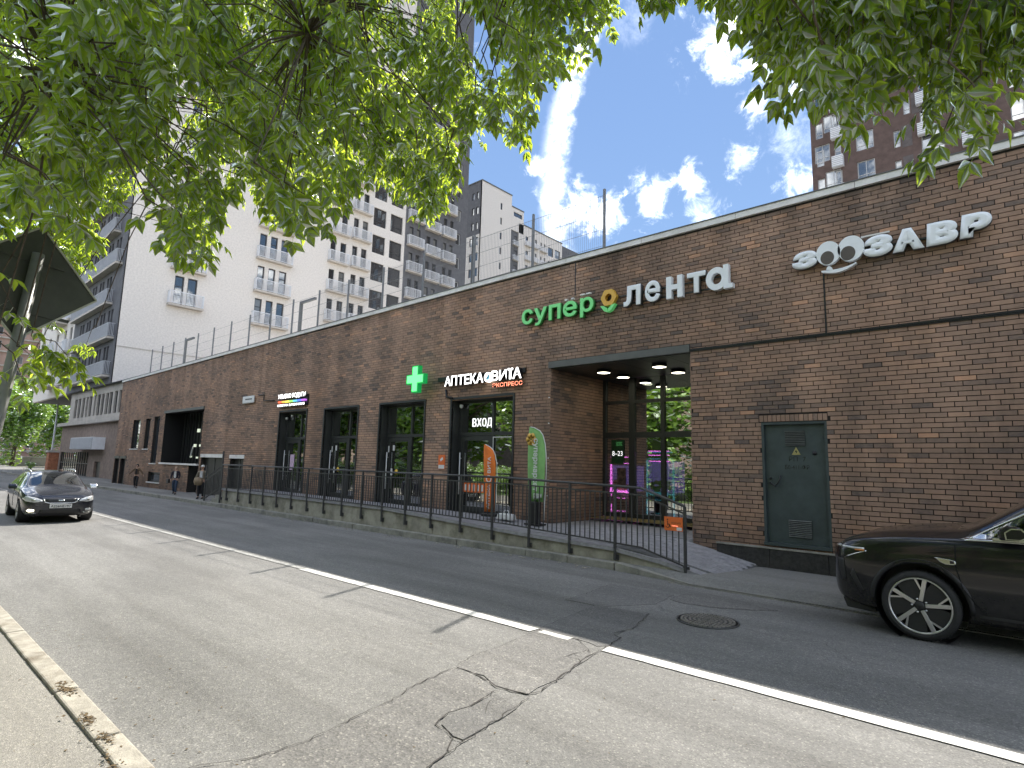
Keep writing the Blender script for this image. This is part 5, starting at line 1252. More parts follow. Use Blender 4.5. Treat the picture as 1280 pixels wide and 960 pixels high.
# ================================================================ trees
def leafmat(name, col, tr, var=.35):
    m = bpy.data.materials.new(name); m.use_nodes = True; t = m.node_tree; t.nodes.clear(); o = N('ShaderNodeOutputMaterial', t)
    geo = N('ShaderNodeNewGeometry', t)
    mx = N('ShaderNodeMix', t, data_type='RGBA'); t.links.new(geo.outputs['Random Per Island'], mx.inputs[0])
    mx.inputs[6].default_value = tuple(c*(1-var) for c in col)+(1,); mx.inputs[7].default_value = tuple(c*(1+var) for c in col)+(1,)
    m2 = N('ShaderNodeMix', t, data_type='RGBA'); t.links.new(geo.outputs['Random Per Island'], m2.inputs[0])
    m2.inputs[6].default_value = tuple(c*(1-var*.6) for c in tr)+(1,); m2.inputs[7].default_value = tuple(c*(1+var*.5) for c in tr)+(1,)
    d = N('ShaderNodeBsdfDiffuse', t); t.links.new(mx.outputs[2], d.inputs[0])
    tl = N('ShaderNodeBsdfTranslucent', t); t.links.new(m2.outputs[2], tl.inputs[0])
    g = N('ShaderNodeBsdfGlossy', t); g.inputs['Roughness'].default_value = .42; g.inputs[0].default_value = (.8, .85, .8, 1)
    a = N('ShaderNodeAddShader', t); t.links.new(d.outputs[0], a.inputs[0]); t.links.new(tl.outputs[0], a.inputs[1])
    fr = N('ShaderNodeFresnel', t); fr.inputs[0].default_value = 1.35
    s_ = N('ShaderNodeMixShader', t); t.links.new(fr.outputs[0], s_.inputs[0]); t.links.new(a.outputs[0], s_.inputs[1]); t.links.new(g.outputs[0], s_.inputs[2])
    t.links.new(s_.outputs[0], o.inputs[0]); return m
M['leaf'] = leafmat('leaf', (.042, .088, .016), (.54, .68, .05), .5)
M['leaf_far'] = leafmat('tree foliage', (.16, .26, .06), (.18, .27, .03))
M['bark'] = mat('bark', (.11, .085, .065), .95, var=.35, scale=14, bump=.8, bscale=30)
def crown_mesh(n, rx, ry, rz, s, seed, lumps=14):
    r_ = random.Random(seed); cs = []
    for i in range(lumps):
        v = Vector((r_.gauss(0, 1), r_.gauss(0, 1), r_.gauss(0, 1))).normalized()*r_.uniform(.25, .8)
        cs.append((Vector((v.x*rx, v.y*ry, v.z*rz)), r_.uniform(.28, .5)))
    V = []; Fc = []
    for i in range(n):
        c, q = r_.choice(cs); v = Vector((r_.gauss(0, 1), r_.gauss(0, 1), r_.gauss(0, 1))).normalized()*(r_.random()**.4)
        p = c+Vector((v.x*rx*q, v.y*ry*q, v.z*rz*q)); a = Vector((r_.gauss(0, 1), r_.gauss(0, 1), r_.gauss(0, .5))).normalized(); b = a.cross(Vector((r_.gauss(0, 1), r_.gauss(0, 1), r_.gauss(0, 1)))).normalized()
        l = s*r_.uniform(.6, 1.4); k = len(V)
        V += [tuple(p-a*l), tuple(p+b*l*.5), tuple(p+a*l), tuple(p-b*l*.5)]; Fc.append((k, k+1, k+2, k+3))
    me = bpy.data.meshes.new('crown'); me.from_pydata(V, [], Fc); me.materials.append(M['leaf_far']); me.update(); return me
CR = [crown_mesh(9000, 3.6, 3.6, 3.9, .16, 11), crown_mesh(9000, 3.2, 3.2, 4.5, .16, 12, 18)]
def trunk_mb(h, r0, seed, spread=2.0):
    r_ = random.Random(seed); mb = MB(); mb.tube([(0, 0, -.1), (r_.uniform(-.1, .1), r_.uniform(-.1, .1), h*.4), (r_.uniform(-.2, .2), r_.uniform(-.2, .2), h*.75), (0, 0, h*1.15)], [r0, r0*.8, r0*.6, r0*.2], 9)
    for i in range(8):
        a = i*.9+r_.random(); z = h*(.45+.08*i); mb.tube([(0, 0, z), (math.cos(a)*spread*.5, math.sin(a)*spread*.5, z+.8), (math.cos(a)*spread, math.sin(a)*spread, z+2.0)], [r0*.45, r0*.3, r0*.08], 6)
    return mb
def tree(label, x, y, h, s, k, group, zc=None):
    t = thing('broadleaf_tree', label, 'tree', (x, y, 0), rnd.random()*6, group)
    trunk_mb(h*.62, .18*s, int(x*7+y), 2.0*s).build('trunk', M['bark'], t)
    o = bpy.data.objects.new('crown', CR[k]); COL.objects.link(o); o.parent = t; o.location = (0, 0, zc or h*.62); o.scale = (s, s, h/9.0)
    return t
FT = [(-108, -6, 13, 1.7), (-104, 2, 12, 1.5), (-116, 9, 14, 1.8), (-106, 15, 12.5, 1.5), (-118, 21, 15, 1.8), (-98, 22, 12, 1.2), (-124, 0, 16, 2.0), (-125, 30, 16, 2.0), (-110, 32, 14, 1.7)]
nm = ['first', 'second', 'third', 'fourth', 'fifth', 'sixth', 'seventh', 'eighth', 'ninth']
FL = ('rounded green tree just right of the distant road sign', 'tall green tree directly behind the low pale wall', 'broad tree rising highest behind the low pale wall', 'green tree whose crown touches the street lamp', 'tree behind the street lamp and the gate pillar', 'low dense tree beside the brick gate pillar', 'large far tree at the left edge behind the sign pole', 'far tree showing above the gate pillar', 'narrow tree beyond the barred gate')
for i, (x, y, h, s) in enumerate(FT):
    tree(FL[i], x, y, h, s, i % 2, 'trees at the end of the street', zc=h*.50)
# trees across the street, mirrored in the shop glass
BL_ = ['street tree across from the shops, '+q for q in ('rightmost of the row', 'second of the row from the right', 'third of the row from the right', 'fourth of the row from the right', 'fifth of the row from the right', 'middle one of the row', 'fifth of the row from the left', 'fourth of the row from the left', 'third of the row from the left', 'second of the row from the left', 'leftmost of the row')]
BT = [(6, -7.5, 11, 1.3), (0.5, -9, 12, 1.4), (-6, -7.5, 11, 1.3), (-12, -9, 12, 1.4), (-18, -8, 11, 1.4), (-25, -9.5, 12, 1.5), (-32, -8, 11.5, 1.4), (-39, -9, 12, 1.5), (-47, -8, 12, 1.5), (-56, -9, 13, 1.6), (-66, -8.5, 13, 1.6)]
for i, (x, y, h, s) in enumerate(BT):
    tree(BL_[i], x, y, h, s*1.2, i % 2, 'trees on the near side mirrored in the glass', zc=h*.47)
fb = thing('brick_house_across', 'plain brown brick house behind the trees on the near side, mirrored in the glass', 'house', (0, 0, 0))
F = Fac(fb, 'x', 0); mbh = MB().box(-95, 12, -34, -24, 0, 15); mbh.build('wall', M['brownwall'], fb)
hw = MB().box(0, 1.4, -23.98, -23.94, 0, 1.5).mesh('window', M['glass_blue'])
for i in range(24):
    for k in range(5): o = bpy.data.objects.new('window', hw); COL.objects.link(o); o.parent = fb; o.location = (-92+i*4.3, 0, 1.2+2.9*k)
hd = thing('hedge', 'unseen green hedge added behind the camera to hide the bright horizon from the shop glass', 'hedge', (-20, -5.2, 0))  # added out of view to block the bright horizon mirrored in the glass
for i in range(26):
    o = bpy.data.objects.new('hedge_clump', CR[i % 2]); COL.objects.link(o); o.parent = hd; o.location = (-30+i*2.1, rnd.uniform(-.2, .2), .9); o.scale = (.42, .26, .24); o.rotation_euler = (0, 0, rnd.uniform(-.3, .3)); o['kind'] = 'stuff'
bush = bpy.data.objects.new('foliage', crown_mesh(700, .42, .42, .5, .06, 5, 6)); COL.objects.link(bush); bush.parent = bd; bush.location = (0, 0, .75)
MB().tube([(0, 0, 0), (0, 0, .5)], .08, 6).build('stem', M['bark'], bd)

# ================================================================ canopy over the camera: two near trees
def leaflet(V, Fc, base, d, side, up, l, w):
    """one pointed, toothed leaflet folded along its midrib"""
    k = len(V); prof = ((0, 0), (.16, .26), (.38, .50), (.55, .46), (.66, .34), (.82, .18), (1, 0))
    n = len(prof)
    for (t, q) in prof: V.append(tuple(base+d*(l*t)-up*(l*.10*t*t)))
    for sgn in (-1, 1):
        for (t, q) in prof[1:-1]: V.append(tuple(base+d*(l*t)+side*(w*q*sgn)-up*(l*.10*t*t-w*q*.35)))
    a, b = k+n, k+n+n-2
    for off in (a, b):
        Fc.append((k, k+1, off)); 
        for i in range(n-3): Fc.append((k+1+i, k+2+i, off+i+1, off+i))
        Fc.append((k+n-2, k+n-1, off+n-3))
def compound(V, Fc, p, d, up, s, r_):
    side = d.cross(up).normalized(); up = side.cross(d).normalized()
    s *= .95; L = .15*s; k = len(V)
    V += [tuple(p-side*.0012), tuple(p+side*.0012), tuple(p+d*L+side*.0008), tuple(p+d*L-side*.0008)]; Fc.append((k, k+1, k+2, k+3))
    def dr(v, a): return (v+Vector((0, 0, -a))).normalized()
    leaflet(V, Fc, p+d*L, dr(d, .35), side, up, .095*s*r_.uniform(.8, 1.15), .052*s)
    for t, sp_ in ((.55, 1.0), (.95, .9)):
        for sg_ in (-1, 1):
            if r_.random() < .12: continue
            dd = dr((d*.62+side*sg_*sp_), r_.uniform(.3, .8)); sd = dd.cross(up).normalized()
            leaflet(V, Fc, p+d*(L*t), dd, sd, up, .082*s*r_.uniform(.8, 1.15), .044*s)
YB = ((-400, 380), (-60, 350), (0, 322), (30, 300), (62, 335), (85, 352), (105, 372), (118, 330), (128, 262), (165, 250), (200, 242), (214, 285), (232, 318), (262, 322), (280, 300), (284, 250), (300, 238), (322, 262), (345, 292), (372, 305), (398, 305), (408, 262), (440, 236), (500, 238), (512, 250), (520, 275), (540, 272), (556, 242), (572, 205), (600, 182), (630, 172), (655, 180), (660, 132), (690, 100), (708, 70), (724, 82), (735, 62), (752, 56), (768, 14), (775, -20), (785, -30), (788, 12), (800, -6), (812, 18), (825, 22), (832, -10), (884, -4), (895, 8), (905, -6), (925, 0), (940, 30), (968, 66), (985, 104), (1008, 130), (1024, 140), (1032, 172), (1050, 184), (1062, 202), (1078, 212), (1090, 206), (1100, 168), (1130, 164), (1150, 180), (1160, 190), (1176, 184), (1200, 188), (1222, 200), (1236, 192), (1262, 162), (1274, 110), (1300, 80), (1500, 60), (1700, 40))
def ybound(x):
    for (a, ya), (b, yb2) in zip(YB, YB[1:]):
        if a <= x <= b: return ya+(yb2-ya)*(x-a)/(b-a)
    return -1e9
HOLESPX = ((28, 50, 16, 1), (62, 76, 14, 1), (118, 12, 13, 1), (228, 112, 34, .9), (206, 150, 20, .8), (190, 205, 26, .6), (480, 80, 22, .9), (465, 62, 14, .8), (455, 160, 16, .4), (590, 25, 26, .75), (610, 75, 30, .5), (270, 170, 20, .7), (240, 235, 14, .8), (250, 190, 14, .6), (290, 210, 12, .7), (20, 180, 18, .4), (420, 190, 16, .4), (560, 130, 16, .3), (1070, 100, 10, .5), (1235, 120, 12, .5), (1000, 30, 12, .4))
def inmask(x, y, slack=0):
    if 5 < x < 112 and 375 < y < 400+.75*x and y > 350: return True
    if 14 < x < 58 and 440 < y < 575: return True
    if y > ybound(x)+slack: return False
    for (hx, hy, hr, am) in HOLESPX:
        if (x-hx)**2+(y-hy)**2 < hr*hr and _mr.random() < am: return False
    return True
_mr = random.Random(4)
def canopy(root, xr, n_view, n_out, trunk, seed, tmax, nobj, thr):
    r_ = random.Random(seed); twigs = []; tries = 0
    while len(twigs) < n_view+n_out and tries < 400000:
        tries += 1
        if len(twigs) < n_view: x, y = r_.uniform(*xr), r_.uniform(-70, 575 if (xr[0] < 0 and r_.random() < .22) else 345)
        else: x, y = r_.uniform(xr[0]-250, xr[1]+200), r_.uniform(-900, -20)
        if not inmask(x, y): continue
        t = r_.uniform(0, 1)**.6*(tmax-2.4)+2.4
        if y > 370 and x < 120: t = r_.uniform(3.4, 6.5)
        if x < 128 and 275 < y < 385: t = r_.uniform(6.4, 8.4)
        p = CAM+px_dir(x, y)*t/max(.45, px_dir(x, y).dot(_f))
        if p.y-.83*p.z > .62 or p.z > 10 or p.z < 1.9: continue
        if p.y < -.5: continue
        c = mnoise.noise(p*.75+Vector((seed, 0, 0)))+.6*mnoise.noise(p*2.1)
        if c < thr and y > -40: continue
        twigs.append((p, len(twigs) < n_view))
    T = Vector(trunk); V, Fc = [], []; objs = []; tw = MB(); bases = []
    for (p, vis) in twigs:
        out_ = (p-T); out_.z = 0; out_.normalize(); out_ = Matrix.Rotation(r_.uniform(-.9, .9), 3, 'Z') @ out_
        L = r_.uniform(.35, .65); b = p-out_*L*.8+Vector((0, 0, L*r_.uniform(.25, .7))); bases.append(b)
        mid_ = b.lerp(p, .5)+Vector((0, 0, .07)); pts = [b, mid_, p]
        tw.tube(pts, [.005, .0035, .0015], 4, caps=False)
        n = r_.randint(9, 14)
        for i in range(n):
            u = .12+.9*i/n; q = (b*(1-u)*(1-u)+mid_*2*u*(1-u)+p*u*u) if u < 1 else p
            X, Y, w = pxy(*q)
            if vis and (w < .8 or not inmask(X, Y, 6)): continue
            d = (out_*r_.uniform(.1, 1)+Vector((r_.gauss(0, .6), r_.gauss(0, .6), r_.uniform(-1.1, -.1)))).normalized(); s_ = r_.uniform(.8, 1.25)*(1.0 if w > 3.2 else .9)
            up = Vector((r_.gauss(0, .3), r_.gauss(0, .3), 1)).normalized()
            objs.append((w, q, d, up, s_, -60 < X < 1340 and -40 < Y and w > 0))
    near_ = sorted([o for o in objs if o[5]], key=lambda o: o[0])[:nobj]; ids = set(map(id, near_))
    for o in objs:
        if id(o) not in ids: compound(V, Fc, o[1], o[2], o[3], o[4], r_)
    me = bpy.data.meshes.new('foliage'); me.from_pydata(V, [], Fc); me.materials.append(M['leaf']); me.polygons.foreach_set('use_smooth', [True]*len(Fc)); me.update()
    f_ = bpy.data.objects.new('foliage', me); COL.objects.link(f_); f_.parent = root; f_.matrix_parent_inverse = Matrix.Translation(-root.location); f_['kind'] = 'stuff'
    ms = []
    for k in range(6):
        v2, f2 = [], []; compound(v2, f2, Vector((0, 0, 0)), Vector((1, 0, 0)), Vector((0, 0, 1)), 1, r_)
        m_ = bpy.data.meshes.new('leaf'); m_.from_pydata(v2, [], f2); m_.materials.append(M['leaf']); m_.polygons.foreach_set('use_smooth', [True]*len(f2)); m_.update(); ms.append(m_)
    for (w, q, d, up, s_, _) in near_:
        sd = up.cross(d).normalized(); uu = d.cross(sd).normalized()
        o = bpy.data.objects.new('leaf', r_.choice(ms)); COL.objects.link(o); o.parent = root
        o.matrix_local = Matrix.Translation(-root.location) @ Matrix(((d.x*s_, sd.x*s_, uu.x*s_, q.x), (d.y*s_, sd.y*s_, uu.y*s_, q.y), (d.z*s_, sd.z*s_, uu.z*s_, q.z), (0, 0, 0, 1)))
    # limbs: twig bases gathered by branches, branches gathered by the trunk
    cen = r_.sample(bases, min(34, len(bases)))
    for it in range(4):
        g = [[] for _ in cen]
        for b in bases: g[min(range(len(cen)), key=lambda i: (cen[i]-b).length_squared)].append(b)
        cen = [sum(x, Vector())/len(x) if x else cen[i] for i, x in enumerate(g)]
    for c, members in zip(cen, g):
        for b in members:
            m_ = c.lerp(b, .5)+Vector((r_.uniform(-.05, .05), r_.uniform(-.05, .05), .06)); tw.tube([c, m_, b], [.007, .005, .004], 4, caps=False)
    tw2 = MB(); hub = T+Vector((0, 0, 5.6))
    for c in cen:
        a = hub+Vector((r_.uniform(-.1, .1), r_.uniform(-.1, .1), r_.uniform(-.5, 1.6))); m1 = a.lerp(c, .35)+Vector((0, 0, .7)); m2 = a.lerp(c, .7)+Vector((r_.uniform(-.2, .2), r_.uniform(-.2, .2), .45))
        tw2.tube([a, m1, m2, c], [.03, .022, .014, .008], 6, caps=False)
    for mbx, nm_ in ((tw, 'twigs'), (tw2, 'limbs')):
        o = mbx.build(nm_, M['bark'], root, fix=False); o.matrix_parent_inverse = Matrix.Translation(-root.location); o['kind'] = 'stuff'
    MB().tube([(0, 0, -.1), (.03, .05, 1.5), (0, 0, 3.2), (.05, 0, 5.2), (0, .1, 7.5)], [.22, .17, .15, .10, .03], 12).build('trunk', M['bark'], root)
t1 = thing('ash_leaved_maple', 'large maple whose leafy boughs hang over the upper left and the road sign', 'tree', (-1.6, -3.3, 0))
canopy(t1, (-60, 905), 1250, 40, (-1.6, -3.3, 0), 5, 8.6, 300, -.03)
t2 = thing('ash_leaved_maple', 'maple whose leafy boughs hang into the upper right corner in front of the brown tower', 'tree', (2.6, -2.0, 0))
canopy(t2, (915, 1340), 860, 40, (2.6, -2.0, 0), 9, 6.8, 220, -.26)

# ================================================================ near road sign seen from behind
rs = thing('road_sign', 'back of a dark diamond-shaped road sign on a pale pole at the left edge', 'road sign', (-5.6, .53, 0))
rs.rotation_euler = (R(-4.5), 0, R(8))
M['sign_back'] = mat('sign back', (.075, .08, .065), .5, .3, var=.15, scale=6)
MB().tube([(0, 0, 0), (0, 0, 3.25)], .040, 16).build('pole', mat('galvanised pole', (.24, .24, .23), .5, .3, var=.12, scale=8), rs)
h = .455
MB().prism([(0, 3.03-h), (h, 3.03), (0, 3.03+h), (-h, 3.03)], -.062, -.055, 'x').build('plate', M['sign_back'], rs, bevel=.004)
rim = MB(); cs_ = [(0, 3.03-h), (h, 3.03), (0, 3.03+h), (-h, 3.03)]
for i in range(4):
    a, b = cs_[i], cs_[(i+1) % 4]; rim.beam((-.052, a[0], a[1]), (-.052, b[0], b[1]), .016, .014)
rim.build('folded_edge', mat('sign rim', (.5, .5, .42), .5, .3, var=0), rs)
for z in (2.80, 3.20): MB().box(-.054, -.045, -.30 if z < 3 else -.2, .30 if z < 3 else .2, z-.012, z+.012).build('bracket', M['sign_back'], rs)
MB().box(-.054, -.050, -.36, -.20, 3.05, 3.09).build('sticker', M['white'], rs)
MB().tube([(-.02, -.05, 2.50), (.03, .0, 2.55), (-.02, .05, 2.50)], .014, 6).build('clamp', M['white'], rs)

# ================================================================ cars
def catmull(me_mb, mats, levels, name='body'):
    me = me_mb.mesh(name, mats); bm = bmesh.new(); bm.from_mesh(me); bmesh.ops.recalc_face_normals(bm, faces=bm.faces); bm.to_mesh(me); bm.free()
    o = bpy.data.objects.new(name, me); COL.objects.link(o); s_ = o.modifiers.new('s', 'SUBSURF'); s_.levels = levels; s_.render_levels = levels
    return o
def bake(o):
    dg = bpy.context.evaluated_depsgraph_get(); dg.update(); me = bpy.data.meshes.new_from_object(o.evaluated_get(dg)); o.modifiers.clear(); o.data = me; return o
def car_body(st, glass_side, ws, rg, wheels, ar, mats, w):
    """st: stations (x, zb, w, zs, zc, wt, zt). material 0 paint, 1 glass, 2 dark underside"""
    mb = MB(); n = 12; k = len(st)
    for (x, zb, w_, zs, zc, wt, zt) in st:
        half = [(0, zb), (.72*w_, zb), (.93*w_, zb+.035), (.985*w_, zb+.22), (w_, (zb+zs)/2+.05), (.99*w_, zs-.09), (.955*w_, zs), (.93*w_, zs+.02), (wt, zt), (wt-.06, zt+.025), (wt*.5, zc-.008), (0, zc)]
        if zs-zb < .5: half[3] = (.985*w_, zb+(zs-zb)*.35); half[4] = (w_, zb+(zs-zb)*.6); half[5] = (.985*w_, zb+(zs-zb)*.85)
        ringp = [(-a, z) for a, z in half]+[(a, z) for a, z in half[-2:0:-1]]
        for (a, z) in ringp: mb.v.append((x, a, z))
    m = 22
    for i in range(k-1):
        xm = (st[i][0]+st[i+1][0])/2
        for j in range(m):
            j2 = (j+1) % m; mb.f.append([i*m+j, i*m+j2, (i+1)*m+j2, (i+1)*m+j]); mb.sm.append(True)
            jj = j if j < 11 else 21-j
            mi = 0
            if jj == 7 and glass_side[0] < xm < glass_side[1]: mi = 1
            if jj in (9, 10) and (ws[0] < xm < ws[1] or rg[0] < xm < rg[1]): mi = 1
            if jj in (0,): mi = 2
            mb.m.append(mi)
    for e in (0, k-1):
        mb.f.append([e*m+j for j in range(m)]); mb.m.append(0); mb.sm.append(True)
    body = catmull(mb, mats, 3)
    for (cx, r0) in wheels:
        for s_ in (-1, 1):
            c = MB().lathe([(0, -.26), (ar, -.26), (ar, .26), (0, .26)], (cx, s_*(w-.10), r0+.01), 'y', 40, smooth=False).build('cut', mats[2]); b = body.modifiers.new('b', 'BOOLEAN'); b.operation = 'DIFFERENCE'; b.object = c; b.solver = 'EXACT'
            c['tmp'] = 1
    bake(body)
    for o in [o for o in COL.objects if o.get('tmp')]: bpy.data.objects.remove(o)
    return body
def bvh_of(o):
    bm = bmesh.new(); bm.from_mesh(o.data); t = BVHTree.FromBMesh(bm); bm.free(); return t
def proj_pt(bv, p, d, off):
    h_, n_, i_, dist = bv.ray_cast(Vector(p), Vector(d))
    return None if h_ is None else h_-Vector(d)*off
def strip(bv, pts, w, m, name, parent, plane='side', sgn=-1, off=.004, th=.006, step=.04):
    """a thin strip laid on the body. side: pts=(x,z); front: pts=(y,z)"""
    P = []
    for i in range(len(pts)-1):
        a, b = Vector(pts[i]), Vector(pts[i+1]); n = max(1, int((b-a).length/step))
        for k in range(n): P.append(a.lerp(b, k/n))
    P.append(Vector(pts[-1])); vs = []; fs = []; cnt = 0
    for i, p in enumerate(P):
        d = (P[min(i+1, len(P)-1)]-P[max(i-1, 0)]).normalized(); nn = Vector((-d.y, d.x))*w/2
        row = []
        for q in (p+nn, p-nn):
            o_, dd = ((q.x, sgn*3, q.y), (0, -sgn, 0)) if plane == 'side' else ((-3, q.x, q.y), (1, 0, 0))
            h_ = proj_pt(bv, o_, dd, off)
            if h_ is None: row = None; break
            row.append(h_)
        if row: vs += row; cnt += 1
    fs = [(2*i, 2*i+1, 2*i+3, 2*i+2) for i in range(cnt-1)]
    if not fs: return None
    o = MB().add(vs, fs, smooth=True).build(name, m, parent, fix=False)
    s_ = o.modifiers.new('t', 'SOLIDIFY'); s_.thickness = th; s_.offset = 0; return o
def patch(bv, poly, m, name, parent, plane='side', sgn=-1, off=.005, rings=5, th=.006, sub=4):
    P = []
    for i in range(len(poly)):
        a, b = Vector(poly[i]), Vector(poly[(i+1) % len(poly)])
        for k in range(sub): P.append(a.lerp(b, k/sub))
    c = sum(P, Vector((0, 0)))/len(P); vs = []; n = len(P)
    def hit(q):
        o_, dd = ((q.x, sgn*3, q.y), (0, -sgn, 0)) if plane == 'side' else ((-3, q.x, q.y), (1, 0, 0))
        return proj_pt(bv, o_, dd, off)
    for r_ in range(rings, 0, -1):
        for p in P:
            h_ = hit(c+(p-c)*r_/rings)
            if h_ is None: return None
            vs.append(h_)
    vs.append(hit(c)); fs = []
    for r_ in range(rings-1):
        for i in range(n): j = (i+1) % n; fs.append((r_*n+i, r_*n+j, (r_+1)*n+j, (r_+1)*n+i))
    for i in range(n): fs.append(((rings-1)*n+i, (rings-1)*n+(i+1) % n, len(vs)-1))
    o = MB().add(vs, fs, smooth=True).build(name, m, parent, fix=False)
    s_ = o.modifiers.new('t', 'SOLIDIFY'); s_.thickness = th; s_.offset = 0; return o
M['paint'] = mat('black car paint', (.006, .0065, .008), .25, var=0, spec=.3, coat=.65); M['paint'].node_tree.nodes['Principled BSDF'].inputs['Coat Roughness'].default_value = .03
M['paint2'] = mat('very dark blue car paint', (.010, .012, .020), .25, .1, var=0, spec=.3, coat=.8); M['paint2'].node_tree.nodes['Principled BSDF'].inputs['Coat Roughness'].default_value = .04
for _n, _d in (('paint', .5), ('paint2', .5)):
    _t = M[_n].node_tree; _p = _t.nodes['Principled BSDF']; _g = N('ShaderNodeTexCoord', _t).outputs['Object']
    _x = N('ShaderNodeTexNoise', _t); _x.inputs['Scale'].default_value = 3.5; _x.inputs['Detail'].default_value = 9; _x.inputs['Roughness'].default_value = .7; _t.links.new(_g, _x.inputs['Vector'])
    _z = N('ShaderNodeSeparateXYZ', _t); _t.links.new(_g, _z.inputs[0])
    _f2 = math_node(_t, 'MULTIPLY', remap(_t, _z.outputs[2], .2, .75, 1, .06), remap(_t, _x.outputs[0], .35, .7, .25, .9))
    _m = N('ShaderNodeMix', _t, data_type='RGBA'); _t.links.new(math_node(_t, 'MULTIPLY', _f2, .28), _m.inputs[0]); _m.inputs[6].default_value = _p.inputs['Base Color'].default_value; _m.inputs[7].default_value = (.20, .18, .15, 1)
    _t.links.new(_m.outputs[2], _p.inputs['Base Color']); _t.links.new(math_node(_t, 'MULTIPLY_ADD', _f2, .35, .05), _p.inputs['Coat Roughness'])
M['carglass'] = glass('car glass', (.22, .25, .24), .07); M['clad'] = mat('dark cladding', (.02, .02, .021), .5, var=.1, scale=20)
M['tyre'] = mat('tyre rubber', (.022, .022, .022), .8, var=.2, scale=30, obj=True); M['chrome'] = mat('satin chrome', (.62, .62, .60), .22, 1.0, var=0)
M['alloy'] = mat('machined alloy', (.60, .60, .60), .28, .9, var=0); M['headlamp'] = mat('headlamp lens', (.55, .56, .55), .12, .2, var=.2, scale=14, coat=1, obj=True)
M['lamp_on'] = mat('fog lamp lit', (.9, .88, .75), .2, var=0, emit=(1, .93, .7), estr=1.6); M['seam'] = mat('panel gap', (.002, .002, .002), .9, var=0)
M['amber'] = mat('amber indicator', (.7, .25, .05), .3, var=0); M['seat'] = mat('seat cloth', (.05, .05, .05), .8, var=.1)
def wheel(root, x, y, s, r0, wd, style):
    """wheel with its outer face towards s*y"""
    t = MB()
    q_ = .80 if style == 'suv' else .70
    prof = [(r0*q_, s*.0), (r0*(q_+.03), s*.012), (r0*.90, s*.010), (r0*.975, -s*.02), (r0, -s*.05), (r0, -s*(wd-.05)), (r0*.97, -s*(wd-.02)), (r0*.7, -s*wd), (r0*q_, -s*wd)]
    o = t.lathe(prof, (0, 0, 0), 'y', 48).build('wheel', M['tyre'], root); o.location = (x, y, r0)
    g = MB()
    for k in range(60):
        a = k*math.pi/30; ca, sa = math.cos(a), math.sin(a)
        for yy in (.05, .10, .15): g.obox((r0*1.002*ca, -s*yy, r0*1.002*sa), (-.008*sa, .002, .008*ca), (0, .018, 0), (.0025*ca, 0, .0025*sa))
    gg = g.build('tread', M['tyre'], o); gg['kind'] = 'stuff'
    ri = r0*(.80 if style == 'suv' else .70)
    MB().lathe([(0, -s*.06), (ri*.95, -s*.05), (ri*.95, -s*.10), (0, -s*.11)], (0, 0, 0), 'y', 36).build('brake_disc', M['black'], o)
    rim = MB(); rim.lathe([(ri*1.0, s*.004), (ri*.955, s*.010), (ri*.935, -s*.02), (ri*.93, -s*.16)], (0, 0, 0), 'y', 48)
    rim.build('rim', M['alloy'], o)
    for k in range(5):
        a = k*2*math.pi/5+math.pi/2+(-.21 if style == 'suv' else .0); 
        def P(r_, da): return (r_*math.cos(a+da), r_*math.sin(a+da))
        sp_ = MB(); wdt = .042 if style == 'suv' else .10
        c, sn = math.cos(a), math.sin(a)
        pl = [(c*.05-sn*.019, sn*.05+c*.019), (c*ri*.96-sn*wdt*.5, sn*ri*.96+c*wdt*.5), (c*ri*.96+sn*wdt*.5, sn*ri*.96-c*wdt*.5), (c*.05+sn*.019, sn*.05-c*.019)]
        sp_.prism(pl, s*.004, -s*.03, 'y'); sp_.build('spoke', M['alloy'], o, bevel=.003)
        if style == 'suv':
            a2 = a+.63; c, sn = math.cos(a2), math.sin(a2)
            pl = [(c*.03-sn*.05, sn*.03+c*.05), (c*ri*.93-sn*.11, sn*ri*.93+c*.11), (c*ri*.93+sn*.11, sn*ri*.93-c*.11), (c*.03+sn*.05, sn*.03-c*.05)]
            MB().prism(pl, -s*.012, -s*.035, 'y').build('wheel_blade', M['clad'], o)
            for dd in (-.085,):
                pl = [(c*ri*.5-sn*dd-sn*.008, sn*ri*.5+c*dd+c*.008), (c*ri*.93-sn*dd-sn*.010, sn*ri*.93+c*dd+c*.010), (c*ri*.93-sn*dd+sn*.010, sn*ri*.93+c*dd-c*.010), (c*ri*.5-sn*dd+sn*.008, sn*ri*.5+c*dd-c*.008)]
                MB().prism(pl, -s*.002, -s*.014, 'y').build('blade_accent', M['alloy'], o)
    MB().lathe([(0, s*.012), (.032, s*.010), (.045, -s*.0), (.055, -s*.03), (0, -s*.03)], (0, 0, 0), 'y', 24).build('hub_cap', M['clad'], o)
    for k in range(5): a = k*2*math.pi/5+.6; MB().lathe([(0, s*.006), (.010, s*.006), (.010, -s*.02)], (.07*math.cos(a), 0, .07*math.sin(a)), 'y', 8).build('wheel_nut', M['alloy'], o)
    return o
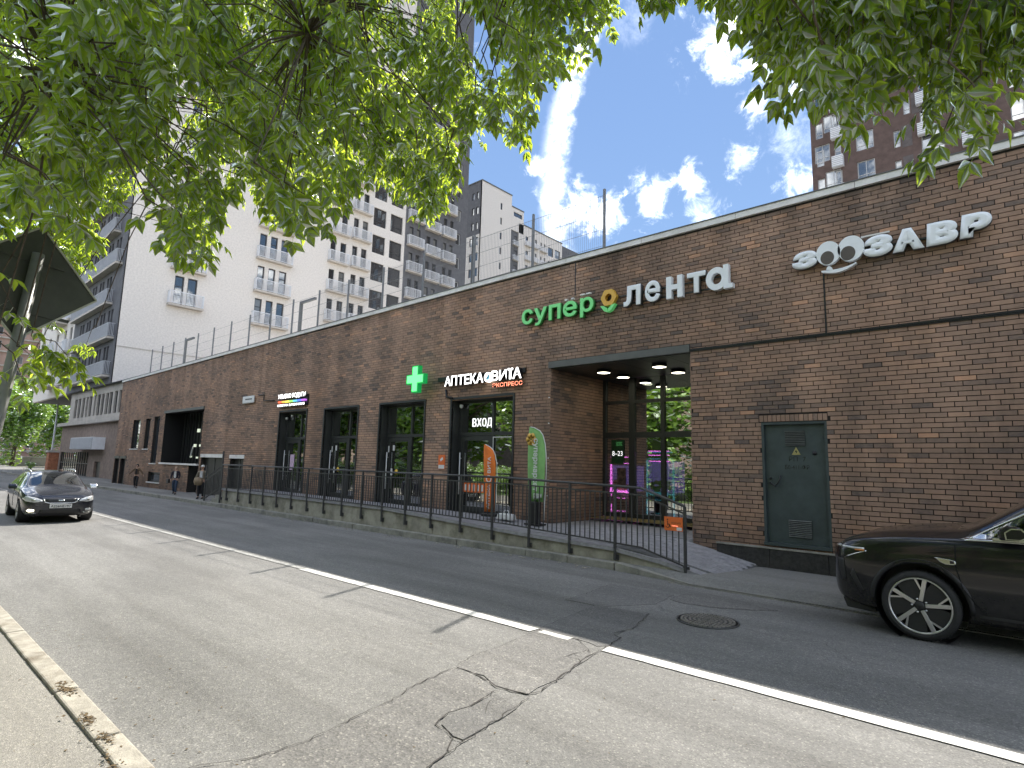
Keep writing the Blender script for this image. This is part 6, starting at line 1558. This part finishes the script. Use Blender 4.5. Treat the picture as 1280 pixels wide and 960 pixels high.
# ---- near SUV on the right
SU = thing('black_suv', 'glossy black car with split-spoke alloy wheel, cut off by the right edge', 'car', (-2.02, 8.80, 0))
st = [(0.00, .42, .62, .74, .76, .45, .75), (0.05, .30, .80, .86, .89, .6, .875), (0.18, .23, .93, .95, 1.00, .72, .98), (0.48, .20, .985, 1.02, 1.10, .77, 1.07), (0.95, .20, .995, 1.05, 1.155, .79, 1.12), (1.28, .20, .995, 1.065, 1.19, .79, 1.14),
      (1.40, .20, .995, 1.07, 1.23, .79, 1.16), (1.86, .20, .995, 1.08, 1.54, .76, 1.48), (2.30, .20, .995, 1.09, 1.725, .72, 1.66), (2.9, .20, .995, 1.10, 1.775, .70, 1.71), (3.8, .20, .995, 1.12, 1.75, .69, 1.68), (4.5, .22, .985, 1.14, 1.67, .67, 1.59), (4.95, .26, .95, 1.12, 1.40, .66, 1.32), (5.08, .35, .88, 1.0, 1.06, .6, 1.04), (5.12, .45, .75, .8, .85, .5, .82)]
body = car_body(st, (1.45, 4.6), (1.28, 2.4), (4.5, 5.0), ((.90, .36), (3.92, .36)), .425, [M['paint'], M['carglass'], M['clad']], .995)
body.parent = SU; bv = bvh_of(body)
for x in (.90, 3.92):
    for s_ in (-1, 1): wheel(SU, x, s_*.99, s_, .36, .25, 'suv')
    for s_ in (-1, 1):
        MB().lathe([(.42, s_*.70), (.42, s_*.955)], (x, 0, .37), 'y', 40, smooth=True).build('wheel_arch_liner', M['clad'], SU, fix=False)
        pts = [(x+.447*math.cos(a), .37+.447*math.sin(a)) for a in [math.pi*(i/24*1.16-.08) for i in range(25)]]
        strip(bv, [p for p in pts if p[1] > .27], .045, M['clad'], 'arch_trim', SU, sgn=s_, off=.003, th=.008)
for s_ in (-1, 1):
    strip(bv, [(1.40, .30), (3.42, .30)], .09, M['clad'], 'sill_trim', SU, sgn=s_)
    strip(bv, [(1.24, 1.02), (1.235, .8), (1.28, .6), (1.40, .42), (1.47, .35)], .010, M['seam'], 'door_gap', SU, sgn=s_)
    strip(bv, [(2.52, 1.06), (2.53, .6), (2.55, .36)], .010, M['seam'], 'door_gap', SU, sgn=s_)
    strip(bv, [(1.32, 1.088), (1.6, 1.094), (2.5, 1.10), (4.4, 1.14)], .022, M['chrome'], 'window_trim', SU, sgn=s_, off=.008)
    strip(bv, [(1.36, 1.10), (1.62, 1.26), (1.90, 1.425), (2.15, 1.545), (2.45, 1.62), (3.0, 1.655), (4.2, 1.62)], .020, M['chrome'], 'window_trim', SU, sgn=s_, off=.008)
    strip(bv, [(2.50, 1.12), (2.56, 1.62)], .09, M['clad'], 'door_pillar', SU, sgn=s_, off=.006)
    patch(bv, [(1.28, 1.085), (1.50, 1.095), (1.50, 1.15), (1.44, 1.15)], M['chrome'], 'mirror_foot', SU, sgn=s_)
    strip(bv, [(.045, .905), (.16, .900), (.30, .892), (.40, .895)], .024, M['headlamp'], 'light_bar', SU, sgn=s_, off=.008)
    strip(bv, [(.30, .875), (.40, .88)], .014, M['amber'], 'indicator', SU, sgn=s_, off=.010)
    strip(bv, [(.19, .78), (.30, .83), (.42, .875)], .012, M['chrome'], 'bumper_line', SU, sgn=s_)
    patch(bv, [(.10, .76), (.17, .76), (.19, .52), (.14, .52)], M['clad'], 'air_vent', SU, sgn=s_)
    patch(bv, [(.24, .60), (.34, .40), (.38, .42), (.27, .66)], M['clad'], 'air_vent', SU, sgn=s_)
    patch(bv, [(1.06, .882), (1.19, .872), (1.24, .858), (1.24, .828), (1.22, .818), (1.15, .818), (1.10, .84)], M['chrome'], 'fender_badge', SU, sgn=s_, off=.010)
    patch(bv, [(1.19, .862), (1.225, .858), (1.225, .832), (1.19, .832)], M['clad'], 'badge_camera', SU, sgn=s_, off=.014)
    strip(bv, [(2.0, .93), (2.22, .93)], .025, M['chrome'], 'door_handle', SU, sgn=s_, off=.012, th=.02)
    ymir = s_*1.02
    mr = MB(); prof = [(-.09, -.055), (.06, -.05), (.11, -.02), (.11, .045), (.07, .085), (-.03, .085), (-.10, .03)]
    mr.prism([(x+1.70, z+1.175) for x, z in prof], s_*.93, s_*1.14, 'y'); mo = mr.build('door_mirror', M['paint'], SU, bevel=.025)
    MB().prism([(x*.8+1.735, z*.8+1.175) for x, z in prof], s_*1.135, s_*1.15, 'y').build('mirror_rim', M['chrome'], mo)
    MB().prism([(x*.68+1.735, z*.68+1.175) for x, z in prof], s_*1.145, s_*1.154, 'y').build('mirror_cap', M['paint'], mo)
    MB().box(1.55, 1.80, s_*.92-.03, s_*.92+.03, 1.10, 1.125).build('mirror_arm', M['chrome'], mo)
    MB().tube([(2.4, s_*.665, 1.70), (3.2, s_*.665, 1.765), (4.3, s_*.65, 1.70)], .014, 8).build('roof_rail', M['chrome'], SU)
strip(bv, [(-.85, .905), (-.5, .90), (0, .90), (.5, .90), (.85, .905)], .02, M['headlamp'], 'light_bar', SU, plane='front', off=.008)
patch(bv, [(-.6, .34), (.6, .34), (.5, .50), (-.5, .50)], M['clad'], 'lower_grille', SU, plane='front')
MB().prism([(.16, .20), (.9-.44, .18), (.9-.44, .22), (.12, .31)], -.80, .80, 'y').build('chin_trim', M['clad'], SU, bevel=.01)
MB().box(1.3, 4.4, -.8, .8, .24, .30).build('floor_pan', M['clad'], SU)
MB().box(1.34, 1.62, -.72, .72, .85, 1.10).build('dashboard', M['clad'], SU, bevel=.05)
for yy in (-.38, .38):
    for xx in (2.45, 3.45):
        MB().box(xx-.25, xx+.28, yy-.25, yy+.25, .5, .68).box(xx+.18, xx+.32, yy-.24, yy+.24, .68, 1.25).box(xx+.2, xx+.3, yy-.12, yy+.12, 1.27, 1.45).build('seat', M['seat'], SU, bevel=.03)
mb = MB(); a0 = [2*math.pi*i/20 for i in range(21)]
mb.tube([(1.85+.05*math.cos(a), -.38+.18*math.sin(a), 1.02+.17*math.cos(a)) for a in a0], .014, 6); mb.build('steering_wheel', M['black'], SU)
# ---- wagon coming down the sunlit lane
WG = thing('dark_station_wagon', 'dark estate car with roof rails driving along the sunlit side of the road', 'car', (-18.75, 3.74, 0), math.pi+R(-3))
WG.scale = (.875, .875, .875)
st = [(0.0, .36, .50, .60, .62, .34, .61), (0.04, .22, .70, .69, .72, .5, .705), (0.16, .19, .82, .76, .82, .62, .79), (0.50, .18, .878, .85, .92, .67, .89), (1.0, .18, .89, .90, 1.0, .70, .965), (1.12, .18, .89, .92, 1.04, .71, .98), (1.6, .18, .895, .93, 1.29, .67, 1.22),
      (2.0, .18, .895, .94, 1.43, .63, 1.36), (2.5, .18, .895, .95, 1.475, .61, 1.41), (3.4, .18, .895, .97, 1.465, .61, 1.40), (4.1, .2, .885, .99, 1.40, .58, 1.33), (4.4, .26, .86, .98, 1.15, .56, 1.08), (4.5, .4, .75, .75, .8, .45, .78)]
body = car_body(st, (1.3, 4.15), (1.10, 2.05), (4.1, 4.45), ((.86, .315), (3.50, .315)), .36, [M['paint2'], M['carglass'], M['clad']], .895)
body.parent = WG; bv = bvh_of(body)
for x in (.86, 3.50):
    for s_ in (-1, 1):
        wheel(WG, x, s_*.885, s_, .315, .20, 'wagon')
        MB().lathe([(.355, s_*.60), (.355, s_*.86)], (x, 0, .325), 'y', 32).build('wheel_arch_liner', M['clad'], WG, fix=False)
for s_ in (-1, 1):
    patch(bv, [(s_*.42, .625), (s_*.62, .60), (s_*.80, .63), (s_*.855, .70), (s_*.80, .775), (s_*.60, .735), (s_*.46, .675)], M['headlamp'], 'headlight', WG, plane='front', off=.012)
    patch(bv, [(s_*.60, .655), (s_*.68, .65), (s_*.68, .70), (s_*.60, .70)], M['chrome'], 'headlight_bowl', WG, plane='front', off=.02, rings=3)
    patch(bv, [(s_*.60, .345), (s_*.72, .335), (s_*.76, .375), (s_*.72, .415), (s_*.60, .40)], M['lamp_on'] if s_ > 0 else M['headlamp'], 'fog_lamp', WG, plane='front', off=.012, rings=3)
    strip(bv, [(s_*.55, .30), (s_*.68, .285), (s_*.80, .31)], .02, M['chrome'], 'bumper_trim', WG, plane='front')
    strip(bv, [(1.2, .955), (2.4, .965), (4.1, 1.0)], .018, M['chrome'], 'window_trim', WG, sgn=s_)
    strip(bv, [(1.10, .88), (1.12, .55), (1.24, .32)], .010, M['seam'], 'door_gap', WG, sgn=s_); strip(bv, [(2.25, .93), (2.27, .4)], .010, M['seam'], 'door_gap', WG, sgn=s_)
    strip(bv, [(2.25, .98), (2.35, 1.36)], .08, M['clad'], 'door_pillar', WG, sgn=s_)
    strip(bv, [(1.9, .80), (2.08, .80)], .022, M['chrome'], 'door_handle', WG, sgn=s_, off=.012, th=.02)
    mo = MB().prism([(1.42, .93), (1.55, .93), (1.60, .97), (1.60, 1.05), (1.52, 1.08), (1.44, 1.03)], s_*.90, s_*1.10, 'y').build('door_mirror', M['paint2'] if s_ > 0 else M['chrome'], WG, bevel=.025)
    MB().tube([(2.0, s_*.57, 1.42), (2.3, s_*.57, 1.49), (3.7, s_*.57, 1.47), (4.0, s_*.56, 1.40)], .016, 8).build('roof_rail', M['chrome'], WG)
patch(bv, [(-.36, .695), (-.34, .62), (-.25, .59), (.25, .59), (.34, .62), (.36, .695), (.2, .70), (-.2, .70)], M['black'], 'grille', WG, plane='front', off=.006)
strip(bv, [(-.41, .70), (-.37, .60), (-.26, .572), (0, .568), (.26, .572), (.37, .60), (.41, .70)], .022, M['chrome'], 'grille_frame', WG, plane='front', off=.014)
patch(bv, [(-.07, .63), (.07, .63), (.07, .665), (-.07, .665)], M['chrome'], 'badge', WG, plane='front', off=.014, rings=3)
patch(bv, [(-.52, .27), (.52, .27), (.46, .40), (-.46, .40)], M['black'], 'lower_grille', WG, plane='front')
pl_ = MB().box(-.035, -.02, -.26, .26, .435, .547).build('number_plate', M['white'], WG)
me = text_mesh('А226НЕ197', 1, .004, M['black'], .02); lo, hi = mesh_bounds(me); sx = .47/(hi[0]-lo[0])
me.transform(Matrix(((0, 0, -1, -.037), (-sx, 0, 0, .235+lo[0]*sx), (0, sx*.95, 0, .455), (0, 0, 0, 1)))); o = bpy.data.objects.new('plate_letters', me); COL.objects.link(o); o.parent = pl_
MB().box(1.2, 4.0, -.72, .72, .2, .26).build('floor_pan', M['clad'], WG); MB().box(1.25, 1.5, -.65, .65, .75, .95).build('dashboard', M['clad'], WG, bevel=.04)
for yy in (-.34, .34):
    for xx in (2.25, 3.1): MB().box(xx-.22, xx+.24, yy-.22, yy+.22, .42, .58).box(xx+.16, xx+.28, yy-.21, yy+.21, .58, 1.05).box(xx+.18, xx+.26, yy-.1, yy+.1, 1.07, 1.2).build('seat', M['seat'], WG, bevel=.03)

# ================================================================ people
M['skin'] = mat('skin', (.48, .30, .22), .6, var=.06, scale=20, obj=True)
def skin_chain(name, nodes, edges, m, parent, root_i=0, sub=2):
    """nodes: name -> (pos, radius)"""
    names = list(nodes); idx = {n: i for i, n in enumerate(names)}
    me = bpy.data.meshes.new(name); me.from_pydata([nodes[n][0] for n in names], [(idx[a], idx[b]) for a, b in edges], []); me.materials.append(m)
    o = bpy.data.objects.new(name, me); COL.objects.link(o)
    sk = o.modifiers.new('skin', 'SKIN'); sk.use_smooth_shade = True
    for i, n in enumerate(names):
        r_ = nodes[n][1]; v = me.skin_vertices[0].data[i]; v.radius = r_ if isinstance(r_, tuple) else (r_, r_); v.use_root = (i == root_i)
    s_ = o.modifiers.new('sub', 'SUBSURF'); s_.levels = s_.render_levels = sub
    bake(o); o.parent = parent
    if not o.data.materials: o.data.materials.append(m)
    return o
def person(label, loc, rz, sc, arms, legs, top, low, hat=None, hair=None, shirt=None, coat_len=.0):
    """arms/legs: (left, right) joint offsets; z up, facing -y"""
    P = thing('person', label, 'person', loc, rz); P.scale = (sc, sc, sc)
    n = {'pelvis': ((0, 0, .93), (.135, .10)), 'belly': ((0, -.01, 1.08), (.125, .095)), 'chest': ((0, 0, 1.27), (.155, .105)), 'collar': ((0, .0, 1.41), (.10, .075)), 'neck': ((0, -.01, 1.49), .05), 'jaw': ((0, -.025, 1.56), (.060, .070)), 'head': ((0, -.01, 1.645), (.075, .092)), 'crown': ((0, 0, 1.70), (.062, .075))}
    e = [('pelvis', 'belly'), ('belly', 'chest'), ('chest', 'collar'), ('collar', 'neck'), ('neck', 'jaw'), ('jaw', 'head'), ('head', 'crown')]
    cl = {k: n[k] for k in ('pelvis', 'belly', 'chest', 'collar')}; ce = [('pelvis', 'belly'), ('belly', 'chest'), ('chest', 'collar')]
    tr = {'waist': ((0, 0, .99), (.14, .11)), 'pelvis': ((0, 0, .92), (.15, .12))}; te = [('waist', 'pelvis')]
    shoes = []
    for s_, nm_, (el, wr), (kn, an) in ((1, 'l', arms[0], legs[0]), (-1, 'r', arms[1], legs[1])):
        sh = Vector((s_*.185, 0, 1.38)); el = Vector(el); wr = Vector(wr); hp = Vector((s_*.095, 0, .88)); kn, an = Vector(kn), Vector(an)
        n[nm_+'sh'] = (tuple(sh), .055); n[nm_+'el'] = (tuple(el), .040); n[nm_+'wr'] = (tuple(wr), .026)
        d = (wr-el).normalized(); palm = wr+d*.05; n[nm_+'pm'] = (tuple(palm), (.036, .018)); e += [('collar', nm_+'sh'), (nm_+'sh', nm_+'el'), (nm_+'el', nm_+'wr'), (nm_+'wr', nm_+'pm')]
        sd = d.cross(Vector((0, 1, 0))).normalized() if abs(d.y) < .9 else Vector((1, 0, 0))
        for k in range(4):
            b = palm+Vector((0, 1, 0))*(-.027+.018*k)+d*.035; t1_ = b+d*(.032+.004*(k in (1, 2)))-sd*.006*s_; t2_ = t1_+d*.02-sd*.018*s_
            n[f'{nm_}f{k}a'] = (tuple(b), .0095); n[f'{nm_}f{k}b'] = (tuple(t1_), .0085); n[f'{nm_}f{k}c'] = (tuple(t2_), .007); e += [(nm_+'pm', f'{nm_}f{k}a'), (f'{nm_}f{k}a', f'{nm_}f{k}b'), (f'{nm_}f{k}b', f'{nm_}f{k}c')]
        b = wr+d*.03+Vector((0, -.03, 0)); t1_ = b+d*.03+Vector((0, -.018, 0)); n[nm_+'ta'] = (tuple(b), .011); n[nm_+'tb'] = (tuple(t1_), .009); e += [(nm_+'wr', nm_+'ta'), (nm_+'ta', nm_+'tb')]
        n[nm_+'hp'] = (tuple(hp), .085); n[nm_+'kn'] = (tuple(kn), .056); n[nm_+'an'] = (tuple(an), .038); n[nm_+'to'] = (tuple(an+Vector((0, -.14, -.045))), (.036, .022)); e += [('pelvis', nm_+'hp'), (nm_+'hp', nm_+'kn'), (nm_+'kn', nm_+'an'), (nm_+'an', nm_+'to')]
        cl[nm_+'sh'] = (tuple(sh), .070); cl[nm_+'el'] = (tuple(el), .056); cl[nm_+'cf'] = (tuple(el.lerp(wr, .92)), .042); ce += [('collar', nm_+'sh'), (nm_+'sh', nm_+'el'), (nm_+'el', nm_+'cf')]
        tr[nm_+'hp'] = (tuple(hp), .102); tr[nm_+'kn'] = (tuple(kn), .078); tr[nm_+'an'] = (tuple(kn.lerp(an, .93)), .066); te += [('pelvis', nm_+'hp'), (nm_+'hp', nm_+'kn'), (nm_+'kn', nm_+'an')]
        shoes.append(MB().tube([tuple(an+Vector((0, .05, -.035))), tuple(an+Vector((0, -.02, -.03))), tuple(an+Vector((0, -.11, -.045))), tuple(an+Vector((0, -.19, -.055)))], [.045, .052, .046, .025], 10).build('shoe', M['black'], P))
    skin_chain('body', n, e, M['skin'], P)
    for k in cl:
        p, r_ = cl[k]; cl[k] = (p, (r_[0]+.025, r_[1]+.025) if isinstance(r_, tuple) else r_)
    if coat_len: cl['hem'] = ((0, 0, .93-coat_len), (.17, .13)); ce.append(('pelvis', 'hem'))
    skin_chain('jacket', cl, ce, top, P); skin_chain('trousers', tr, te, low, P)
    # face
    for s_ in (-1, 1):
        MB().lathe([(0, -.009), (.008, -.005), (.010, 0), (.008, .005), (0, .009)], (s_*.030, -.095, 1.645), 'z', 8).build('eye', M['black'], P)
        MB().lathe([(0, -.025), (.010, -.02), (.012, 0), (.010, .02), (0, .025)], (s_*.080, .0, 1.63), 'z', 8).build('ear', M['skin'], P)
    MB().prism([(-.012, 1.60), (.012, 1.60), (.004, 1.645), (-.004, 1.645)], -.118, -.085, 'y').build('nose', M['skin'], P); MB().box(-.025, .025, -.100, -.080, 1.575, 1.582).build('mouth', mat('lips', (.3, .1, .09), .6, var=0) if 'lips' not in bpy.data.materials else bpy.data.materials['lips'], P)
    if hair: MB().lathe([(.0, .125), (.05, .115), (.083, .075), (.092, .02), (.088, -.03), (.06, -.05)], (0, .018, 1.64), 'z', 16).build('hair', hair, P, fix=True)
    if hat:
        MB().lathe([(0, .135), (.06, .122), (.092, .08), (.098, .03), (.0, .025)], (0, 0, 1.635), 'z', 18).build('cap', hat, P)
        MB().prism([(-.07, -.09), (.07, -.09), (.05, -.165), (-.05, -.165)], 1.66, 1.672, 'z').build('cap_peak', hat, P)
    if shirt: MB().prism([(-.055, 1.42), (.055, 1.42), (.07, 1.10), (.05, 1.02), (-.05, 1.02), (-.07, 1.10)], -.150, -.118, 'y').build('shirt', shirt, P, bevel=.008)
    return P
def cloth(nm_, c): return mat(nm_, c, .85, var=.15, scale=12, obj=True)
walkL = (((.10, -.14, .50), (.11, -.10, .09)), ((-.10, .02, .49), (-.10, .24, .13)))
stand = (((.11, -.02, .49), (.12, .02, .09)), ((-.11, .0, .49), (-.13, .05, .09)))
# faces towards the camera side: rotate so that -y turns to the viewer
person('person in an open brown jacket and black cap, farthest of the three walkers', (-34.8, 9.95, .122), R(60), .69, (((.34, -.02, 1.16), (.46, -.10, .98)), ((-.36, .0, 1.16), (-.52, -.02, .98))), walkL, cloth('brown jacket', (.14, .09, .055)), cloth('black trousers', (.015, .015, .017)), hair=cloth('black cap', (.012, .012, .012)), shirt=cloth('black shirt', (.02, .018, .018)))
person('person in a dark jacket, white shirt and blue jeans walking with a small bag', (-28.6, 9.70, .122), R(55), .70, (((.24, .0, 1.12), (.18, -.12, .95)), ((-.25, .0, 1.12), (-.22, -.14, .93))), walkL, cloth('dark jacket', (.028, .022, .032)), cloth('jeans', (.035, .055, .095)), hair=cloth('fair hair', (.32, .24, .16)), shirt=cloth('white shirt', (.62, .60, .58)))
person('person in a white cap, pale scarf and beige vest holding a large bag', (-25.15, 9.50, .122), R(50), .76, (((.27, .0, 1.13), (.25, -.14, 1.02)), ((-.27, .02, 1.12), (-.31, -.02, .86))), stand, cloth('beige vest', (.22, .19, .14)), cloth('dark trousers', (.02, .02, .022)), hat=cloth('white cap', (.62, .61, .58)), shirt=cloth('pale scarf', (.6, .6, .6)))
person('driver in a green top with both hands on the wheel of the black car', (.36, 8.42, -.14), -math.pi/2, .95, (((.27, -.20, 1.15), (.15, -.46, 1.20)), ((-.27, -.20, 1.15), (-.15, -.46, 1.20))), (((.12, -.42, .88), (.12, -.50, .50)), ((-.12, -.42, .88), (-.12, -.50, .50))), cloth('green top', (.06, .10, .09)), cloth('driver trousers', (.03, .03, .04)), hair=cloth('dark hair', (.03, .02, .015)))
person('driver in a pale shirt seen dimly behind the windscreen of the estate car', (-20.75, 4.04, -.10), math.pi/2, .80, (((.27, -.20, 1.15), (.15, -.46, 1.20)), ((-.27, -.20, 1.15), (-.15, -.46, 1.20))), (((.12, -.42, .88), (.12, -.50, .50)), ((-.12, -.42, .88), (-.12, -.50, .50))), cloth('pale shirt', (.35, .34, .32)), cloth('grey trousers', (.05, .05, .06)), hair=cloth('brown hair', (.05, .03, .02)))
t = thing('shoulder_bag', 'large tan bag held by the person in the white cap', 'bag', (-24.87, 9.27, .82))
MB().lathe([(0, -.16), (.12, -.14), (.17, 0), (.14, .14), (0, .17)], (0, 0, 0), 'z', 14).build('pouch', cloth('tan bag', (.27, .20, .13)), t); MB().tube([(-.1, 0, .12), (0, 0, .30), (.1, 0, .12)], .012, 6).build('strap', cloth('bag strap', (.1, .07, .05)), t)
t = thing('handbag', 'small black handbag carried by the person in jeans', 'bag', (-28.85, 9.50, .70))
MB().box(-.13, .13, -.05, .05, -.09, .09).build('pouch', M['black'], t, bevel=.02); MB().tube([(-.08, 0, .08), (0, 0, .2), (.08, 0, .08)], .008, 6).build('strap', M['black'], t)
